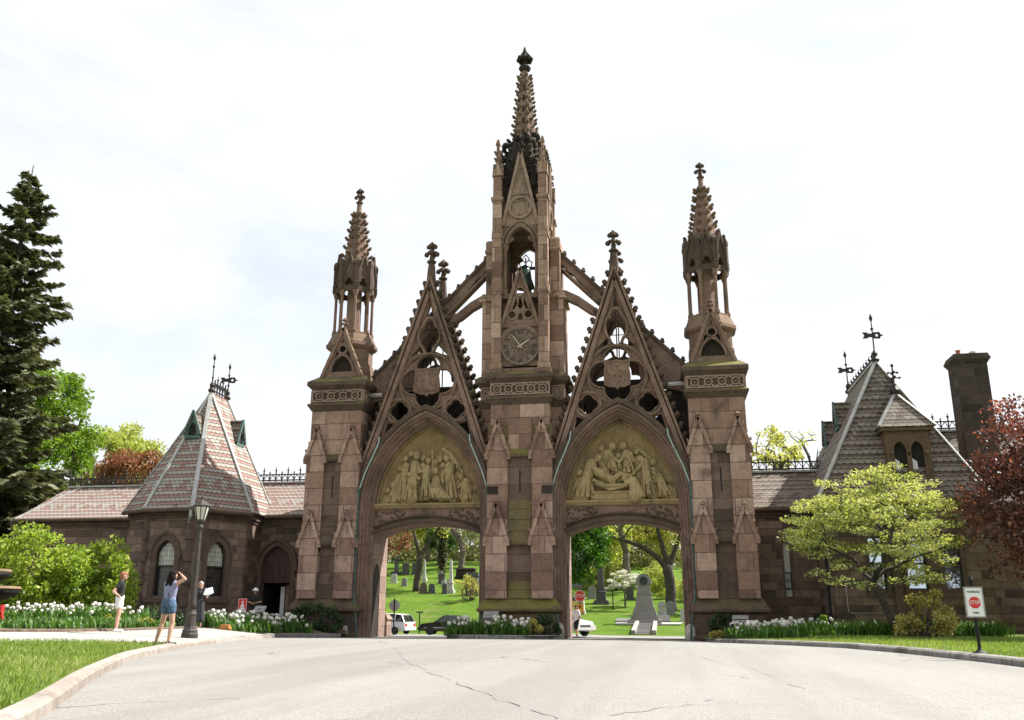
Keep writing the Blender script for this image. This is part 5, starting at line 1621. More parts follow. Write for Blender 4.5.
# lawns, pavement and beds in front
LAWN_L = KERB_L[:7] + [(-5.15, -20.5), (-5.75, -21.0), (-6.05, -22.0), (-6.5, -23.7), (-6.9, -25), (-8.2, -26.6), (-14, -32), (-24, -44), (-6, -46), (4.1, -41)]
sheet('lawn', LAWN_L, left_z, 1.0, M['lawn'], label='mown grass beside the drive at left', cat='lawn')
PATH = [(-5.15, -20.5), (-5.75, -21.0), (-6.05, -22.0), (-6.5, -23.7), (-6.9, -25), (-8.2, -26.6), (-14, -32), (-22, -38), (-34, -34), (-14, -24), (-9.9, -21.0), (-9.5, -19.2), (-9.4, -16.7), (-10.2, -11), (-11.4, -9.2), (-9.75, -8.0), (-8.2, -8.55), (-7.2, -11.5), (-6.3, -15), (-5.7, -18), (-5.15, -20.4)]
sheet('pavement', PATH, lambda x, y: left_z(x, y) + .004, 1.0, M['path'], label='sunlit pale pavement curving to the left', cat='pavement')
YARD_L = [(-9.9, -21.0), (-9.5, -19.2), (-9.4, -16.7), (-10.2, -11), (-11.4, -9.2), (-9.75, -8.0), (-9.6, -4.3), (-8.6, -2.2), (-8.2, -.9), (-8.2, 3.4), (-35, 3.4), (-40, -20), (-34, -34), (-14, -24)]
sheet('soil', YARD_L, lambda x, y: left_z(x, y) + .0, 1.2, M['soil'], label='brown mulch in front of the lodge', cat='soil')
LAWN_R = [(8.2, 3.5), (8.2, -1.3)] + KERB_R[1:] + [(30, -48), (40, -20), (36, 3.5)]
sheet('lawn', LAWN_R, right_z, 1.3, M['lawn'], label='mown grass in front of the right lodge', cat='lawn')


def kerb(name, line, zf, w, h, mat, label, side=1, zb=-.1):
    """stone kerb following a line; side=+1: the stone lies to the left of the direction of travel"""
    dense = []
    for a, b in zip(line[:-1], line[1:]):
        k = max(1, int(hypot(b[0] - a[0], b[1] - a[1]) / .6))
        dense += [(a[0] + (b[0] - a[0]) * i / k, a[1] + (b[1] - a[1]) * i / k) for i in range(k)]
    dense.append(line[-1])
    # round the polyline
    for _ in range(3):
        dense = [dense[0]] + [((p[0] + 2 * q[0] + r[0]) / 4, (p[1] + 2 * q[1] + r[1]) / 4) for p, q, r in zip(dense[:-2], dense[1:-1], dense[2:])] + [dense[-1]]
    m = MB()
    s = side
    prof = [(-.02 * s, zb), (-.02 * s, h * .75), (.03 * s, h), (w * s, h + .012), (w * s, zb)]
    m.sweep(dense, prof, False, lambda x, y, z: (x, z, zf(x, z) + y))
    o = m.build(name, mat); tag(o, label, 'kerb', None, 'structure'); return o
kerb('kerb', KERB_L[:7] + [(-5.1, -20.5)], road_z, .16, .135, M['kerb_pale'], 'pale concrete kerb along the left lawn', 1)
kerb('kerb', KERB_R, road_z, .24, .14, M['kerb'], 'grey stone kerb along the right lawn', 1)
kerb('kerb', [(-5.1, -20.5), (-5.7, -18), (-6.3, -15), (-7.2, -11.5), (-8.2, -8.6)], road_z, .2, .11, M['kerb_pale'], 'low worn kerb at the edge of the pavement', 1)
kerb('kerb', [(-10.6, -9.0), (-9.75, -7.95), (-9.6, -4.3), (-8.6, -2.2), (-8.2, -1.0)], road_z, .2, .17, M['kerb'], 'grey stone kerb round the tulips by the lodge door', 1)
kerb('kerb', [(-14, -24), (-9.9, -21.0), (-9.5, -19.2), (-9.4, -16.7), (-10.2, -11), (-10.6, -9.6)], left_z, .12, .06, M['soil'], 'low brown edging of the long flower bed', 1)
BED_C = [(-3.0, -1.2), (-3.0, -2.6), (-2.6, -3.0), (1.3, -3.0), (1.95, -2.2), (2.1, -1.0), (2.0, -.6)]
kerb('kerb', BED_C, road_z, .22, .17, M['kerb'], 'grey stone kerb round the tulips below the clock tower', 1 if False else 1)
sheet('soil', [(-2.95, -1.2), (-2.95, -2.6), (-2.6, -2.95), (1.3, -2.95), (1.9, -2.2), (2.05, -1.0), (1.95, -.2), (-1.9, -.2)], lambda x, y: road_z(x, y) + .14, .8, M['soil'], label='dark mulch of the bed below the clock tower', cat='soil')

# tarred cracks in the drive
for line, wd, lb in (([(-1.88, -14.9), (-.4, -18.6), (.78, -21.77), (1.9, -25.2), (3.11, -28.06), (3.79, -29.56), (4.73, -31.61), (5.37, -32.88), (5.9, -33.8)], .02, 'long dark crack across the middle of the drive'),
                 ([(6.2, -33.1), (6.6, -32.4), (7.03, -31.75), (7.2, -31.0)], .018, 'short dark crack near the bottom of the drive'),
                 ([(7.37, -21.76), (7.7, -23.9), (8.2, -26.04), (8.3, -28.4), (8.49, -30.23), (9.45, -31.29), (10.17, -31.78)], .013, 'thin crack in the right half of the drive'),
                 ([(.93, -33.72), (1.17, -33.29), (1.6, -32.9), (2.4, -32.3)], .02, 'thin crack beside the left kerb')):
    m = MB(); pts = []; rnd = random.Random(len(line))
    for a, b in zip(line[:-1], line[1:]):
        for i in range(6): pts.append((a[0] + (b[0] - a[0]) * i / 6 + rnd.uniform(-.06, .06), a[1] + (b[1] - a[1]) * i / 6 + rnd.uniform(-.03, .03)))
    vs = []; fs = []
    for i, p in enumerate(pts[:-1]):
        q = pts[i + 1]; d = Vector((q[0] - p[0], q[1] - p[1])).normalized(); w = wd * rnd.uniform(.15, .8)
        for s in (-1, 1): vs.append((p[0] - d.y * w * s, p[1] + d.x * w * s, road_z(*p) + .004))
    for i in range(len(pts) - 2):
        if rnd.random() < .16: continue
        fs.append((2 * i, 2 * i + 1, 2 * i + 3, 2 * i + 2))
    m.add(vs, fs); o = m.build('road_crack', M['sealer']); tag(o, lb, 'crack', None, 'structure')


# ------------------------------------------------------------------ blades and bulbs
def quads(name, co, mat, parent=None, smooth=False):
    """co: (n,4,3) array -> n separate quads in one mesh"""
    n = len(co); me = bpy.data.meshes.new(name)
    me.vertices.add(4 * n); me.vertices.foreach_set('co', np.asarray(co, dtype=np.float32).reshape(-1))
    me.loops.add(4 * n); me.loops.foreach_set('vertex_index', np.arange(4 * n, dtype=np.int32))
    me.polygons.add(n); me.polygons.foreach_set('loop_start', np.arange(0, 4 * n, 4, dtype=np.int32)); me.polygons.foreach_set('loop_total', np.full(n, 4, dtype=np.int32))
    me.materials.append(mat); me.update(calc_edges=True); me.validate()
    return link(name, me, parent)


def poly_points(poly, n, rng):
    xs = [p[0] for p in poly]; ys = [p[1] for p in poly]; out = []
    while len(out) < n:
        x = rng.uniform(min(xs), max(xs)); y = rng.uniform(min(ys), max(ys)); c = False
        for i in range(len(poly)):
            x1, y1 = poly[i]; x2, y2 = poly[i - 1]
            if (y1 > y) != (y2 > y) and x < (x2 - x1) * (y - y1) / (y2 - y1) + x1: c = not c
        if c: out.append((x, y))
    return out


def blades(name, pts, zf, h, w, mat, lean=.35, rng=RNG):
    co = np.zeros((len(pts), 4, 3))
    for i, (x, y) in enumerate(pts):
        z = zf(x, y) - .01; hh = h * rng.uniform(.5, 1.25); a = rng.uniform(0, 2 * pi); ww = w * rng.uniform(.6, 1.2)
        dx, dy = cos(a) * ww / 2, sin(a) * ww / 2; b = rng.uniform(0, 2 * pi); l = hh * lean * rng.uniform(0, 1.4)
        co[i] = ((x - dx, y - dy, z), (x + dx, y + dy, z), (x + cos(b) * l + dx * .3, y + sin(b) * l + dy * .3, z + hh), (x + cos(b) * l - dx * .3, y + sin(b) * l - dy * .3, z + hh))
    return quads(name, co, mat)


M['blade'] = leaf_mat('grass_blades', [(.10, .165, .025), (.17, .25, .045), (.25, .32, .08), (.38, .39, .18)], .6, .4)
M['bulb_leaf'] = leaf_mat('tulip_leaves', [(.04, .10, .02), (.075, .16, .03), (.13, .23, .05)], .5, .35)
M['petal'] = leaf_mat('white_tulip_petals', [(.62, .60, .54), (.74, .72, .67), (.80, .77, .72), (.78, .66, .64)], .5, .3, (1, 1, .97))
near = [p for p in poly_points([(3.6, -38.5), (2.2, -36.8), (1.1, -34.6), (.2, -33), (-1.2, -30.5), (-3.4, -26), (-4.8, -22.2), (-5.3, -20.9), (-6.1, -22.2), (-7.2, -25.3), (-11, -29), (-9, -36), (-2, -40)], 42000, RNG)]
o = blades('grass_blades', near, left_z, .085, .02, M['blade'], .6); tag(o, 'short grass blades of the lawn beside the drive', 'grass', None, 'stuff')
LR = [(9.1, -4.2), (9.5, -8.1), (10.9, -12.1), (11.9, -14.9), (12.8, -17.5), (13.3, -20.2), (13.65, -22.2), (13.8, -25), (17, -25), (22, -14), (20, -5), (12, -3.5)]
o = blades('grass_blades', poly_points(LR, 26000, RNG), right_z, .09, .024, M['blade'], .6); tag(o, 'short grass blades of the lawn in front of the right lodge', 'grass', None, 'stuff')


def tulips(pts, zf, label, h=.52, flower=True, spread=.12, leaves=9, fsize=.075):
    fm = MB(); fm.smooth = True; leafc = []
    for x, y in pts:
        z = zf(x, y); hh = h * RNG.uniform(.6, 1.3); lx, ly = RNG.normal(0, .04, 2)
        for k in range(leaves):
            a = RNG.uniform(0, 2 * pi); L = hh * RNG.uniform(.65, 1.1); w = RNG.uniform(.028, .05); sx, sy = RNG.normal(0, spread, 2); o = Vector((x + sx, y + sy, z - .02))
            d = Vector((cos(a), sin(a), 0)); s = Vector((-d.y, d.x, 0)) * w; m = o + d * L * .22 + Vector((0, 0, L * .62)); t = o + d * L * .5 + Vector((0, 0, L))
            leafc.append((o - s * .6, o + s * .6, m + s, m - s)); leafc.append((m - s, m + s, t + s * .15, t - s * .15))
        if flower and noise.noise(Vector((x * 1.1, y * 1.1, 7))) > -.16:
            c = (x + lx, y + ly, z + hh); r = fsize * RNG.uniform(.6, 1.3)
            fm.lathe([(r * .35, -r * .7), (r * .95, -r * .3), (r * 1.0, r * .4), (r * .75, r * 1.15), (r * .2, r * .95)], 6, c, RNG.uniform(0, 1))
            leafc.append(((x, y, z), (x + .012, y, z), (x + lx + .01, y + ly, z + hh - .04), (x + lx, y + ly, z + hh - .04)))
    o = quads('flower_leaves', np.array([[tuple(p) for p in q] for q in leafc]), M['bulb_leaf']); tag(o, label[0], 'leaves', None, 'stuff')
    if flower:
        o = fm.build('tulips', M['petal']); tag(o, label[1], 'tulips', None, 'stuff')


def inset_z(zf, dz=.0): return lambda x, y: zf(x, y) + dz
tulips(poly_points([(-13.0, -6.3), (-10.2, -7.4), (-9.85, -4.4), (-8.9, -2.5), (-9.2, -2.0), (-12.6, -2.9)], 210, RNG), left_z, ('green tulip leaves by the lodge door', 'white tulips massed by the lodge door'))
tulips(poly_points([(-2.8, -2.6), (-2.55, -2.75), (.7, -2.75), (.7, -1.6), (-2.75, -1.6)], 110, RNG), lambda x, y: road_z(x, y) + .14, ('green tulip leaves below the clock tower', 'white tulips below the clock tower'), .6)
tulips(poly_points([(-15.4, -14.8), (-12.9, -14.2), (-12.6, -11), (-12.3, -9.8), (-14.5, -9.4), (-16.2, -13), (-18, -18), (-16.6, -19)], 330, RNG), left_z, ('green tulip leaves along the left path', 'long drift of white tulips along the left path'), .55, fsize=.058)
tulips(poly_points([(9.1, -2.0), (9.4, -3.4), (9.75, -6.2), (10.9, -5.6), (13.2, -4.2), (13.6, -3.0), (12, -2.2)], 260, RNG), right_z, ('green daffodil leaves by the right tower', 'white daffodils massed by the right tower'), .5)
tulips(poly_points([(10.0, -7.2), (13.2, -4.2), (18.8, -4.6), (19.6, -3.2), (13, -2.6)], 520, RNG), right_z, ('green flowerless daffodil leaves in front of the right lodge', ''), .48, False, .16, 9)
tulips(poly_points([(-11.0, -17), (-10.6, -11.5), (-12.2, -10.5), (-13.5, -14.5), (-12.5, -19.5)], 330, RNG), left_z, ('low green leaves at the edge of the left path', ''), .26, False, .2, 8)
# ------------------------------------------------------------------ trees and shrubs
def leaf_quads(centers, radii, n, size, rng, flat=.0, squash=1.0, drop=0.0):
    """n leaf quads scattered in soft balls around the centres"""
    centers = np.asarray(centers, float); radii = np.asarray(radii, float)
    w = radii ** 2; idx = rng.choice(len(centers), n, p=w / w.sum())
    d = rng.normal(0, 1, (n, 3)); d /= np.linalg.norm(d, axis=1)[:, None]
    r = radii[idx] * rng.uniform(0, 1, n) ** .45
    p = centers[idx] + d * r[:, None] * np.array([1, 1, squash])
    # leaf axes
    a = rng.normal(0, 1, (n, 3)); a[:, 2] = a[:, 2] * (1 - flat) - drop
    a /= np.linalg.norm(a, axis=1)[:, None]
    b = rng.normal(0, 1, (n, 3)); b[:, 2] *= (1 - flat)
    b -= a * (a * b).sum(1)[:, None]; b /= np.linalg.norm(b, axis=1)[:, None]
    s = size * rng.uniform(.55, 1.3, n)[:, None]
    return np.stack([p - a * s * .5, p + b * s * .32, p + a * s * .6, p - b * s * .32], 1)


def skeleton(trunk, clumps, rng, up=.25, r0=.3, sag=0.0, power=.5, seg=4, limbs=()):
    """trunk: list of points; clumps: points to reach. Returns MB of tapered limbs."""
    pos = [np.array(p, float) for p in trunk]; par = [-1] + list(range(len(trunk) - 1)); leaf = []
    first = max(1, int(len(trunk) * .4)); m0 = len(trunk); lim = MB(); lim.smooth = True; lr = {}
    for lb in limbs:
        k0 = m0 - 1; rr = [r0 * .62 * (1 - .72 * i / (len(lb) - 1)) for i in range(len(lb))]
        lim.tube(lb, rr, 8, cap=False)
        for q, r_ in zip(lb[1:], rr[1:]):
            pos.append(np.array(q, float)); par.append(k0); k0 = len(pos) - 1; lr[k0] = r_
    axis = np.array(trunk[-1], float)
    order = sorted(range(len(clumps)), key=lambda i: np.linalg.norm(np.array(clumps[i]) - axis))
    for i in order:
        c = np.array(clumps[i], float); best = None; bd = 1e9
        P = np.array(pos); dist = np.linalg.norm(P - c, axis=1)
        pen = np.maximum(0, P[:, 2] - c[2] + .15 * dist) * 1.2
        sc = dist + pen; sc[:first] += 5
        k = int(np.argmin(sc)); a = pos[k]; L = np.linalg.norm(c - a); last = k
        for j in range(1, seg + 1):
            t = j / seg
            q = a + (c - a) * t + np.array([0, 0, 1]) * (up * L * t * (1 - t)) + rng.normal(0, .035 * L, 3) * (1 - t) * (1 if j < seg else 0)
            pos.append(q); par.append(last); last = len(pos) - 1
        leaf.append(last)
    n = len(pos); w = np.zeros(n)
    for l in leaf: w[l] += 1
    for i in range(n - 1, 0, -1):
        if par[i] >= 0: w[par[i]] += max(w[i], .3)
    # order of creation guarantees parents come first
    rad = r0 * (np.maximum(w, .5) / w[0]) ** power
    mb = MB(); mb.smooth = True
    # trunk as one tube with a flared foot
    m = len(trunk)
    tr = [rad[i] for i in range(m)]
    for i in range(m): tr[i] = max(tr[i], r0 * (1 - .5 * i / max(1, m - 1)))
    tr[0] *= 1.35
    mb.tube(trunk, tr, 9)
    mb.merge(lim)
    for i in range(m, n):
        if i in lr: continue
        p = par[i]; rc = min(rad[i], lr.get(par[i], 9) * .7); rp = min(tr[p] * .96, rc * 1.5) if p < m else min(lr.get(p, rad[p]), rc * 1.6)
        mb.tube([pos[p], pos[i]], [rp, rc], 7 if rc > .08 else 5, cap=False)
    return mb


def ellip_clumps(c, r, n, rng, inner=.35, gaps=.0, seed=0, low=-1.0):
    out = []
    k = 0
    while len(out) < n and k < n * 50:
        k += 1
        d = rng.normal(0, 1, 3); d /= np.linalg.norm(d)
        if d[2] < low: continue
        t = rng.uniform(inner, 1) ** .6
        p = np.array(c) + d * np.array(r) * t
        if gaps and k < n * 20 and noise.noise(Vector(p * (1.6 / max(r))) + Vector((seed * 3.7, 0, 0))) < -.2 + gaps * .1: continue
        out.append(p)
    return out


def tree(name, base, trunk_top, crown_c, crown_r, nclump, clump_r, nleaf, lsize, lmat, bark, r0, label, group=None, seed=1, up=.2, lean=0, flat=0., squash=.8, cat='tree', low=-.6, gaps=.5, extra=None, inner=.35, trunkn=7, drop=0.0, limbs=()):
    rng = np.random.default_rng(seed)
    base = np.array(base, float)
    E = empty(name, tuple(base)); tag(E, label, cat, group)
    t = []
    for i in range(trunkn + 1):
        f = i / trunkn
        p = base * (1 - f) + np.array(trunk_top, float) * f + (rng.normal(0, .011, 3) * np.linalg.norm(np.array(trunk_top) - base) if 0 < i < trunkn else 0)
        t.append(p)
    t[0] = base - np.array([0, 0, .3])
    cl = ellip_clumps(crown_c, crown_r, nclump, rng, inner, gaps, seed, low)
    if extra is not None: cl += [np.array(e, float) for e in extra]
    sk = skeleton([tuple(p) for p in t], cl, rng, up, r0, limbs=limbs)
    sk.build('trunk', bark, E, recalc=False)
    rr = clump_r * rng.uniform(.6, 1.25, len(cl))
    q = leaf_quads(cl, rr, nleaf, lsize, rng, flat, squash, drop)
    quads('crown', q, lmat, E)
    return E


M['leaf_spring'] = leaf_mat('fresh_green_leaves', [(.06, .13, .012), (.12, .215, .018), (.20, .30, .03), (.29, .36, .07)], .5, .4)
M['leaf_bright'] = leaf_mat('bright_yellow_green_leaves', [(.07, .13, .012), (.17, .27, .025), (.30, .38, .05), (.44, .48, .12)], .5, .4)
M['leaf_vivid'] = leaf_mat('vivid_green_leaves', [(.03, .08, .01), (.06, .15, .015), (.10, .22, .02)], .5, .35)
M['leaf_soft'] = leaf_mat('soft_yellow_green_leaves', [(.17, .20, .05), (.30, .33, .10), (.43, .45, .19), (.58, .57, .34)], .5, .45)
M['leaf_pale'] = leaf_mat('pale_yellow_green_leaves', [(.22, .23, .04), (.34, .34, .08), (.46, .43, .14), (.54, .49, .22)], .5, .55)
M['leaf_lime'] = leaf_mat('lime_spring_leaves', [(.17, .21, .035), (.30, .34, .06), (.42, .44, .14), (.54, .53, .27)], .5, .5)
M['leaf_deep'] = leaf_mat('deep_green_leaves', [(.025, .06, .01), (.045, .10, .015), (.07, .14, .02)])
M['leaf_copper'] = leaf_mat('copper_red_leaves', [(.05, .03, .027), (.105, .056, .048), (.18, .088, .07), (.44, .22, .12)], .4, .35, (1.4, .7, .5))
M['leaf_rust'] = leaf_mat('rust_red_leaves', [(.15, .065, .03), (.24, .11, .05), (.34, .17, .085)], .55, .3, (1.2, .8, .6))
M['needle'] = leaf_mat('spruce_needles', [(.045, .054, .026), (.085, .096, .046), (.135, .14, .07), (.19, .19, .10)], .6, .2)
M['blossom'] = leaf_mat('white_blossom', [(.55, .56, .45), (.68, .68, .58), (.75, .74, .68)], .6, .3, (1, 1, .95))
M['leaf_gold'] = leaf_mat('golden_shrub_leaves', [(.16, .14, .03), (.32, .28, .07), (.48, .42, .14), (.60, .52, .25)], .5, .4)
M['leaf_hedge'] = leaf_mat('dark_hedge_leaves', [(.012, .03, .010), (.022, .05, .014), (.035, .07, .02)], .5, .15)

# near the gate, right: light green japanese maple like tree over the lawn
JM = [(13.2, -5.2, 2.7), (14.0, -5.8, 2.5), (12.5, -5, 3.0), (16.8, -5.4, 2.7), (15.9, -5.8, 2.6), (13.4, -5.0, 3.2), (14.2, -5.6, 3.1), (16.4, -5.4, 3.1), (17.4, -4.8, 3.3), (12.6, -4.8, 3.7), (15.2, -4.6, 7.0), (12.0, -4.6, 5.0), (12.4, -4.4, 4.6), (18.2, -3.8, 4.3), (17.8, -4.6, 4.0), (13.0, -4, 4.1), (17.2, -3.4, 3.9), (15.0, -5.4, 3.8), (12.7, -5, 5.5)]
tree('ornamental_tree', (15.5, -4.3, .6), (14.75, -4.2, 2.7), (15.0, -4.2, 4.55), (3.35, 2.7, 2.7), 190, .58, 18500, .12, M['leaf_soft'], M['bark_dark'], .14, 'spreading lime green tree in front of the right lodge', seed=21, up=.12, squash=.3, low=-.75, extra=JM, flat=.45, gaps=.9)
# far right: copper beech leaning into the frame
tree('copper_tree', (24.8, -5.6, .65), (24.0, -5.5, 4.0), (23.0, -5.5, 6.4), (4.6, 3.4, 3.9), 260, .8, 36000, .155, M['leaf_copper'], M['bark_dark'], .26, 'copper red leaved tree at the right edge of the lawn', seed=5, up=.1, squash=.7, low=-.85, gaps=.9, extra=[(20.6, -6.6, 2.6), (21.4, -7.2, 2.4), (22.4, -7.4, 2.6), (20.2, -6.8, 3.6), (21.2, -7.6, 3.4), (22.2, -7.9, 3.4), (18.6, -5.6, 6.0), (18.4, -5.2, 4.3), (19.0, -5.7, 7.2), (18.9, -5.2, 3.2), (19.6, -5.8, 2.8), (18.2, -5.4, 5.2)])
# left: tall dark spruce
def conifer(name, base, H, R, nb, mat, label, seed, droop=.28, lsize=.55):
    rng = np.random.default_rng(seed); E = empty(name, base); tag(E, label, 'tree')
    mb = MB(); mb.smooth = True; b = np.array(base, float)
    mb.tube([b - [0, 0, .5], b + [0, 0, H * .5], b + [0, 0, H]], [H * .017, H * .01, .03], 8)
    co = []
    lvl = 0; z = H * .04
    while z < H * .985:
        f = z / H; prof = R * ((1 - f) ** .72) * (.82 + .3 * noise.noise(Vector((z * .35, seed, 0)))) + .25
        prof *= min(1, .42 + 2.1 * f)
        k = int(8 + 5 * (1 - f)); a0 = rng.uniform(0, 6.28)
        for j in range(k):
            a = a0 + 2 * pi * j / k + rng.normal(0, .2); L = prof * rng.uniform(.45, 1.25); zj = z + rng.normal(0, H * .006)
            if rng.uniform() < .06: continue
            d = np.array([cos(a), sin(a), 0]); pts = []
            for i in range(6):
                t = i / 5; pts.append(b + [0, 0, min(zj, H * .99)] + d * L * t + np.array([0, 0, -droop * L * t * (1.35 - t) + .05 * L * t * t]))
            mb.tube(pts, [.045 * (1 - f) + .02, .03, .025, .02, .015, .008], 4, cap=False)
            side = np.array([-d[1], d[0], 0]); n = int(18 + L * 19)
            t = rng.uniform(.12, 1.0, n) ** .8
            P = np.array([pts[0] * 1.0] * n); Pa = np.array(pts)
            ii = np.minimum((t * 5).astype(int), 4); ff = t * 5 - ii
            P = Pa[ii] * (1 - ff)[:, None] + Pa[ii + 1] * ff[:, None]
            sgn = rng.choice([-1, 1], n); w = (1 - t * .6) * L * .30 * rng.uniform(.25, 1.0, n)
            ax = side[None] * (sgn * w)[:, None] + d[None] * (w * .75)[:, None] + np.array([0, 0, -1])[None] * (w * rng.uniform(.1, .7, n))[:, None]
            nn = rng.normal(0, 1, (n, 3)); nn -= ax * ((nn * ax).sum(1) / np.maximum(1e-6, (ax * ax).sum(1)))[:, None]; nn /= np.linalg.norm(nn, axis=1)[:, None]
            wd = lsize * .26 * rng.uniform(.6, 1.3, n)[:, None]
            q = np.stack([P - nn * wd * .4, P + ax * .5 - nn * wd, P + ax + ax / np.linalg.norm(ax, axis=1)[:, None] * lsize * .3, P + ax * .5 + nn * wd], 1)
            co.append(q)
            q2 = q + rng.normal(0, .07, (n, 1, 3)); co.append(q2)
        z += H * .022 * (1.25 - .5 * f)
    mb.build('trunk', M['bark_dark'], E, recalc=False)
    quads('crown', np.concatenate(co), mat, E)
    return E
conifer('spruce_tree', (-35.0, 7.0, .5), 30.5, 7.0, 0, M['needle'], 'tall dark spruce at the left edge', 3, .3, .5)

# left shrubs in front of the lodge
def shrub(name, parts, nleaf, lsize, mat, label, seed, squash=.9, bark='bark_dark', flat=0., cr=.5, cat='shrub', group=None):
    rng = np.random.default_rng(seed); cl = []; rad = []
    for (c, r, n) in parts:
        for p in ellip_clumps(c, r, n, rng, .45, 0, seed, -.9): cl.append(p); rad.append(cr * rng.uniform(.6, 1.2))
    zb = min(c[2] - r[2] for c, r, n in parts)
    cx = sum(c[0] for c, r, n in parts) / len(parts); cy = sum(c[1] for c, r, n in parts) / len(parts)
    E = empty(name, (cx, cy, zb)); tag(E, label, cat, group)
    st = MB(); st.smooth = True
    for k in range(0, len(cl), max(1, len(cl) // 26)):
        p = cl[k]; f = np.array([cx + (p[0] - cx) * .35, cy + (p[1] - cy) * .35, zb])
        st.tube([f, (f + p) / 2 + rng.normal(0, .08, 3), p], [.035, .022, .01], 5, cap=False)
    st.build('stems', M[bark], E, recalc=False)
    quads('leaves', leaf_quads(cl, rad, nleaf, lsize, rng, flat, squash), mat, E)
    return E
shrub('flowering_shrub', [((-18.9, -8.6, 2.9), (2.3, 1.6, 1.9), 70), ((-20.8, -9.2, 2.7), (1.8, 1.6, 1.6), 40)], 11000, .17, M['leaf_bright'], 'large fresh green shrub at the left, beside the tiered fountain', 31)
shrub('flowering_shrub', [((-16.6, -7.2, 2.6), (1.55, 1.5, 1.8), 70), ((-18.0, -7.6, 2.4), (1.3, 1.4, 1.6), 34)], 9500, .18, M['leaf_bright'], 'large rounded fresh green shrub under the lodge window', 32)
shrub('low_shrub', [((-12.7, -8.6, 1.15), (1.2, .8, .5), 20)], 1800, .1, M['leaf_hedge'], 'low dark shrub below the left lodge window', 33, cr=.3)
shrub('low_shrub', [((-12.3, -12.6, 1.05), (.9, .6, .3), 14), ((-11.3, -12.2, 1.0), (.5, .5, .2), 8)], 1500, .09, M['leaf_gold'], 'low tan and green cushion plant beside the left path', 34, cr=.2)
shrub('golden_shrub', [((16.35, -5.7, 1.5), (.85, .8, .85), 34), ((15.5, -5.9, 1.05), (.5, .5, .4), 12)], 3000, .12, M['leaf_gold'], 'golden leaved shrub under the right lodge windows', 35, cr=.28)
shrub('box_hedge', [((-9.6, -1.0, 1.15), (1.2, .45, .75), 34), ((-8.7, -1.0, .95), (.55, .45, .6), 16)], 4200, .09, M['leaf_hedge'], 'dark clipped hedge at the foot of the left tower', 36, cr=.25, cat='hedge')
shrub('dark_shrub', [((1.5, -1.35, .85), (.5, .5, .6), 18)], 1700, .1, M['leaf_hedge'], 'dark round shrub at the right end of the clock tower bed', 37, cr=.22)
shrub('yellow_shrub', [((.95, -2.0, .8), (.42, .35, .4), 14)], 1000, .09, M['leaf_gold'], 'small yellow green shrub beside the tulips below the clock tower', 38, cr=.18)
shrub('dark_shrub', [((9.0, -1.2, 1.0), (.5, .4, .65), 14)], 1200, .1, M['leaf_hedge'], 'dark shrub behind the plaque at the right tower', 39, cr=.2)
shrub('yellow_shrub', [((8.7, -2.5, .6), (.35, .3, .22), 8)], 600, .08, M['leaf_gold'], 'low yellow plant at the foot of the right tower bed', 40, cr=.14)
shrub('leafy_plant', [((13.0, -3.4, .95), (.6, .5, .45), 12)], 900, .13, M['leaf_spring'], 'bright green clump beside the black downpipe', 41, cr=.2)

# trees behind the left lodge
tree('maple_tree', (-45.5, 25, .6), (-45.6, 25, 8), (-45.6, 25, 13.4), (4.6, 4.5, 8.6), 190, 1.15, 30000, .32, M['leaf_spring'], M['bark'], .5, 'full bright green maple behind the spruce', seed=51, gaps=.9, low=-.8)
tree('pale_tree', (-52, 44.5, 2.0), (-52, 44.5, 12), (-51.5, 44.5, 17.0), (6.0, 4.5, 4.0), 100, 1.1, 11000, .3, M['leaf_lime'], M['bark'], .42, 'pale green airy tree far behind the left lodge', seed=52, gaps=.9)
tree('copper_tree', (-34.2, 22, 1.0), (-34.2, 22, 8), (-34.0, 22, 11.5), (3.4, 2.8, 2.0), 60, .8, 7000, .24, M['leaf_rust'], M['bark'], .3, 'rust red tree top showing over the left lodge roof', seed=53)
tree('pale_tree', (17.3, 41, 2.0), (17.2, 41, 12), (16.9, 41, 15.6), (2.6, 2.5, 2.4), 34, .7, 1500, .28, M['leaf_pale'], M['bark'], .25, 'pale yellow tree top beside the right tower', seed=54)
tree('bare_tree', (20.5, 51, 3.0), (20.4, 51, 12), (20.2, 51, 16.3), (4.2, 3, 3.4), 60, .8, 700, .2, M['leaf_pale'], M['bark'], .25, 'almost bare tree top over the right wing roof', seed=55)

# trees on the hill, seen through the left arch
tree('oak_tree', (-20.2, 54.9, 3.5), (-19.9, 54.9, 7.3), (-19.4, 55, 13.2), (7, 5, 4.6), 80, 1.2, 6000, .3, M['leaf_pale'], M['bark_dark'], .36, 'dark forked trunk beside the white obelisk through the left arch', seed=61, up=.3, limbs=[[(-19.9, 54.9, 6.9), (-19.3, 55, 8.2), (-18.2, 55.2, 9.8), (-17.2, 55.4, 11.6), (-16.6, 55.4, 13.4)], [(-19.9, 54.9, 7.0), (-20.4, 54.8, 9), (-20.9, 54.7, 11), (-21.1, 54.7, 13.4)]], extra=[(-17.2, 55, 11.5), (-21.1, 54.7, 11.8), (-16.5, 55.5, 12.5)])
tree('spreading_tree', (-20.9, 80, 7.0), (-20.7, 80, 9.6), (-20.3, 80, 15.5), (9, 6, 5.8), 90, 1.2, 8500, .34, M['leaf_pale'], M['bark'], .42, 'broad branching tree on the hill top through the left arch', seed=62, up=.35, low=-.5)
tree('red_tree', (-27.6, 64, 5.0), (-27.4, 64, 6.6), (-26.4, 64, 9.2), (3.6, 3, 2.7), 50, .8, 2600, .26, M['leaf_rust'], M['bark_dark'], .25, 'reddish tree at the left side of the left arch', seed=63)
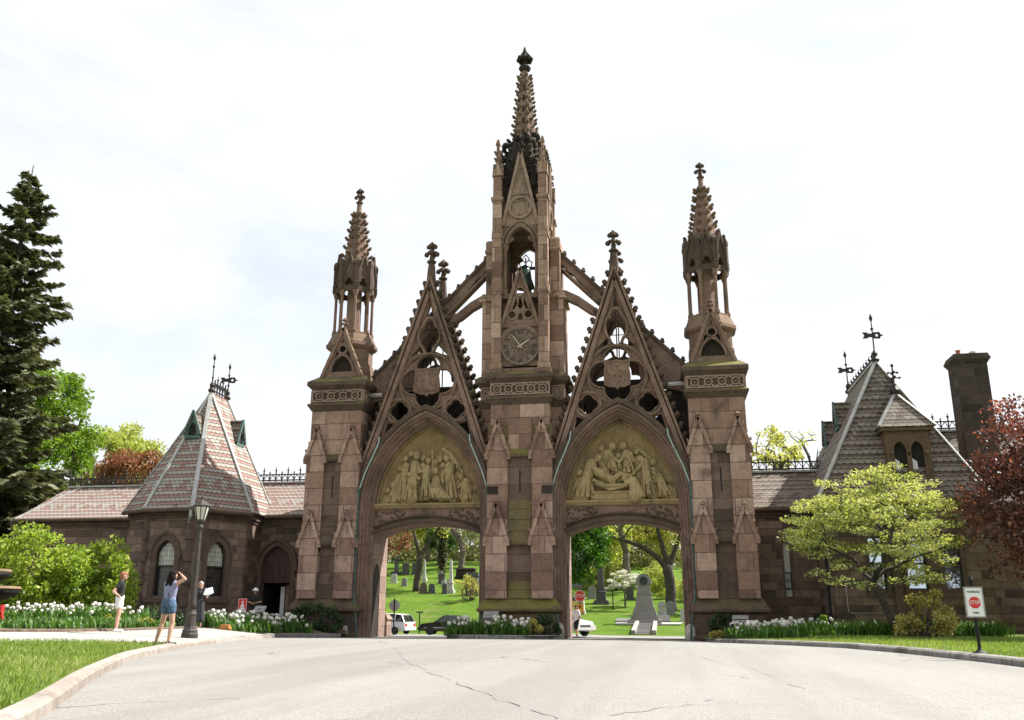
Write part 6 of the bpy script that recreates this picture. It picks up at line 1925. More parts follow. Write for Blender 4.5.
tree('pale_tree', (-31, 100, 9), (-31, 100, 14), (-31, 100, 18), (10, 6, 7.5), 110, 1.7, 15000, .5, M['leaf_pale'], M['bark'], .4, 'pale yellow tree at the back of the left arch', seed=64)
tree('evergreen_tree', (-25.5, 86, 7.5), (-25.5, 86, 11), (-25.5, 86, 11), (2.2, 2.0, 2.0), 40, .9, 4500, .3, M['leaf_deep'], M['bark_dark'], .3, 'dark rounded evergreen behind the forked trunk', seed=65)
conifer('slim_conifer', (-20.6, 68, 5.4), 13, .55, 0, M['needle'], 'slim dark pole like conifer through the left arch', 66, .3, .3)
tree('pale_tree', (-14, 95, 8.5), (-14, 95, 13), (-13.5, 95, 17.5), (8, 6, 7.5), 100, 1.5, 12000, .45, M['leaf_lime'], M['bark'], .4, 'pale lime tree at the right side of the left arch', seed=67)
tree('pale_tree', (-38, 78, 6.5), (-38, 78, 11), (-37.5, 78, 15), (7, 6, 7), 100, 1.4, 12000, .42, M['leaf_pale'], M['bark'], .4, 'pale tree beyond the dark tombs on the left hill', seed=68)
shrub('bare_shrub', [((-12.4, 46.2, 3.5), (1.3, 1.0, 1.1), 26)], 700, .16, M['leaf_gold'], 'scrubby half bare bush at the right side of the left arch', 69, cr=.4)
tree('small_tree', (-12.9, 45.6, 2.0), (-12.9, 45.6, 3.4), (-12.9, 45.6, 4.2), (.9, .8, .8), 18, .3, 420, .16, M['leaf_pale'], M['bark'], .05, 'young thin tree with pale leaves on the grass slope', seed=70)

# seen through the right arch
tree('lime_tree', (-1.6, 33, .8), (-1.6, 33, 4.5), (-1.0, 33, 8.0), (2.9, 2.6, 4.8), 110, .9, 19000, .26, M['leaf_vivid'], M['bark_dark'], .3, 'dense green tree at the left side of the right arch', seed=71, low=-.9)
tree('oak_tree', (7.2, 47.3, 1.35), (6.98, 47.3, 5.8), (5.0, 47, 12.5), (7, 5, 4.6), 84, 1.2, 8500, .3, M['leaf_lime'], M['bark_dark'], .5, 'massive dark trunk with a long limb through the right arch', seed=72, up=.3, limbs=[[(7.0, 47.3, 5.3), (5.9, 47.1, 6.6), (4.4, 46.85, 7.6), (2.6, 46.5, 8.2), (.6, 46.2, 8.8), (-1, 46, 9.1)], [(7.0, 47.3, 5.5), (7.7, 47.4, 7.2), (8.5, 47.5, 9.2), (9.0, 47.5, 11.5)], [(6.98, 47.3, 5.6), (6.5, 47.3, 7.6), (6.0, 47.2, 9.8), (5.2, 47.2, 12.5)]], extra=[(.4, 46.2, 9.0), (1.6, 46.5, 8.9), (8.6, 47.4, 8.5), (4.0, 47, 9.8), (9.2, 47, 10.5)])
tree('bare_tree', (2.3, 63.8, 3.6), (2.3, 63.8, 8), (2.3, 63.8, 14), (6.5, 5, 6.0), 100, 1.0, 5200, .3, M['leaf_pale'], M['bark'], .4, 'tall grey tree with thin leaves behind the monument', seed=73, up=.4, low=-.4)
tree('dogwood_tree', (2.6, 50.7, 1.9), (2.6, 50.7, 3.2), (2.6, 50.7, 4.3), (2.0, 1.5, 1.15), 46, .42, 4200, .17, M['blossom'], M['bark'], .1, 'white blossoming dogwood left of the grey monument', seed=74, squash=.4, flat=.4)
tree('pale_tree', (-3.5, 78, 5), (-3.5, 78, 9), (-3.2, 78, 12), (6, 5, 7), 110, 1.3, 14000, .38, M['leaf_lime'], M['bark'], .35, 'lime green tree at the back of the right arch, left of the grey tree', seed=75)
tree('pale_tree', (10, 72, 4.5), (10, 72, 9), (10, 72, 11.5), (6.5, 5, 7.4), 110, 1.3, 15000, .38, M['leaf_pale'], M['bark'], .35, 'yellow green tree at the back of the right arch, behind the massive trunk', seed=76)
shrub('tall_shrub', [((6.0, 58, 4.2), (2.2, 1.6, 2.2), 50), ((9.6, 55, 3.6), (1.8, 1.5, 2.0), 40)], 6500, .24, M['leaf_lime'], 'yellow green bushes right of the grey monument', 77, cr=.7)
shrub('tall_shrub', [((-.6, 66, 4.9), (2.6, 1.6, 1.9), 46)], 4200, .26, M['leaf_lime'], 'yellow green bush behind the dark obelisk', 78, cr=.7)
tree('pale_tree', (4, 110, 8), (4, 110, 14), (4, 110, 18), (14, 7, 9), 130, 1.9, 17000, .55, M['leaf_pale'], M['bark'], .4, 'pale tree farthest back in the right arch', seed=79)

# more trees on the hill and beyond the lodges, left and right of what the arches show
k = 0
for x, y, h, mt, lb in ((-62, 70, 15, 'leaf_lime', 'lime tree on the hill far left behind the lodge'), (-48, 120, 17, 'leaf_pale', 'pale tree on the hill crest behind the left arch'), (-8, 130, 17, 'leaf_lime', 'lime tree on the hill crest between the arches'), (22, 100, 13, 'leaf_pale', 'pale tree on the hill behind the right tower')):
    z = back_z(x, y)
    tree('hill_tree', (x, y, z), (x, y, z + h * .45), (x, y, z + h * .66), (h * .42, h * .34, h * .34), 70, 1.7, 6000, .5, M[mt], M['bark'], .35, lb, seed=90 + k); k += 1

M['leaf_far'] = leaf_mat('muted_spring_leaves', [(.085, .10, .04), (.14, .155, .06), (.20, .20, .09), (.24, .22, .12)], .6, .3)  # darker mid-tone greens for the distant wood
# a far wood closes the view beyond the hill crest
cl = []
for i in range(800):
    x = RNG.uniform(-120, 60); y = RNG.uniform(118, 150); h = 9 + 4.5 * noise.noise(Vector((x * .06, 1, 5))) + RNG.uniform(-2, 2)
    cl.append((x, y, back_z(x, y) + h * RNG.uniform(0, 1.0) ** 1.5))
o = quads('far_wood', leaf_quads(cl, np.full(len(cl), 2.4), 80000, .75, RNG, 0, .8), M['leaf_far'])
tag(o, 'pale spring wood far off beyond the hill crest', 'wood', None, 'stuff')
# ------------------------------------------------------------------ people
M['skin'] = plain('skin_light', (.52, .30, .21), .55, 0, .12, 8, vec='obj')
M['skin_tan'] = plain('skin_tanned', (.46, .25, .165), .55, 0, .12, 8, vec='obj')
M['hair_dark'] = plain('dark_brown_hair', (.012, .008, .007), .85, 0, .4, 30, spec=.15, vec='obj')
M['hair_red'] = plain('strawberry_hair', (.30, .12, .045), .5, 0, .35, 30, vec='obj')
M['hair_grey'] = plain('grey_hair', (.42, .40, .38), .55, 0, .3, 30, vec='obj')
M['cloth_lav'] = plain('lavender_knit_top', (.22, .23, .36), .85, 0, .18, 40, vec='obj')
M['denim'] = plain('blue_denim', (.065, .12, .21), .85, 0, .3, 25, vec='obj')
M['cloth_black'] = plain('black_cloth', (.014, .014, .016), .85, 0, .3, 20, vec='obj')
M['cloth_grey'] = plain('charcoal_cloth', (.035, .036, .042), .9, 0, .3, 20, vec='obj')
M['cloth_white'] = plain('white_cloth', (.74, .73, .72), .85, 0, .08, 20, vec='obj')
M['shoe'] = plain('dark_shoe', (.02, .018, .018), .6)
M['eye'] = plain('dark_eye', (.012, .01, .01), .2)
M['lip'] = plain('lip', (.32, .10, .09), .5)


def hand_caps(w, d, palm_n, thumb_dir, curl=.5):
    """palm and five separate bent fingers beyond the wrist w; d: forearm direction"""
    d = Vector(d).normalized(); n = Vector(palm_n); n = (n - d * n.dot(d)).normalized(); s = d.cross(n).normalized()
    if s.dot(Vector(thumb_dir)) < 0: s = -s
    w = Vector(w); out = []
    for k in (-1, 0, 1): out.append((w + s * .018 * k, w + d * .085 + s * .024 * k, .017, .016))
    for i, L in enumerate((.068, .078, .073, .056)):
        o = w + d * .085 + s * (.031 - .0205 * i)
        a = (d * cos(curl * .7) + n * sin(curl * .7)); b = (d * cos(curl * 1.9) + n * sin(curl * 1.9))
        m = o + a * L * .52
        out.append((o, m, .0098, .0092)); out.append((m, m + b * L * .5, .0092, .0078))
    o = w + d * .025 + s * .03
    m = o + (d * .6 + s * .75 + n * .2).normalized() * .042
    out.append((o, m, .0125, .0105)); out.append((m, m + (d * .85 + n * .45 + s * .1).normalized() * .034, .0105, .0085))
    return out


def person(label, loc, heading, J, skin, clothes, hair, name='person', female=True, hands=None):
    """J: joints in a frame with x to the person's right... y forward, z up; loc: feet on the ground"""
    E = empty(name, loc, heading); tag(E, label, 'person')
    Mx = WORLD_OF[E]
    def tw(c): return [((Mx @ Vector(a[0])), (Mx @ Vector(a[1])), a[2], a[3]) for a in c]
    v = {k: Vector(p) for k, p in J.items()}
    caps = []
    sw = (v['shR'] - v['shL']) / 2
    pel, wai, che, nec, hd = v['pelvis'], v['waist'], v['chest'], v['neck'], v['head']
    for s in (-1, 1):
        caps += [(pel + sw * .42 * s, wai + sw * .36 * s, .098, .085), (wai + sw * .36 * s, che + sw * .48 * s, .085, .095), (che + sw * .48 * s, (v['shR'] if s > 0 else v['shL']) - sw * .18 * s, .09, .062)]
    caps += [(pel, wai, .1, .088), (wai, che, .088, .105), (che, nec - Vector((0, 0, .05)), .1, .06), (v['shL'], v['shR'], .052, .052), (nec - Vector((0, 0, .04)), nec + (hd - nec) * .5, .056, .05)]
    torso = list(caps)
    fw = v['face'].normalized() if 'face' in v else Vector((0, 1, 0)); up = (hd - nec).normalized(); rt = fw.cross(up).normalized(); up = rt.cross(fw)
    # head about 23 cm tall
    caps += [(hd - fw * .012 + up * .02, hd + fw * .012 + up * .025, .088, .086), (hd + fw * .02 - up * .03, hd + fw * .035 - up * .055, .068, .05), (hd + fw * .05 - up * .085, hd + fw * .058 - up * .088, .03, .026),
             (hd + fw * .092 + up * .015, hd + fw * .108 - up * .025, .010, .014), (hd - rt * .084 - up * .005, hd - rt * .086 - up * .03, .014, .011), (hd + rt * .084 - up * .005, hd + rt * .086 - up * .03, .014, .011),
             (hd + fw * .075 + up * .042 - rt * .03, hd + fw * .075 + up * .042 + rt * .03, .016, .016)]
    for s, S in (('L', -1), ('R', 1)):
        sh, el, wr = v['sh' + s], v['el' + s], v['wr' + s]
        caps += [(sh, el, .05, .038), (el, el + (wr - el) * .35, .039, .037), (el + (wr - el) * .35, wr, .037, .025)]
        hp, kn, an, to = v['hip' + s], v['kn' + s], v['an' + s], v['to' + s]
        caps += [(hp, hp + (kn - hp) * .5, .092, .074), (hp + (kn - hp) * .5, kn, .074, .054), (kn, kn + (an - kn) * .32 - Vector((0, .012, 0)), .052, .056), (kn + (an - kn) * .32 - Vector((0, .012, 0)), an, .056, .036), (an - Vector((0, .03, .03)), to, .034, .03)]
        d = wr - el
        pn, td = hands[s] if hands else ((0, 0, -1), (0, 1, 0))
        caps += hand_caps(wr, d, pn, td)
    remeshed('body', tw(caps), .0085, skin, E, 2)
    for nm, cl, mat in clothes(v, torso):
        remeshed(nm, tw(cl), .011, mat, E, 2)
    remeshed('hair', tw(hair(hd, fw, up, rt)), .011, hair.mat, E, 1)
    for s in (-1, 1):
        e = MB(); p = Mx @ (hd + fw * .086 + rt * s * .033 + up * .012); e.ball(p, .012, 8, 6); e.build('eye', M['eye'], E)
    l = MB(); p = Mx @ (hd + fw * .088 - up * .052); l.ball(p, .02, 8, 5, 1, 1, .35); l.build('mouth', M['lip'], E)
    return E


def infl(c, d): return [(a, b, r1 + d, r2 + d) for a, b, r1, r2 in c]
def base_joints(**kw):
    J = dict(pelvis=(0, 0, .94), waist=(0, .0, 1.08), chest=(0, .005, 1.27), neck=(0, .0, 1.45), head=(0, .02, 1.585), face=(0, 1, 0),
             shL=(-.165, 0, 1.39), shR=(.165, 0, 1.39), elL=(-.22, -.02, 1.10), elR=(.22, -.02, 1.10), wrL=(-.23, .06, .86), wrR=(.23, .06, .86),
             hipL=(-.085, 0, .9), hipR=(.085, 0, .9), knL=(-.1, .02, .5), knR=(.1, .02, .5), anL=(-.11, -.01, .085), anR=(.11, -.01, .085), toL=(-.12, .15, .032), toR=(.12, .15, .032))
    J.update(kw); return J
def shoes(v): 
    return [('shoe', [(v['an' + s] - Vector((0, .035, .05)), v['to' + s], .044, .038), (v['an' + s] - Vector((0, .01, .045)), v['an' + s] + Vector((0, .0, -.01)), .045, .043)], M['shoe']) for s in 'LR']


# photographer seen from behind
def cl1(v, torso):
    top = infl(torso[:6], .014) + infl(torso[6:8], .014) + [(v['chest'], v['neck'] - Vector((0, 0, .1)), .115, .09)] + [(v['pelvis'] + Vector((x, 0, -.02)), v['waist'] + Vector((x * .8, 0, 0)), .118, .1) for x in (-.07, .07)]
    top += [(v['sh' + s] * .62 + v['chest'] * .38, v['sh' + s] * .8 + v['neck'] * .2 + Vector((0, 0, .03)), .07, .045) for s in 'LR']
    sh = [(v['pelvis'] + Vector((x, -.015, .04)), v['hip' + s] + (v['kn' + s] - v['hip' + s]) * .02, .126, .118) for s, x in (('L', -.06), ('R', .06))] + [(v['hip' + s], v['hip' + s] + (v['kn' + s] - v['hip' + s]) * .3, .112, .104) for s in 'LR']
    sh += [(v['hip' + s] + Vector((0, -.05, .0)), v['hip' + s] + Vector((0, -.05, .03)), .095, .09) for s in 'LR']
    strap = [(v['shL'] * .6 + v['neck'] * .4 + Vector((0, -.06, .0)), v['waist'] + Vector((.12, -.11, -.02)), .012, .012)]
    cam = [(v['head'] + Vector((0, .13, .02)) + Vector((x, 0, 0)), v['head'] + Vector((x, .19, .02)), .032, .03) for x in (-.04, .0, .04)] + [(v['head'] + Vector((0, .19, .02)), v['head'] + Vector((0, .27, .02)), .034, .032)]
    return [('tank_top', top, M['cloth_lav']), ('shorts', sh, M['denim']), ('bag_strap', strap, M['cloth_black'])] + shoes(v)
def h1(hd, fw, up, rt):
    c = [(hd - fw * .03 + up * .04, hd + fw * .02 + up * .05, .1, .085), (hd - fw * .05 + up * .01, hd - fw * .06 - up * .1, .095, .1)]
    for k in (-2, -1, 0, 1, 2): c += [(hd - fw * .06 + rt * .035 * k - up * .05, hd - fw * .09 + rt * .05 * k - up * .23, .055, .045), (hd - fw * .09 + rt * .05 * k - up * .2, hd - fw * .075 + rt * .062 * k - up * (.31 + .02 * (k % 2)), .045, .022)]
    return c
h1.mat = M['hair_dark']
J1 = base_joints(hipL=(-.09, 0, .9), hipR=(.09, 0, .9), knL=(-.2, .03, .5), knR=(.13, .04, .49), anL=(-.3, -.02, .085), anR=(.14, -.03, .085), toL=(-.33, .12, .032), toR=(.19, .12, .032),
                 elL=(-.27, .2, 1.36), wrL=(-.07, .19, 1.56), elR=(.37, .08, 1.5), wrR=(.1, .17, 1.62), head=(0, .05, 1.585))
P1 = person('woman in lavender top and denim shorts raising a camera on the pavement', (-4.95, -21.75, left_z(-4.95, -21.75)), radians(-20), J1, M['skin'], cl1, h1, hands={'L': ((1, 0, 0), (0, 0, 1)), 'R': ((-1, 0, 0), (0, -.2, 1))})
# the camera she holds is a thing of its own
Mx1 = WORLD_OF[P1]
cm = MB()
bxm = MB(); bxm.box(-.065, .065, .15, .215, 1.575, 1.665); bxm.frustum(-.03, .03, .15, .2, 1.665, -.02, .02, .155, .19, 1.69); cm.merge(bxm, Mx1)
CE = empty('camera', tuple(Mx1 @ Vector((0, .18, 1.6)))); tag(CE, 'small black camera held up to the face of the woman in lavender', 'camera')
cm.build('camera_body', M['black'], CE)
ln = MB(); q = MB(); q.tube([(0, .21, 1.62), (0, .29, 1.62)], .036, 12); ln.merge(q, Mx1); ln.build('lens', M['black'], CE)

# woman with hand on hip, in profile
def cl2(v, torso):
    top = infl(torso[:6], .02) + infl(torso[6:9], .02) + [(v['shL'], v['shR'], .066, .066)] + [(v['sh' + s], v['sh' + s] + (v['el' + s] - v['sh' + s]) * .5, .067, .062) for s in 'LR']
    sh = [(v['pelvis'] + Vector((x, 0, .05)), v['hip' + s], .122, .118) for s, x in (('L', -.05), ('R', .05))] + [(v['hip' + s], v['hip' + s] + (v['kn' + s] - v['hip' + s]) * .42, .115, .103) for s in 'LR']
    return [('tee_shirt', top, M['cloth_black']), ('shorts', sh, M['cloth_white'])] + [(n, c, M['cloth_white']) for n, c, m in shoes(v)]
def h2(hd, fw, up, rt):
    return [(hd - fw * .03 + up * .04, hd + fw * .035 + up * .055, .1, .078), (hd - fw * .05, hd - fw * .05 - up * .06, .088, .07), (hd + fw * .06 + up * .07, hd + fw * .075 + up * .05, .04, .03)]
h2.mat = M['hair_red']
J2 = base_joints(elL=(-.32, -.2, 1.14), wrL=(-.19, -.03, 1.0), elR=(.26, -.18, 1.13), wrR=(.17, .0, 1.0), head=(0, .05, 1.585))
person('woman with red hair, black tee shirt and white shorts, hand on hip', (-9.1, -17.3, left_z(-9.1, -17.3)), radians(-62), J2, M['skin'], cl2, h2, hands={'L': ((0, -1, 0), (0, 0, -1)), 'R': ((0, -1, 0), (0, 0, -1))})

# woman in a long skirt with papers
def cl3(v, torso):
    top = infl(torso[:6], .02) + infl(torso[6:9], .02) + [(v['shL'], v['shR'], .066, .066)] + [(v['shR'], v['shR'] + (v['elR'] - v['shR']) * .6, .067, .06)]
    slv = [(v['shL'], v['elL'], .07, .06), (v['elL'], v['elL'] + (v['wrL'] - v['elL']) * .5, .06, .05)]
    sk = [(v['pelvis'] + Vector((x, 0, .06)), Vector((x * 2.0, y, .32)), .12, .12) for x in (-.06, 0, .06) for y in (-.05, .05)]
    return [('blouse', top, M['cloth_black']), ('white_sleeve', slv, M['cloth_white']), ('skirt', sk, M['cloth_grey'])] + shoes(v)
def h3(hd, fw, up, rt):
    return [(hd - fw * .03 + up * .04, hd + fw * .02 + up * .06, .098, .08), (hd - fw * .04, hd - fw * .05 - up * .1, .09, .08)]
h3.mat = M['hair_grey']
J3 = base_joints(elL=(-.34, -.06, 1.16), wrL=(-.2, .06, .98), elR=(.26, .05, 1.12), wrR=(.24, .27, 1.22))
# she faces the viewer, so her right arm is on the picture's left
def mirror(J):
    o = {}
    for k, p in J.items():
        kk = k[:-1] + {'L': 'R', 'R': 'L'}[k[-1]] if k[-1] in 'LR' else k
        o[kk] = (-p[0], p[1], p[2])
    return o
def cl3m(v, torso):
    top = infl(torso[:6], .02) + infl(torso[6:9], .02) + [(v['shL'], v['shR'], .066, .066)] + [(v['shL'], v['shL'] + (v['elL'] - v['shL']) * .6, .067, .06)]
    slv = [(v['shR'], v['elR'], .07, .06), (v['elR'], v['elR'] + (v['wrR'] - v['elR']) * .5, .06, .05)]
    return [('blouse', top, M['cloth_black']), ('white_sleeve', slv, M['cloth_white'])] + [x for x in cl3(v, torso) if x[0] in ('skirt', 'shoe')]
P3 = person('woman in black top and long charcoal skirt reading white papers behind the lamp post', (-10.75, -9.55, left_z(-10.75, -9.55)), radians(205), mirror(J3), M['skin'], cl3m, h3, hands={'L': ((1, 0, 0), (0, 0, 1)), 'R': ((0, -1, 0), (0, 0, 1))})
Mx3 = WORLD_OF[P3]
pp = MB()
for k, a in enumerate((-.25, .05, .3)):
    q = MB(); q.box(-.105, .105, 0, .003, -.13, .13); pp.merge(q, Mx3 @ Matrix.Translation((-.27 - .05 * k, .36 + .01 * k, 1.3 + .03 * k)) @ Matrix.Rotation(a, 4, 'Y') @ Matrix.Rotation(.5, 4, 'X'))
o = pp.build('papers', M['white']); tag(o, 'sheaf of white papers held by the woman in the long skirt', 'papers')

# guard with a white cap, hands together, behind the tulips
def cl4(v, torso):
    top = infl(torso[:6], .022) + infl(torso[6:9], .022) + [(v['shL'], v['shR'], .07, .07)] + [(v['sh' + s], v['sh' + s] + (v['el' + s] - v['sh' + s]) * .75, .07, .062) for s in 'LR']
    tr = [(v['pelvis'] + Vector((x, 0, .05)), v['hip' + s], .122, .112) for s, x in (('L', -.05), ('R', .05))] + [(v['hip' + s], v['kn' + s], .105, .08) for s in 'LR'] + [(v['kn' + s], v['an' + s] + Vector((0, 0, .0)), .078, .068) for s in 'LR']
    cap = [(v['head'] + Vector((0, -.03, .075)), v['head'] + Vector((0, .03, .08)), .1, .085), (v['head'] + Vector((0, .09, .06)), v['head'] + Vector((0, .14, .045)), .05, .04)] + [(v['head'] + Vector((.12 * cos(a), .12 * sin(a), .055)), v['head'] + Vector((.13 * cos(a + .6), .13 * sin(a + .6), .05)), .03, .03) for a in [i * .6 for i in range(11)]]
    return [('polo_shirt', top, M['cloth_black']), ('trousers', tr, M['cloth_black']), ('cap', cap, M['cloth_white'])] + shoes(v)
def h4(hd, fw, up, rt): return [(hd - fw * .04 + up * .02, hd - fw * .04 - up * .03, .092, .078)]
h4.mat = M['hair_dark']
J4 = base_joints(elL=(-.29, .0, 1.11), wrL=(-.08, .22, 1.06), elR=(.29, .0, 1.11), wrR=(.08, .22, 1.04))
P4 = person('attendant in black with a white cap standing behind the tulips by the lodge door', (-12.35, -1.4, left_z(-12.35, -1.4)), radians(198), J4, M['skin_tan'], cl4, h4, hands={'L': ((0, 0, 1), (0, 1, 0)), 'R': ((0, 0, -1), (0, 1, 0))})

# visitor in a white shirt just inside the right arch
def cl5(v, torso):
    top = infl(torso[:6], .026) + infl(torso[6:9], .026) + [(v['shL'], v['shR'], .072, .072)] + [(v['sh' + s], v['sh' + s] + (v['el' + s] - v['sh' + s]) * .7, .072, .066) for s in 'LR'] + [(v['pelvis'], v['waist'], .125, .12)]
    sh = [(v['hip' + s] + Vector((0, 0, .05)), v['kn' + s], .11, .085) for s in 'LR']
    return [('white_shirt', top, M['cloth_white']), ('shorts', sh, M['cloth_black'])] + shoes(v)
def h5(hd, fw, up, rt): return [(hd - fw * .03 + up * .04, hd + fw * .02 + up * .055, .098, .08), (hd - fw * .05, hd - fw * .05 - up * .03, .088, .075)]
h5.mat = M['hair_dark']
J5 = base_joints(knL=(-.1, .14, .51), anL=(-.1, .16, .085), toL=(-.11, .32, .032), knR=(.1, -.05, .49), anR=(.1, -.2, .12), toR=(.11, -.08, .035))
person('man in a white shirt and black shorts walking inside the right arch', (1.75, 9.0, rear_z(1.75, 9.0)), radians(150), J5, M['skin_tan'], cl5, h5)
# ------------------------------------------------------------------ street furniture, signs, cars
def cylz(mb, x, y, prof, n=12): mb.lathe(prof, n, (x, y, 0))

M['lamp_iron'] = plain('weathered_brown_iron', (.048, .04, .033), .6, .2, .35, 6)
# street lamp on the left pavement
LX, LY = -6.46, -17.9; LZ = left_z(LX, LY)
L = empty('street_lamp', (LX, LY, LZ)); tag(L, 'dark cast iron street lamp with a tapered glass lantern on the left pavement', 'street lamp')
m = MB(); m.lathe([(.225, -.05), (.225, .12), (.205, .17), (.205, .22), (.18, .26), (.155, .34), (.14, .5), (.135, .62), (.15, .66), (.125, .72), (.105, .8)], 12, (LX, LY, LZ)); m.build('base', M['lamp_iron'], L)
m = MB(); m.smooth = True; m.lathe([(.11, .78), (.105, .95), (.09, 1.6), (.068, 2.9), (.065, 3.02), (.1, 3.05), (.1, 3.09), (.065, 3.13), (.08, 3.2)], 14, (LX, LY, LZ)); m.build('post', M['lamp_iron'], L)
m = MB(); m.lathe([(.10, 3.2), (.14, 3.24), (.13, 3.28)], 8, (LX, LY, LZ))
for k in range(8):
    a = k * pi / 4 + pi / 8; m.bar((LX + .13 * cos(a), LY + .13 * sin(a), LZ + 3.26), (LX + .225 * cos(a), LY + .225 * sin(a), LZ + 3.66), .022, .022)
m.lathe([(.225, 3.64), (.25, 3.68), (.2, 3.72), (.13, 3.8), (.06, 3.83), (.03, 3.88), (.05, 3.92), (.01, 3.98)], 8, (LX, LY, LZ), pi / 8); m.build('lantern_frame', M['lamp_iron'], L)
m = MB(); m.lathe([(.12, 3.26), (.212, 3.65)], 8, (LX, LY, LZ), pi / 8); m.build('lantern_glass', M['lampglass'] if 'lampglass' in M else plain('milky_lantern_glass', (.55, .54, .46), .25, 0, .15, 5), L)


def text_on(name, s, size, c, right, up, mat, parent, sx=1.0):
    r = Vector(right).normalized(); u = Vector(up).normalized(); n = r.cross(u)
    Mx = Matrix(((r.x * sx, u.x, n.x, c[0]), (r.y * sx, u.y, n.y, c[1]), (r.z * sx, u.z, n.z, c[2]), (0, 0, 0, 1)))
    return text_mesh(name, s, size, mat, parent, Mx, .003)


def octagon(r, c=(0, 0)): return [(c[0] + r * cos(pi / 8 + k * pi / 4) / cos(pi / 8), c[1] + r * sin(pi / 8 + k * pi / 4) / cos(pi / 8)) for k in range(8)]


def facing(c, ang):
    """frame of a sign: x to the viewer's right, y into the sign, z up"""
    r = Vector((cos(ang), sin(ang), 0)); d = Vector((-sin(ang), cos(ang), 0)); c = Vector(c)
    return (lambda x, y, z: tuple(c + r * x + d * y + Vector((0, 0, z)))), r

# funerals stop here
SX, SY = 13.33, -20.5; SZ = right_z(SX, SY)
S = empty('stop_board', (SX, SY, SZ)); tag(S, 'white board with a red STOP octagon on a black post by the right kerb', 'sign')
fn, r = facing((SX, SY, SZ), .12)
m = MB(); m.lathe([(.16, -.05), (.16, .04), (.06, .1), (.035, .14), (.035, 1.5), (.05, 1.52), (.055, 1.58), (.02, 1.66)], 10, (SX, SY, SZ)); m.build('post', M['black'], S)
m = MB(); m.plate([(-.2, .78), (.2, .78), (.2, 1.42), (-.2, 1.42)], (), -.06, -.035, fn); bd = m.build('board', M['white'], S)
m = MB(); m.sweep([(-.19, .79), (.19, .79), (.19, 1.41), (-.19, 1.41)], [(-.012, -.066), (.014, -.066), (.014, -.03), (-.012, -.03)], True, fn); m.build('border', M['signgrey'], bd)
m = MB(); m.plate(octagon(.12, (0, 1.09)), (), -.066, -.059, fn); m.build('red_octagon', M['red'], bd)
text_on('stop_lettering', 'STOP', .11, fn(0, -.07, 1.09), r, (0, 0, 1), M['white'], bd, .85)
text_on('lettering', 'FUNERALS', .065, fn(0, -.064, 1.315), r, (0, 0, 1), M['black'], bd, .9)
text_on('lettering', 'HERE', .06, fn(0, -.064, .875), r, (0, 0, 1), M['black'], bd)

# stop sign and orange notice inside the right arch
X, Y = .95, 19.9; Z = back_z(X, Y)
S = empty('stop_sign', (X, Y, Z)); tag(S, 'red octagonal STOP sign with an orange notice below, through the right arch', 'sign')
fn, r = facing((X, Y, Z), .1)
m = MB(); m.lathe([(.04, -.3), (.04, 2.2)], 8, (X, Y, Z)); m.build('post', M['black'], S)
m = MB(); m.plate(octagon(.36, (0, 2.1)), (), -.075, -.05, fn); pl = m.build('octagon_plate', M['red'], S)
m = MB(); m.sweep(octagon(.345, (0, 2.1)), [(-.015, -.08), (.012, -.08), (.012, -.06), (-.015, -.06)], True, fn); m.build('border', M['white'], pl)
text_on('stop_lettering', 'STOP', .3, fn(0, -.085, 2.1), r, (0, 0, 1), M['white'], pl, .9)
m = MB(); m.plate([(-.2, 1.0), (.24, 1.0), (.24, 1.6), (-.2, 1.6)], (), -.075, -.055, fn); og = m.build('orange_notice', M['orange'], S)
m = MB(); m.plate([(-.07, 1.35), (.08, 1.35), (.06, 1.48), (-.05, 1.48)], (), -.08, -.073, fn); m.build('mark', M['black'], og)
X2, Y2 = .5, 20.4; Z2 = back_z(X2, Y2)
S = empty('signpost', (X2, Y2, Z2)); tag(S, 'dark post with a small yellow panel just left of the orange notice', 'sign')
fn, r = facing((X2, Y2, Z2), .5)
m = MB(); m.lathe([(.05, -.3), (.05, 2.0)], 8, (X2, Y2, Z2)); m.build('post', M['black'], S)
m = MB(); m.plate([(-.2, .95), (.2, .95), (.2, 1.75), (-.2, 1.75)], (), -.08, -.055, fn); m.build('panel', plain('yellow_panel', (.55, .48, .15), .5), S)

# back of an octagonal sign inside the left arch
X, Y = -11.95, 19.75; Z = rear_z(X, Y)
S = empty('stop_sign', (X, Y, Z)); tag(S, 'grey back of an octagonal sign on a black post through the left arch', 'sign')
fn, r = facing((X, Y, Z), .25)
m = MB(); m.lathe([(.05, -.3), (.05, 2.35), (.06, 2.4), (.01, 2.5)], 8, (X, Y, Z)); m.build('post', M['black'], S)
m = MB(); m.plate(octagon(.36, (0, 1.98)), (), .05, .075, fn); m.build('octagon_plate', M['signgrey'], S)

# thin posts on the grass
for x, y, h, lb, tee in ((-13.9, 33.6, 1.75, 'thin dark post with a short cross bar behind the parked cars', True), (1.52, 48.4, 1.75, 'thin dark post on the grass left of the dogwood', False), (.6, 75, 2.2, 'thin grey post beside the dark obelisk', False)):
    z = back_z(x, y); S = empty('thin_post', (x, y, z)); tag(S, lb, 'post')
    m = MB(); m.lathe([(.055, -.2), (.05, h), (.02, h + .05)], 8, (x, y, z)); m.build('shaft', M['black'], S)
    m = MB()
    if tee: m.bar((x - .3, y, z + h), (x + .3, y, z + h), .1, .1)
    else: m.ball((x, y, z + h), .07)
    m.build('head', M['black'], S)


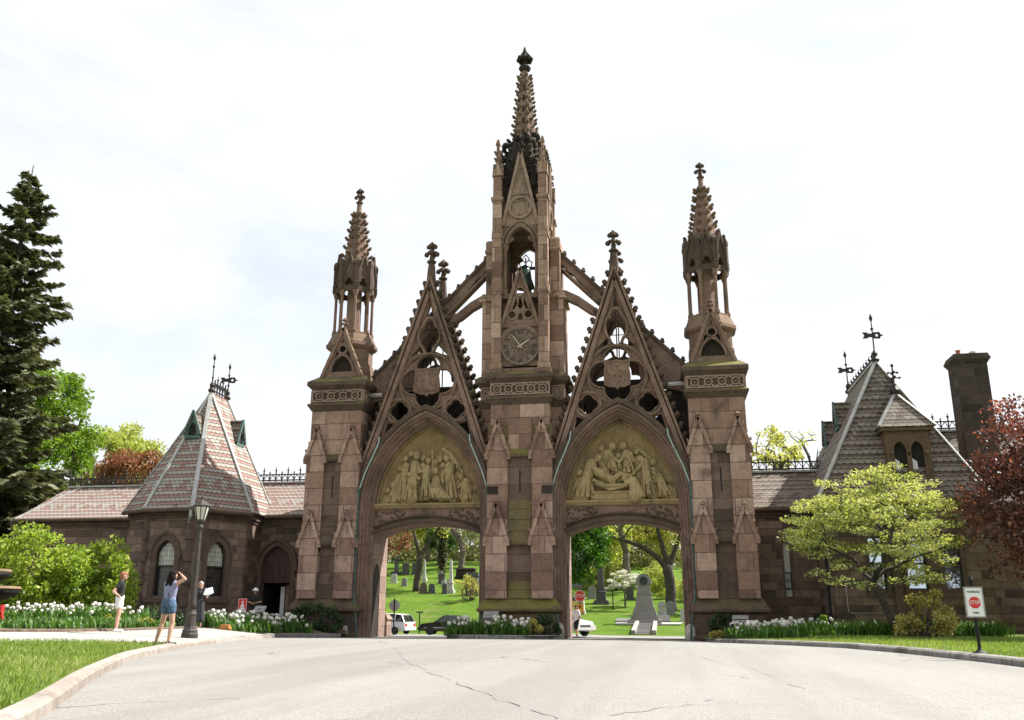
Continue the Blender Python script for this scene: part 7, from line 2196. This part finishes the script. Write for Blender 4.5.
# sloping plaques in the flower beds
def plaque(x, y, z, ang, w, h, label, body):
    P = empty('information_plaque', (x, y, z)); tag(P, label, 'plaque', 'plaques in the flower beds')
    fn, r = facing((x, y, z), ang)
    m = MB()
    if body == 'post':
        m.plate([(-.07, -.1), (.07, -.1), (.07, h - .12), (-.07, h - .12)], (), -.05, .05, fn); m.plate([(-.13, -.1), (.13, -.1), (.13, .05), (-.13, .05)], (), -.1, .1, fn)
    else:
        m.plate([(-w * .46, -.1), (w * .46, -.1), (w * .44, h - .16), (-w * .44, h - .16)], (), -.13, .2, fn)
    m.build('pedestal', M['black'] if body == 'post' else M['granite' if body == 'grey' else 'soot_shade'], P)
    m = MB(); q = [fn(-w / 2, -.2, h - .24), fn(w / 2, -.2, h - .24), fn(w / 2, .2, h), fn(-w / 2, .2, h)]
    lo = [tuple(Vector(p) - Vector((0, 0, .05))) for p in q]; pm = M['granite']
    m.add(q + lo, [(0, 1, 2, 3), (7, 6, 5, 4), (0, 4, 5, 1), (1, 5, 6, 2), (2, 6, 7, 3), (3, 7, 4, 0)])
    m.build('sloping_panel', pm, P)
    return P
plaque(-11.15, -3.4, left_z(-11.15, -3.4), .15, .5, .92, 'pale sloping plaque on a black post among the tulips by the lodge door', 'post')
plaque(-1.0, -1.75, .48, .1, .66, 1.05, 'grey stone plaque pedestal among the tulips below the clock tower', 'grey')
plaque(9.75, -2.0, right_z(9.75, -2.0), -.1, .66, .95, 'pale topped dark plaque pedestal at the foot of the right tower', 'dark')
x, y = 9.35, -2.9; z = right_z(x, y); S = empty('marker_stake', (x, y, z)); tag(S, 'thin black stake with a small label in the daffodils at the right tower', 'marker')
m = MB(); m.lathe([(.025, -.1), (.02, .6)], 6, (x, y, z)); m.build('stake', M['black'], S); m = MB(); m.box(x - .07, x + .07, y - .02, y, z + .5, z + .62); m.build('label_plate', M['black'], S)

# red notice by the lodge
x, y = -12.5, -2.3; z = left_z(x, y); fn, r = facing((x, y, z), .15)
S = empty('red_notice', (x, y, z)); tag(S, 'red notice board with a white emblem on a stake by the lodge wall', 'sign')
m = MB(); m.lathe([(.03, -.1), (.03, .8)], 8, (x, y, z)); m.build('stake', M['black'], S)
m = MB(); m.plate([(-.2, .62), (.2, .62), (.2, 1.25), (-.2, 1.25)], (), -.06, -.03, fn); b_ = m.build('board', M['red'], S)
m = MB(); m.sweep([(-.18, .64), (.18, .64), (.18, 1.23), (-.18, 1.23)], [(-.006, -.064), (.008, -.064), (.008, -.05), (-.006, -.05)], True, fn)
m.plate([(-.13, .74), (.13, .74), (.13, .8), (.08, .82), (.08, .95), (.03, .98), (.03, 1.06), (-.03, 1.06), (-.03, .98), (-.08, .95), (-.08, .82), (-.13, .8)], (), -.066, -.058, fn); m.plate(circle(0, 1.1, .045, 10), (), -.066, -.058, fn)
m.build('emblem', M['white'], b_)

# orange bag on the pavement by the tulips
x, y = -10.45, -7.9; z = left_z(x, y); B = empty('orange_bag', (x, y, z)); tag(B, 'orange brown bag lying on the ground beside the tulips', 'bag')
remeshed('bag_body', [(Vector((x + dx, y, z + .13)), Vector((x + dx, y, z + .2)), .13, .09) for dx in (-.14, -.05, .05, .14)], .02, plain('orange_brown_canvas', (.38, .15, .03), .8, 0, .2, 8), B)
m = MB(); m.tube([(x - .1, y, z + .27), (x - .06, y, z + .36), (x + .06, y, z + .36), (x + .1, y, z + .27)], .015, 6); m.build('handle', M['cloth_black'], B)

# guard stones at the arch corners
gs = None
for i, (x, y, lb) in enumerate(((-8.32, .15, 'rounded pale guard stone at the foot of the left tower'), (1.78, .2, 'rounded pale guard stone at the right foot of the clock tower'), (7.72, .1, 'rounded pale guard stone at the foot of the right tower'))):
    z = road_z(x, y)
    if gs is None:
        gs = empty('guard_stone', (x, y, z)); m = MB(); m.smooth = True
        m.lathe([(.27, -.1), (.27, .32), (.255, .48), (.205, .61), (.12, .69), (.03, .73)], 14, (x, y, z)); m.build('stone', plain('pale_guard_stone', (.46, .42, .36), .85, 0, .25, 6, bump=.3), gs); o = gs
    else:
        o = copy_tree(gs, (x, y, z))
    tag(o, lb, 'bollard', 'guard stones at the arches')

# stone feet of the rear buttresses, seen through the left arch
m = MB(); m.frustum(-7.75, -7.42, 3.6, 4.5, -.1, -7.75, -7.45, 3.6, 4.4, 1.1); m.frustum(-7.77, -7.38, 3.58, 4.55, 1.1, -7.75, -7.5, 3.6, 4.2, 1.35)
m.build('buttress_foot', M['stone_pale'], GATE)

# tiered fountain at the left edge and a red trestle beside it
x, y = -17.45, -12.7; z = left_z(x, y)
F = empty('tiered_fountain', (x, y, z)); tag(F, 'dark tiered fountain with two tan rimmed bowls at the left edge', 'fountain')
m = MB(); m.smooth = True; m.lathe([(.55, -.1), (.5, .2), (.22, .35), (.16, .9), (.25, 1.2)], 14, (x, y, z)); m.build('pedestal', M['iron'], F)
for zz, rr in ((1.15, 1.2), (1.75, .82)):
    m = MB(); m.smooth = True; m.lathe([(.3, zz - .5), (rr * .55, zz - .34), (rr * .95, zz - .1), (rr, zz + .05)], 22, (x, y, z)); b_ = m.build('bowl', M['black'], F)
    m = MB(); m.lathe([(rr * 1.0, zz + .04), (rr * 1.03, zz + .08), (rr * .98, zz + .16), (rr * .85, zz + .17)], 22, (x, y, z)); m.build('rim', plain('tan_stone_rim', (.19, .125, .065), .8, 0, .3, 5), b_)
m = MB(); m.lathe([(.12, 1.85), (.09, 2.2), (.16, 2.3), (.02, 2.5)], 10, (x, y, z)); m.build('finial', M['iron'], F)
x, y = -14.85, -15.2; z = left_z(x, y)
F = empty('red_trestle', (x, y, z)); tag(F, 'low red trestle in front of the tiered fountain', 'trestle')
m = MB(); m.box(x - .45, x + .3, y - .06, y + .06, z + .42, z + .66); m.build('board', M['red'], F)
for dx in (-.35, .2):
    for s in (-1, 1):
        m = MB(); m.bar((x + dx, y, z + .55), (x + dx + .06, y + s * .22, z - .02), .06, .06); m.build('leg', M['red'], F)


# ------------------------------------------------------------------ cars
M['car_white'] = plain('white_car_paint', (.56, .57, .58), .25, 0, .04, 2)
M['car_black'] = plain('black_car_paint', (.012, .012, .014), .15, .2, .1, 2, spec=.8)
M['tyre'] = plain('tyre_rubber', (.02, .02, .02), .85)
M['rim'] = plain('silver_rim', (.42, .42, .43), .35, .7, .1, 4)
M['tail'] = plain('red_tail_light', (.5, .02, .015), .2, 0, .1, 4)
M['lampclear'] = plain('clear_headlight', (.6, .6, .58), .1, 0, .1, 4)
M['plastic'] = plain('black_trim_plastic', (.018, .018, .018), .6)


def car(name, label, loc, heading, prof, paint, W=.92):
    """prof: list of stations (x, z_low, z_belt, z_roof, half width at belt, half width at roof); x forward"""
    E = empty(name, loc, heading); tag(E, label, 'car'); Mx = WORLD_OF[E]
    def B(m, nm, mat, par): 
        q = MB().merge(m, Mx); return q.build(nm, mat, par)
    m = MB(); m.smooth = False
    rows = []
    for x, zl, zb, zr, wb, wr in prof:
        rows.append([(x, -wb * .92, zl), (x, -wb, zl + .16), (x, -wb, (zl + zb) / 2 + .03), (x, -wb * .96, zb), (x, wb * .96, zb), (x, wb, (zl + zb) / 2 + .03), (x, wb, zl + .16), (x, wb * .92, zl)])
    n = 8; vs = [p for r_ in rows for p in r_]; fs = []
    for i in range(len(rows) - 1):
        for k in range(n): fs.append((i * n + k, i * n + (k + 1) % n, (i + 1) * n + (k + 1) % n, (i + 1) * n + k))
    fs.append(tuple(range(n))); fs.append(tuple((len(rows) - 1) * n + k for k in range(n))[::-1])
    m.add(vs, fs); body = B(m, 'body', M[paint], E)
    cab = [s for s in prof if s[3] > s[2] + .02 or s[3] < 0]
    idx = [i for i, s in enumerate(prof) if s[3] > s[2] + .02]
    i0, i1 = idx[0] - 1, idx[-1] + 1
    g = MB(); rows = []
    for s in prof[i0:i1 + 1]:
        x, zl, zb, zr, wb, wr = s
        zz = max(zr, zb + .005); w2 = wr if zr > zb + .02 else wb * .9
        rows.append([(x, -wb * .93, zb - .02), (x, -w2, zz), (x, w2, zz), (x, wb * .93, zb - .02)])
    vs = [p for r_ in rows for p in r_]; fs = []
    for i in range(len(rows) - 1):
        for k in range(4): fs.append((i * 4 + k, i * 4 + (k + 1) % 4, (i + 1) * 4 + (k + 1) % 4, (i + 1) * 4 + k))
    fs.append((0, 1, 2, 3)); fs.append(tuple((len(rows) - 1) * 4 + k for k in range(4))[::-1])
    g.add(vs, fs); B(g, 'windows', M['sunglass'], E)
    r_ = MB()      # roof skin and pillars
    rr = [prof[i] for i in idx]
    vs = []; fs = []
    for s in rr: vs += [(s[0], -s[5] * .98, s[3] + .01), (s[0], 0, s[3] + .05), (s[0], s[5] * .98, s[3] + .01), (s[0], s[5] * .98, s[3] - .03), (s[0], -s[5] * .98, s[3] - .03)]
    for i in range(len(rr) - 1):
        for k in range(5): fs.append((i * 5 + k, i * 5 + (k + 1) % 5, (i + 1) * 5 + (k + 1) % 5, (i + 1) * 5 + k))
    fs.append((0, 1, 2, 3, 4)); fs.append(tuple((len(rr) - 1) * 5 + k for k in range(5))[::-1])
    r_.add(vs, fs)
    for s in (-1, 1):
        for i in range(i0, i1):
            a, b_ = prof[i], prof[i + 1]
            pa = (a[0], s * (a[5] if a[3] > a[2] + .02 else a[4] * .9) , max(a[3], a[2])); pb = (b_[0], s * (b_[5] if b_[3] > b_[2] + .02 else b_[4] * .9), max(b_[3], b_[2]))
            if i in (i0, i1 - 1): r_.bar(pa, pb, .07, .06, (0, 0, 1))
        for i in idx[1:-1]:
            a = prof[i]; r_.bar((a[0], s * a[4] * .945, a[2] - .02), (a[0], s * (a[5] + .01), a[3]), .09, .03, (0, 1, 0))
    B(r_, 'roof', M[paint], E)
    x0, x1 = prof[0][0], prof[-1][0]; w = prof[len(prof) // 2][4]
    wb = (x0 + .95, x1 - .9)
    for x in wb:
        for s in (-1, 1):
            t = MB(); q = MB(); q.lathe([(.2, -.1), (.31, -.1), (.335, -.06), (.335, .06), (.31, .1), (.2, .1)], 22, (0, 0, 0))
            R = Matrix.Translation((x, s * (w - .07), .33)) @ Matrix.Rotation(pi / 2, 4, 'X')
            t.merge(q, R); wh = B(t, 'wheel', M['tyre'], E)
            t = MB(); q = MB(); q.lathe([(.02, -.07), (.215, -.09), (.215, .09), (.02, .07)], 16, (0, 0, 0)); t.merge(q, R); B(t, 'rim', M['rim'], wh)
            t = MB(); q = MB(); q.lathe([(.38, -.11), (.385, -.02), (.385, .02), (.38, .04)], 22, (0, 0, 0)); t.merge(q, Matrix.Translation((x, s * (w - .0), .35)) @ Matrix.Rotation(pi / 2, 4, 'X')) if False else None
    for s in (-1, 1):
        t = MB(); t.box(x0 - .012, x0 + .1, s * w * .68 - .14, s * w * .68 + .14, prof[0][2] - .3, prof[0][2] - .06); B(t, 'tail_light', M['tail'], E)
        t = MB(); t.box(x1 - .1, x1 + .012, s * w * .64 - .16, s * w * .64 + .16, prof[-1][2] - .2, prof[-1][2] - .05); B(t, 'headlight', M['lampclear'], E)
        t = MB(); t.ball((prof[i1][0] - .35, s * (w + .08), prof[i1][2] + .06), .09, 8, 5, 1, .9, .7); B(t, 'wing_mirror', M[paint], E)
    t = MB(); t.box(x0 - .06, x0 + .1, -w * .9, w * .9, prof[0][1] + .02, prof[0][1] + .26); t.box(x1 - .1, x1 + .06, -w * .9, w * .9, prof[-1][1] + .02, prof[-1][1] + .24); B(t, 'bumper', M[paint], E)
    t = MB(); t.box(x1 - .02, x1 + .075, -w * .42, w * .42, prof[-1][1] + .2, prof[-1][2] - .06); B(t, 'grille', M['plastic'], E)
    t = MB(); t.box(x0 - .015, x0 + .05, -.26, .26, prof[0][2] - .28, prof[0][2] - .15); B(t, 'number_plate', M['white'], E)
    t = MB()
    for s in (-1, 1): t.box(x0 + .5, x1 - .5, s * w - .012, s * w + .012, .5, .56)
    B(t, 'side_moulding', M['plastic' if paint != 'car_black' else 'rim'], E)
    return E
VAN = [(-2.5, .34, .95, 0, .84, .7), (-2.42, .3, 1.02, 0, .92, .72), (-2.1, .29, 1.04, 1.58, .94, .72), (-1.5, .28, 1.04, 1.66, .95, .75), (-.2, .28, 1.03, 1.69, .95, .77), (.75, .28, 1.0, 1.62, .95, .74), (1.55, .28, .98, 0, .94, .7), (2.3, .3, .84, 0, .88, .7), (2.5, .34, .7, 0, .78, .7)]
SEDAN = [(-2.4, .34, .88, 0, .82, .6), (-2.25, .3, .95, 0, .88, .6), (-1.35, .27, .97, 0, .91, .6), (-.75, .26, .96, 1.38, .92, .62), (.25, .26, .95, 1.42, .92, .64), (.5, .26, .95, 1.38, .92, .64), (1.2, .26, .93, 0, .91, .6), (2.15, .29, .82, 0, .86, .6), (2.4, .34, .68, 0, .74, .6)]
def zat(x, y): return rear_z(x, y) + .03
car('parked_van', 'white van seen from behind, parked beyond the left arch', (-15.9, 30.6, zat(-15.9, 30.6)), radians(180 - 17), VAN, 'car_white').scale = (.94, .94, .94)
car('parked_car', 'black sedan parked behind the tulips through the left arch', (-9.75, 27.6, zat(-9.75, 27.6)), radians(180 + 6), SEDAN, 'car_black')
car('parked_car', 'white car nosing out from behind the clock tower in the right arch', (.3, 11.4, zat(.3, 11.4)), radians(-40), SEDAN, 'car_white')


# ------------------------------------------------------------------ graves
def grave(kind, x, y, h, w, mat, label, group=None, rz=0.0):
    z = back_z(x, y); m = MB()
    name = {'tablet': 'headstone', 'obelisk': 'obelisk', 'block': 'tomb', 'cross': 'stone_cross', 'slab': 'flat_stone', 'column': 'monument_column'}[kind]
    E = empty(name, (x, y, z), rz); tag(E, label, {'tablet': 'gravestone', 'obelisk': 'obelisk', 'block': 'tomb', 'cross': 'cross', 'slab': 'gravestone', 'column': 'monument'}[kind], group); Mx = WORLD_OF[E]
    b = MB(); s = MB()
    if kind == 'tablet':
        b.frustum(-w * .62, w * .62, -.2, .2, -.3, -w * .6, w * .6, -.18, .18, .16)
        s.plate([(-w / 2, .14), (w / 2, .14), (w / 2, h * .78)] + circle(0, h * .78, w / 2, 9, 0, pi, True)[1:-1] + [(-w / 2, h * .78)], (), -.09, .09)
        s.sweep([(-w * .38, h * .3), (w * .38, h * .3), (w * .38, h * .7), (-w * .38, h * .7)], [(-.02, -.105), (.02, -.105), (.02, -.08), (-.02, -.08)], True)
    elif kind == 'obelisk':
        for z0, z1, ww in ((-.3, .18, 1.0), (.18, .36, .82), (.36, h * .28, .58)): b.frustum(-w * ww / 2, w * ww / 2, -w * ww / 2, w * ww / 2, z0, -w * ww * .48, w * ww * .48, -w * ww * .48, w * ww * .48, z1)
        b.frustum(-w * .34, w * .34, -w * .34, w * .34, h * .28, -w * .3, w * .3, -w * .3, w * .3, h * .31)
        s.frustum(-w * .22, w * .22, -w * .22, w * .22, h * .31, -w * .13, w * .13, -w * .13, w * .13, h * .93); s.frustum(-w * .13, w * .13, -w * .13, w * .13, h * .93, -.01, .01, -.01, .01, h)
    elif kind == 'block':
        b.frustum(-w * .56, w * .56, -w * .4, w * .4, -.4, -w * .55, w * .55, -w * .4, w * .4, .25)
        s.frustum(-w * .5, w * .5, -w * .35, w * .35, .25, -w * .48, w * .48, -w * .33, w * .33, h * .85); s.frustum(-w * .56, w * .56, -w * .4, w * .4, h * .85, -w * .5, w * .5, -w * .35, w * .35, h)
    elif kind == 'column':
        b.box(-w / 2, w / 2, -w / 2, w / 2, -.3, h * .2); s.lathe([(w * .3, h * .2), (w * .25, h * .85), (w * .38, h * .9), (w * .2, h)], 12)
    elif kind == 'slab':
        b.box(-w / 2, w / 2, -.4, .4, -.3, .1); s.frustum(-w * .42, w * .42, -.3, .3, .1, -w * .4, w * .4, -.1, .28, h)
    for q, nm in ((b, 'base'), (s, 'stone')):
        MB().merge(q, Mx).build(nm, M[mat], E)
    return E
grave('obelisk', -16.0, 53.5, 3.5, .9, 'marble', 'white marble obelisk right of the forked trunk')
grave('tablet', -18.85, 53.0, 1.05, .75, 'brown_marker', 'brown gravestone at the foot of the forked trunk')
grave('tablet', -18.0, 53.2, .85, .7, 'granite_dark', 'short dark gravestone just right of the brown one')
grave('tablet', -16.4, 52.4, 1.1, .5, 'granite_dark', 'dark narrow gravestone in front of the white obelisk')
grave('obelisk', -21.4, 62.7, 2.5, .65, 'marble', 'white obelisk behind the forked trunk')
grave('block', -17.0, 65.5, 1.25, 2.2, 'soot_shade', 'low dark mausoleum front behind the white obelisk')
grave('block', -13.1, 51, 2.3, 1.3, 'granite_dark', 'tall grey block monument at the right side of the left arch')
grave('column', -28.2, 73.8, 2.2, 1.1, 'granite_dark', 'dark column monument, leftmost on the left hill')
grave('block', -27.0, 74, 1.5, .8, 'granite_dark', 'dark square tomb next to the dark column')
grave('block', -25.6, 74.2, 1.45, 1.0, 'granite_dark', 'wide dark tomb right of the square one')
grave('block', -32.6, 73, 2.6, 1.6, 'marble', 'white tomb at the far left of the left hill')
grave('tablet', -20.3, 66, .9, .6, 'granite', 'grey gravestone behind the forked trunk')
grave('block', -18.6, 60, 1.1, .7, 'granite_dark', 'dark square stone up the slope between the two white obelisks')
for x, y, h, w, mt, lb in ((-17.9, 58, .6, .5, 'marble', 'low white gravestone midway between the white obelisks'), (-17.2, 57.3, .8, .45, 'marble', 'upright white gravestone left of the white marble obelisk'), (-22.6, 58.5, .8, .6, 'granite', 'small grey gravestone left of the forked trunk'), (-24.6, 61, .9, .7, 'marble', 'small white gravestone on the left slope'),
                        (-14.9, 57, .9, .7, 'granite', 'grey gravestone right of the white marble obelisk')):
    grave('tablet', x, y, h, w, mt, lb)
# right arch
grave('obelisk', 0.05, 53.2, 4.1, 1.7, 'granite_dark', 'dark obelisk on the grass through the right arch')
grave('block', -1.1, 37.8, 1.5, 1.5, 'concrete', 'pale tomb at the left edge of the right arch')
grave('block', -3.0, 68, 6.0, 3.4, 'granite', 'tall grey stone mausoleum behind the dense green tree')
grave('slab', 6.5, 31, .5, 1.0, 'granite', 'low grey stone right of the monument')
grave('slab', 8.3, 31.2, .95, 1.4, 'marble', 'white slab stone at the right side of the right arch')
grave('tablet', 6.3, 36, 1.1, .7, 'marble', 'white gravestone just right of the monument')
grave('tablet', 7.0, 37.5, 1.0, .7, 'granite', 'grey gravestone in front of the massive trunk')
grave('column', 9.1, 40, 3.2, .9, 'granite_dark', 'dark column at the right side of the right arch')
grave('slab', 3.3, 30.5, .28, 1.3, 'granite', 'flat grey stone on the grass left of the monument')
grave('tablet', -.1, 29.5, .4, .5, 'granite', 'tiny grey stone on the grass near the stop sign')
for x, y, h, w, mt, lb in ((2.9, 56, 1.3, .8, 'granite_dark', 'dark gravestone under the dogwood'), (4.2, 57, 1.5, .8, 'granite_dark', 'dark gravestone right of the dogwood trunk'), (-1.2, 57, 1.3, .8, 'granite', 'grey gravestone left of the dark obelisk')):
    grave('tablet', x, y, h, w, mt, lb)

# the stepped grey monument with path and steps
x, y = 5.12, 25.0; z = back_z(x, y)
E = empty('monument', (x, y, z)); tag(E, 'stepped grey stone monument with a round head and bronze wreath in the right arch', 'monument')
m = MB()
for z0, z1, a, b_ in ((-.3, .34, 1.3, 1.28), (.34, .66, 1.06, 1.04), (.66, .95, .92, .9), (.95, 1.22, .82, .8)): m.frustum(x - a, x + a, y - a, y + a, z + z0, x - b_, x + b_, y - b_, y + b_, z + z1)
m.build('steps', M['granite'], E)
m = MB(); m.frustum(x - .7, x + .7, y - .6, y + .6, z + 1.22, x - .56, x + .56, y - .48, y + .48, z + 2.2); m.box(x - .62, x + .62, y - .52, y + .52, z + 2.2, z + 2.32); m.frustum(x - .5, x + .5, y - .4, y + .4, z + 2.32, x - .44, x + .44, y - .36, y + .36, z + 3.0)
m.build('shaft', M['granite'], E)
m = MB(); m.plate([(x - .6, z + 2.98), (x + .6, z + 2.98), (x + .6, z + 3.25)] + circle(x, z + 3.22, .55, 12, .15, pi - .15, True) + [(x - .6, z + 3.25)], (), y - .42, y + .42); m.build('head_stone', M['granite'], E)
m = MB(); m.sweep(circle(x, z + 3.22, .24, 16), [(-.07, y - .5), (.07, y - .5), (.08, y - .4), (-.08, y - .4)], True); m.plate(circle(x, z + 3.22, .24, 16), (), y - .45, y - .41); m.build('wreath', M['bronze'], E); E.scale = (.92, .92, .93)
sl = sheet('path', [(3.1, 23.0), (7.6, 23.3), (7.9, 27.2), (3.0, 27.0)], lambda x, y: max(back_z(x, y), back_z(5.1, 23.5)) + .07, .7, M['path'], label='pale paved apron round the monument', cat='path')
ST = empty('stone_steps', (5.2, 18, back_z(5.2, 18))); tag(ST, 'grey stone steps between pale side walls leading to the monument', 'steps')
z0, z1 = back_z(4.9, 14.2), back_z(5.0, 23) + .1
m = MB(); n = 9
for i in range(n):
    y0 = 15.0 + i * .9; m.box(4.75, 5.75, y0, 23.3, z0 - .3 + (z1 - z0) * i / n, z0 + .05 + (z1 - z0) * (i + 1) / n)
m.build('treads', M['granite'], ST)
for xx in (4.5, 5.75):
    m = MB(); m.add([(xx, 14.9, z0 - .3), (xx + .25, 14.9, z0 - .3), (xx + .25, 23.3, z0 - .3), (xx, 23.3, z0 - .3), (xx, 14.9, z0 + .3), (xx + .25, 14.9, z0 + .3), (xx + .25, 23.3, z1 + .22), (xx, 23.3, z1 + .22)], [(0, 3, 2, 1), (4, 5, 6, 7), (0, 1, 5, 4), (1, 2, 6, 5), (2, 3, 7, 6), (3, 0, 4, 7)])
    m.build('side_wall', M['path'], ST)
# ------------------------------------------------------------------ sky, sun, camera
SUN_EL, SUN_DIR = radians(50), Vector((.90, .42))      # from the right and a little behind the gate
sd = Vector((SUN_DIR.x, SUN_DIR.y)).normalized()
to_sun = Vector((sd.x * cos(SUN_EL), sd.y * cos(SUN_EL), sin(SUN_EL)))
ld = bpy.data.lights.new('sun', 'SUN'); ld.energy = 4.8; ld.angle = radians(.5); ld.color = (1.0, .955, .89)
lo_ = bpy.data.objects.new('sun', ld); COL.objects.link(lo_); lo_.location = (40, 20, 60)
lo_.rotation_euler = to_sun.to_track_quat('Z', 'Y').to_euler()

w = bpy.data.worlds.new('World'); scene.world = w; w.use_nodes = True
nt = w.node_tree; nt.nodes.clear(); t = NT(nt)
out = t.n('ShaderNodeOutputWorld'); bg = t.n('ShaderNodeBackground')
sky = t.n('ShaderNodeTexSky', sky_type='NISHITA'); sky.sun_disc = False; sky.sun_elevation = SUN_EL
sky.sun_rotation = atan2(sd.x, sd.y); sky.altitude = 20; sky.air_density = 1.0; sky.dust_density = 2.0; sky.ozone_density = 1.0
# thin bright cloud over most of the sky
tc = t.n('ShaderNodeTexCoord'); mp = t.n('ShaderNodeMapping'); mp.inputs['Scale'].default_value = (1.2, 1.2, 3.2); t.l(tc.outputs['Generated'], mp.inputs[0])
n1 = t.noise(mp.outputs[0], 1.7, 6, .58, .35)
cl = t.smooth(n1, .30, .58)
cloud = t.mix(t.smooth(t.noise(mp.outputs[0], 3.1, 5, .6), .3, .7), (4.5, 4.62, 4.75), (4.85, 4.92, 5.0))
col = t.mix(t.math('ADD', t.math('MULTIPLY', cl, .32), .66), sky.outputs[0], cloud)
t.l(col, bg.inputs[0]); bg.inputs[1].default_value = .10
t.l(bg.outputs[0], out.inputs[0])

cd = bpy.data.cameras.new('camera_view'); cam = bpy.data.objects.new('camera_view', cd); COL.objects.link(cam)
cd.sensor_width = 36; cd.lens = CAM_F / 1024 * 36; cd.clip_start = .1; cd.clip_end = 3000
fw0 = Vector((-sin(CAM_YAW), cos(CAM_YAW), 0)); rt = Vector((cos(CAM_YAW), sin(CAM_YAW), 0)); Zv = Vector((0, 0, 1))
fw = fw0 * cos(CAM_PITCH) + Zv * sin(CAM_PITCH); up = -fw0 * sin(CAM_PITCH) + Zv * cos(CAM_PITCH)
r2 = rt * cos(CAM_ROLL) - up * sin(CAM_ROLL) * -1 if False else rt * cos(CAM_ROLL) + up * sin(CAM_ROLL)
u2 = up * cos(CAM_ROLL) - rt * sin(CAM_ROLL)
cam.matrix_world = Matrix(((r2.x, u2.x, -fw.x, CAM_LOC.x), (r2.y, u2.y, -fw.y, CAM_LOC.y), (r2.z, u2.z, -fw.z, CAM_LOC.z), (0, 0, 0, 1)))
scene.camera = cam
scene.render.resolution_x = 1024; scene.render.resolution_y = 720
vs = scene.view_settings; scene.display_settings.display_device = 'sRGB'
vs.view_transform = 'Standard'; vs.look = 'None'; vs.exposure = 1.18; vs.gamma = 1.0; vs.use_curve_mapping = False
scene.render.engine = 'CYCLES'; scene.cycles.use_denoising = True
scene.cycles.max_bounces = 8; scene.cycles.diffuse_bounces = 4; scene.cycles.transparent_max_bounces = 8
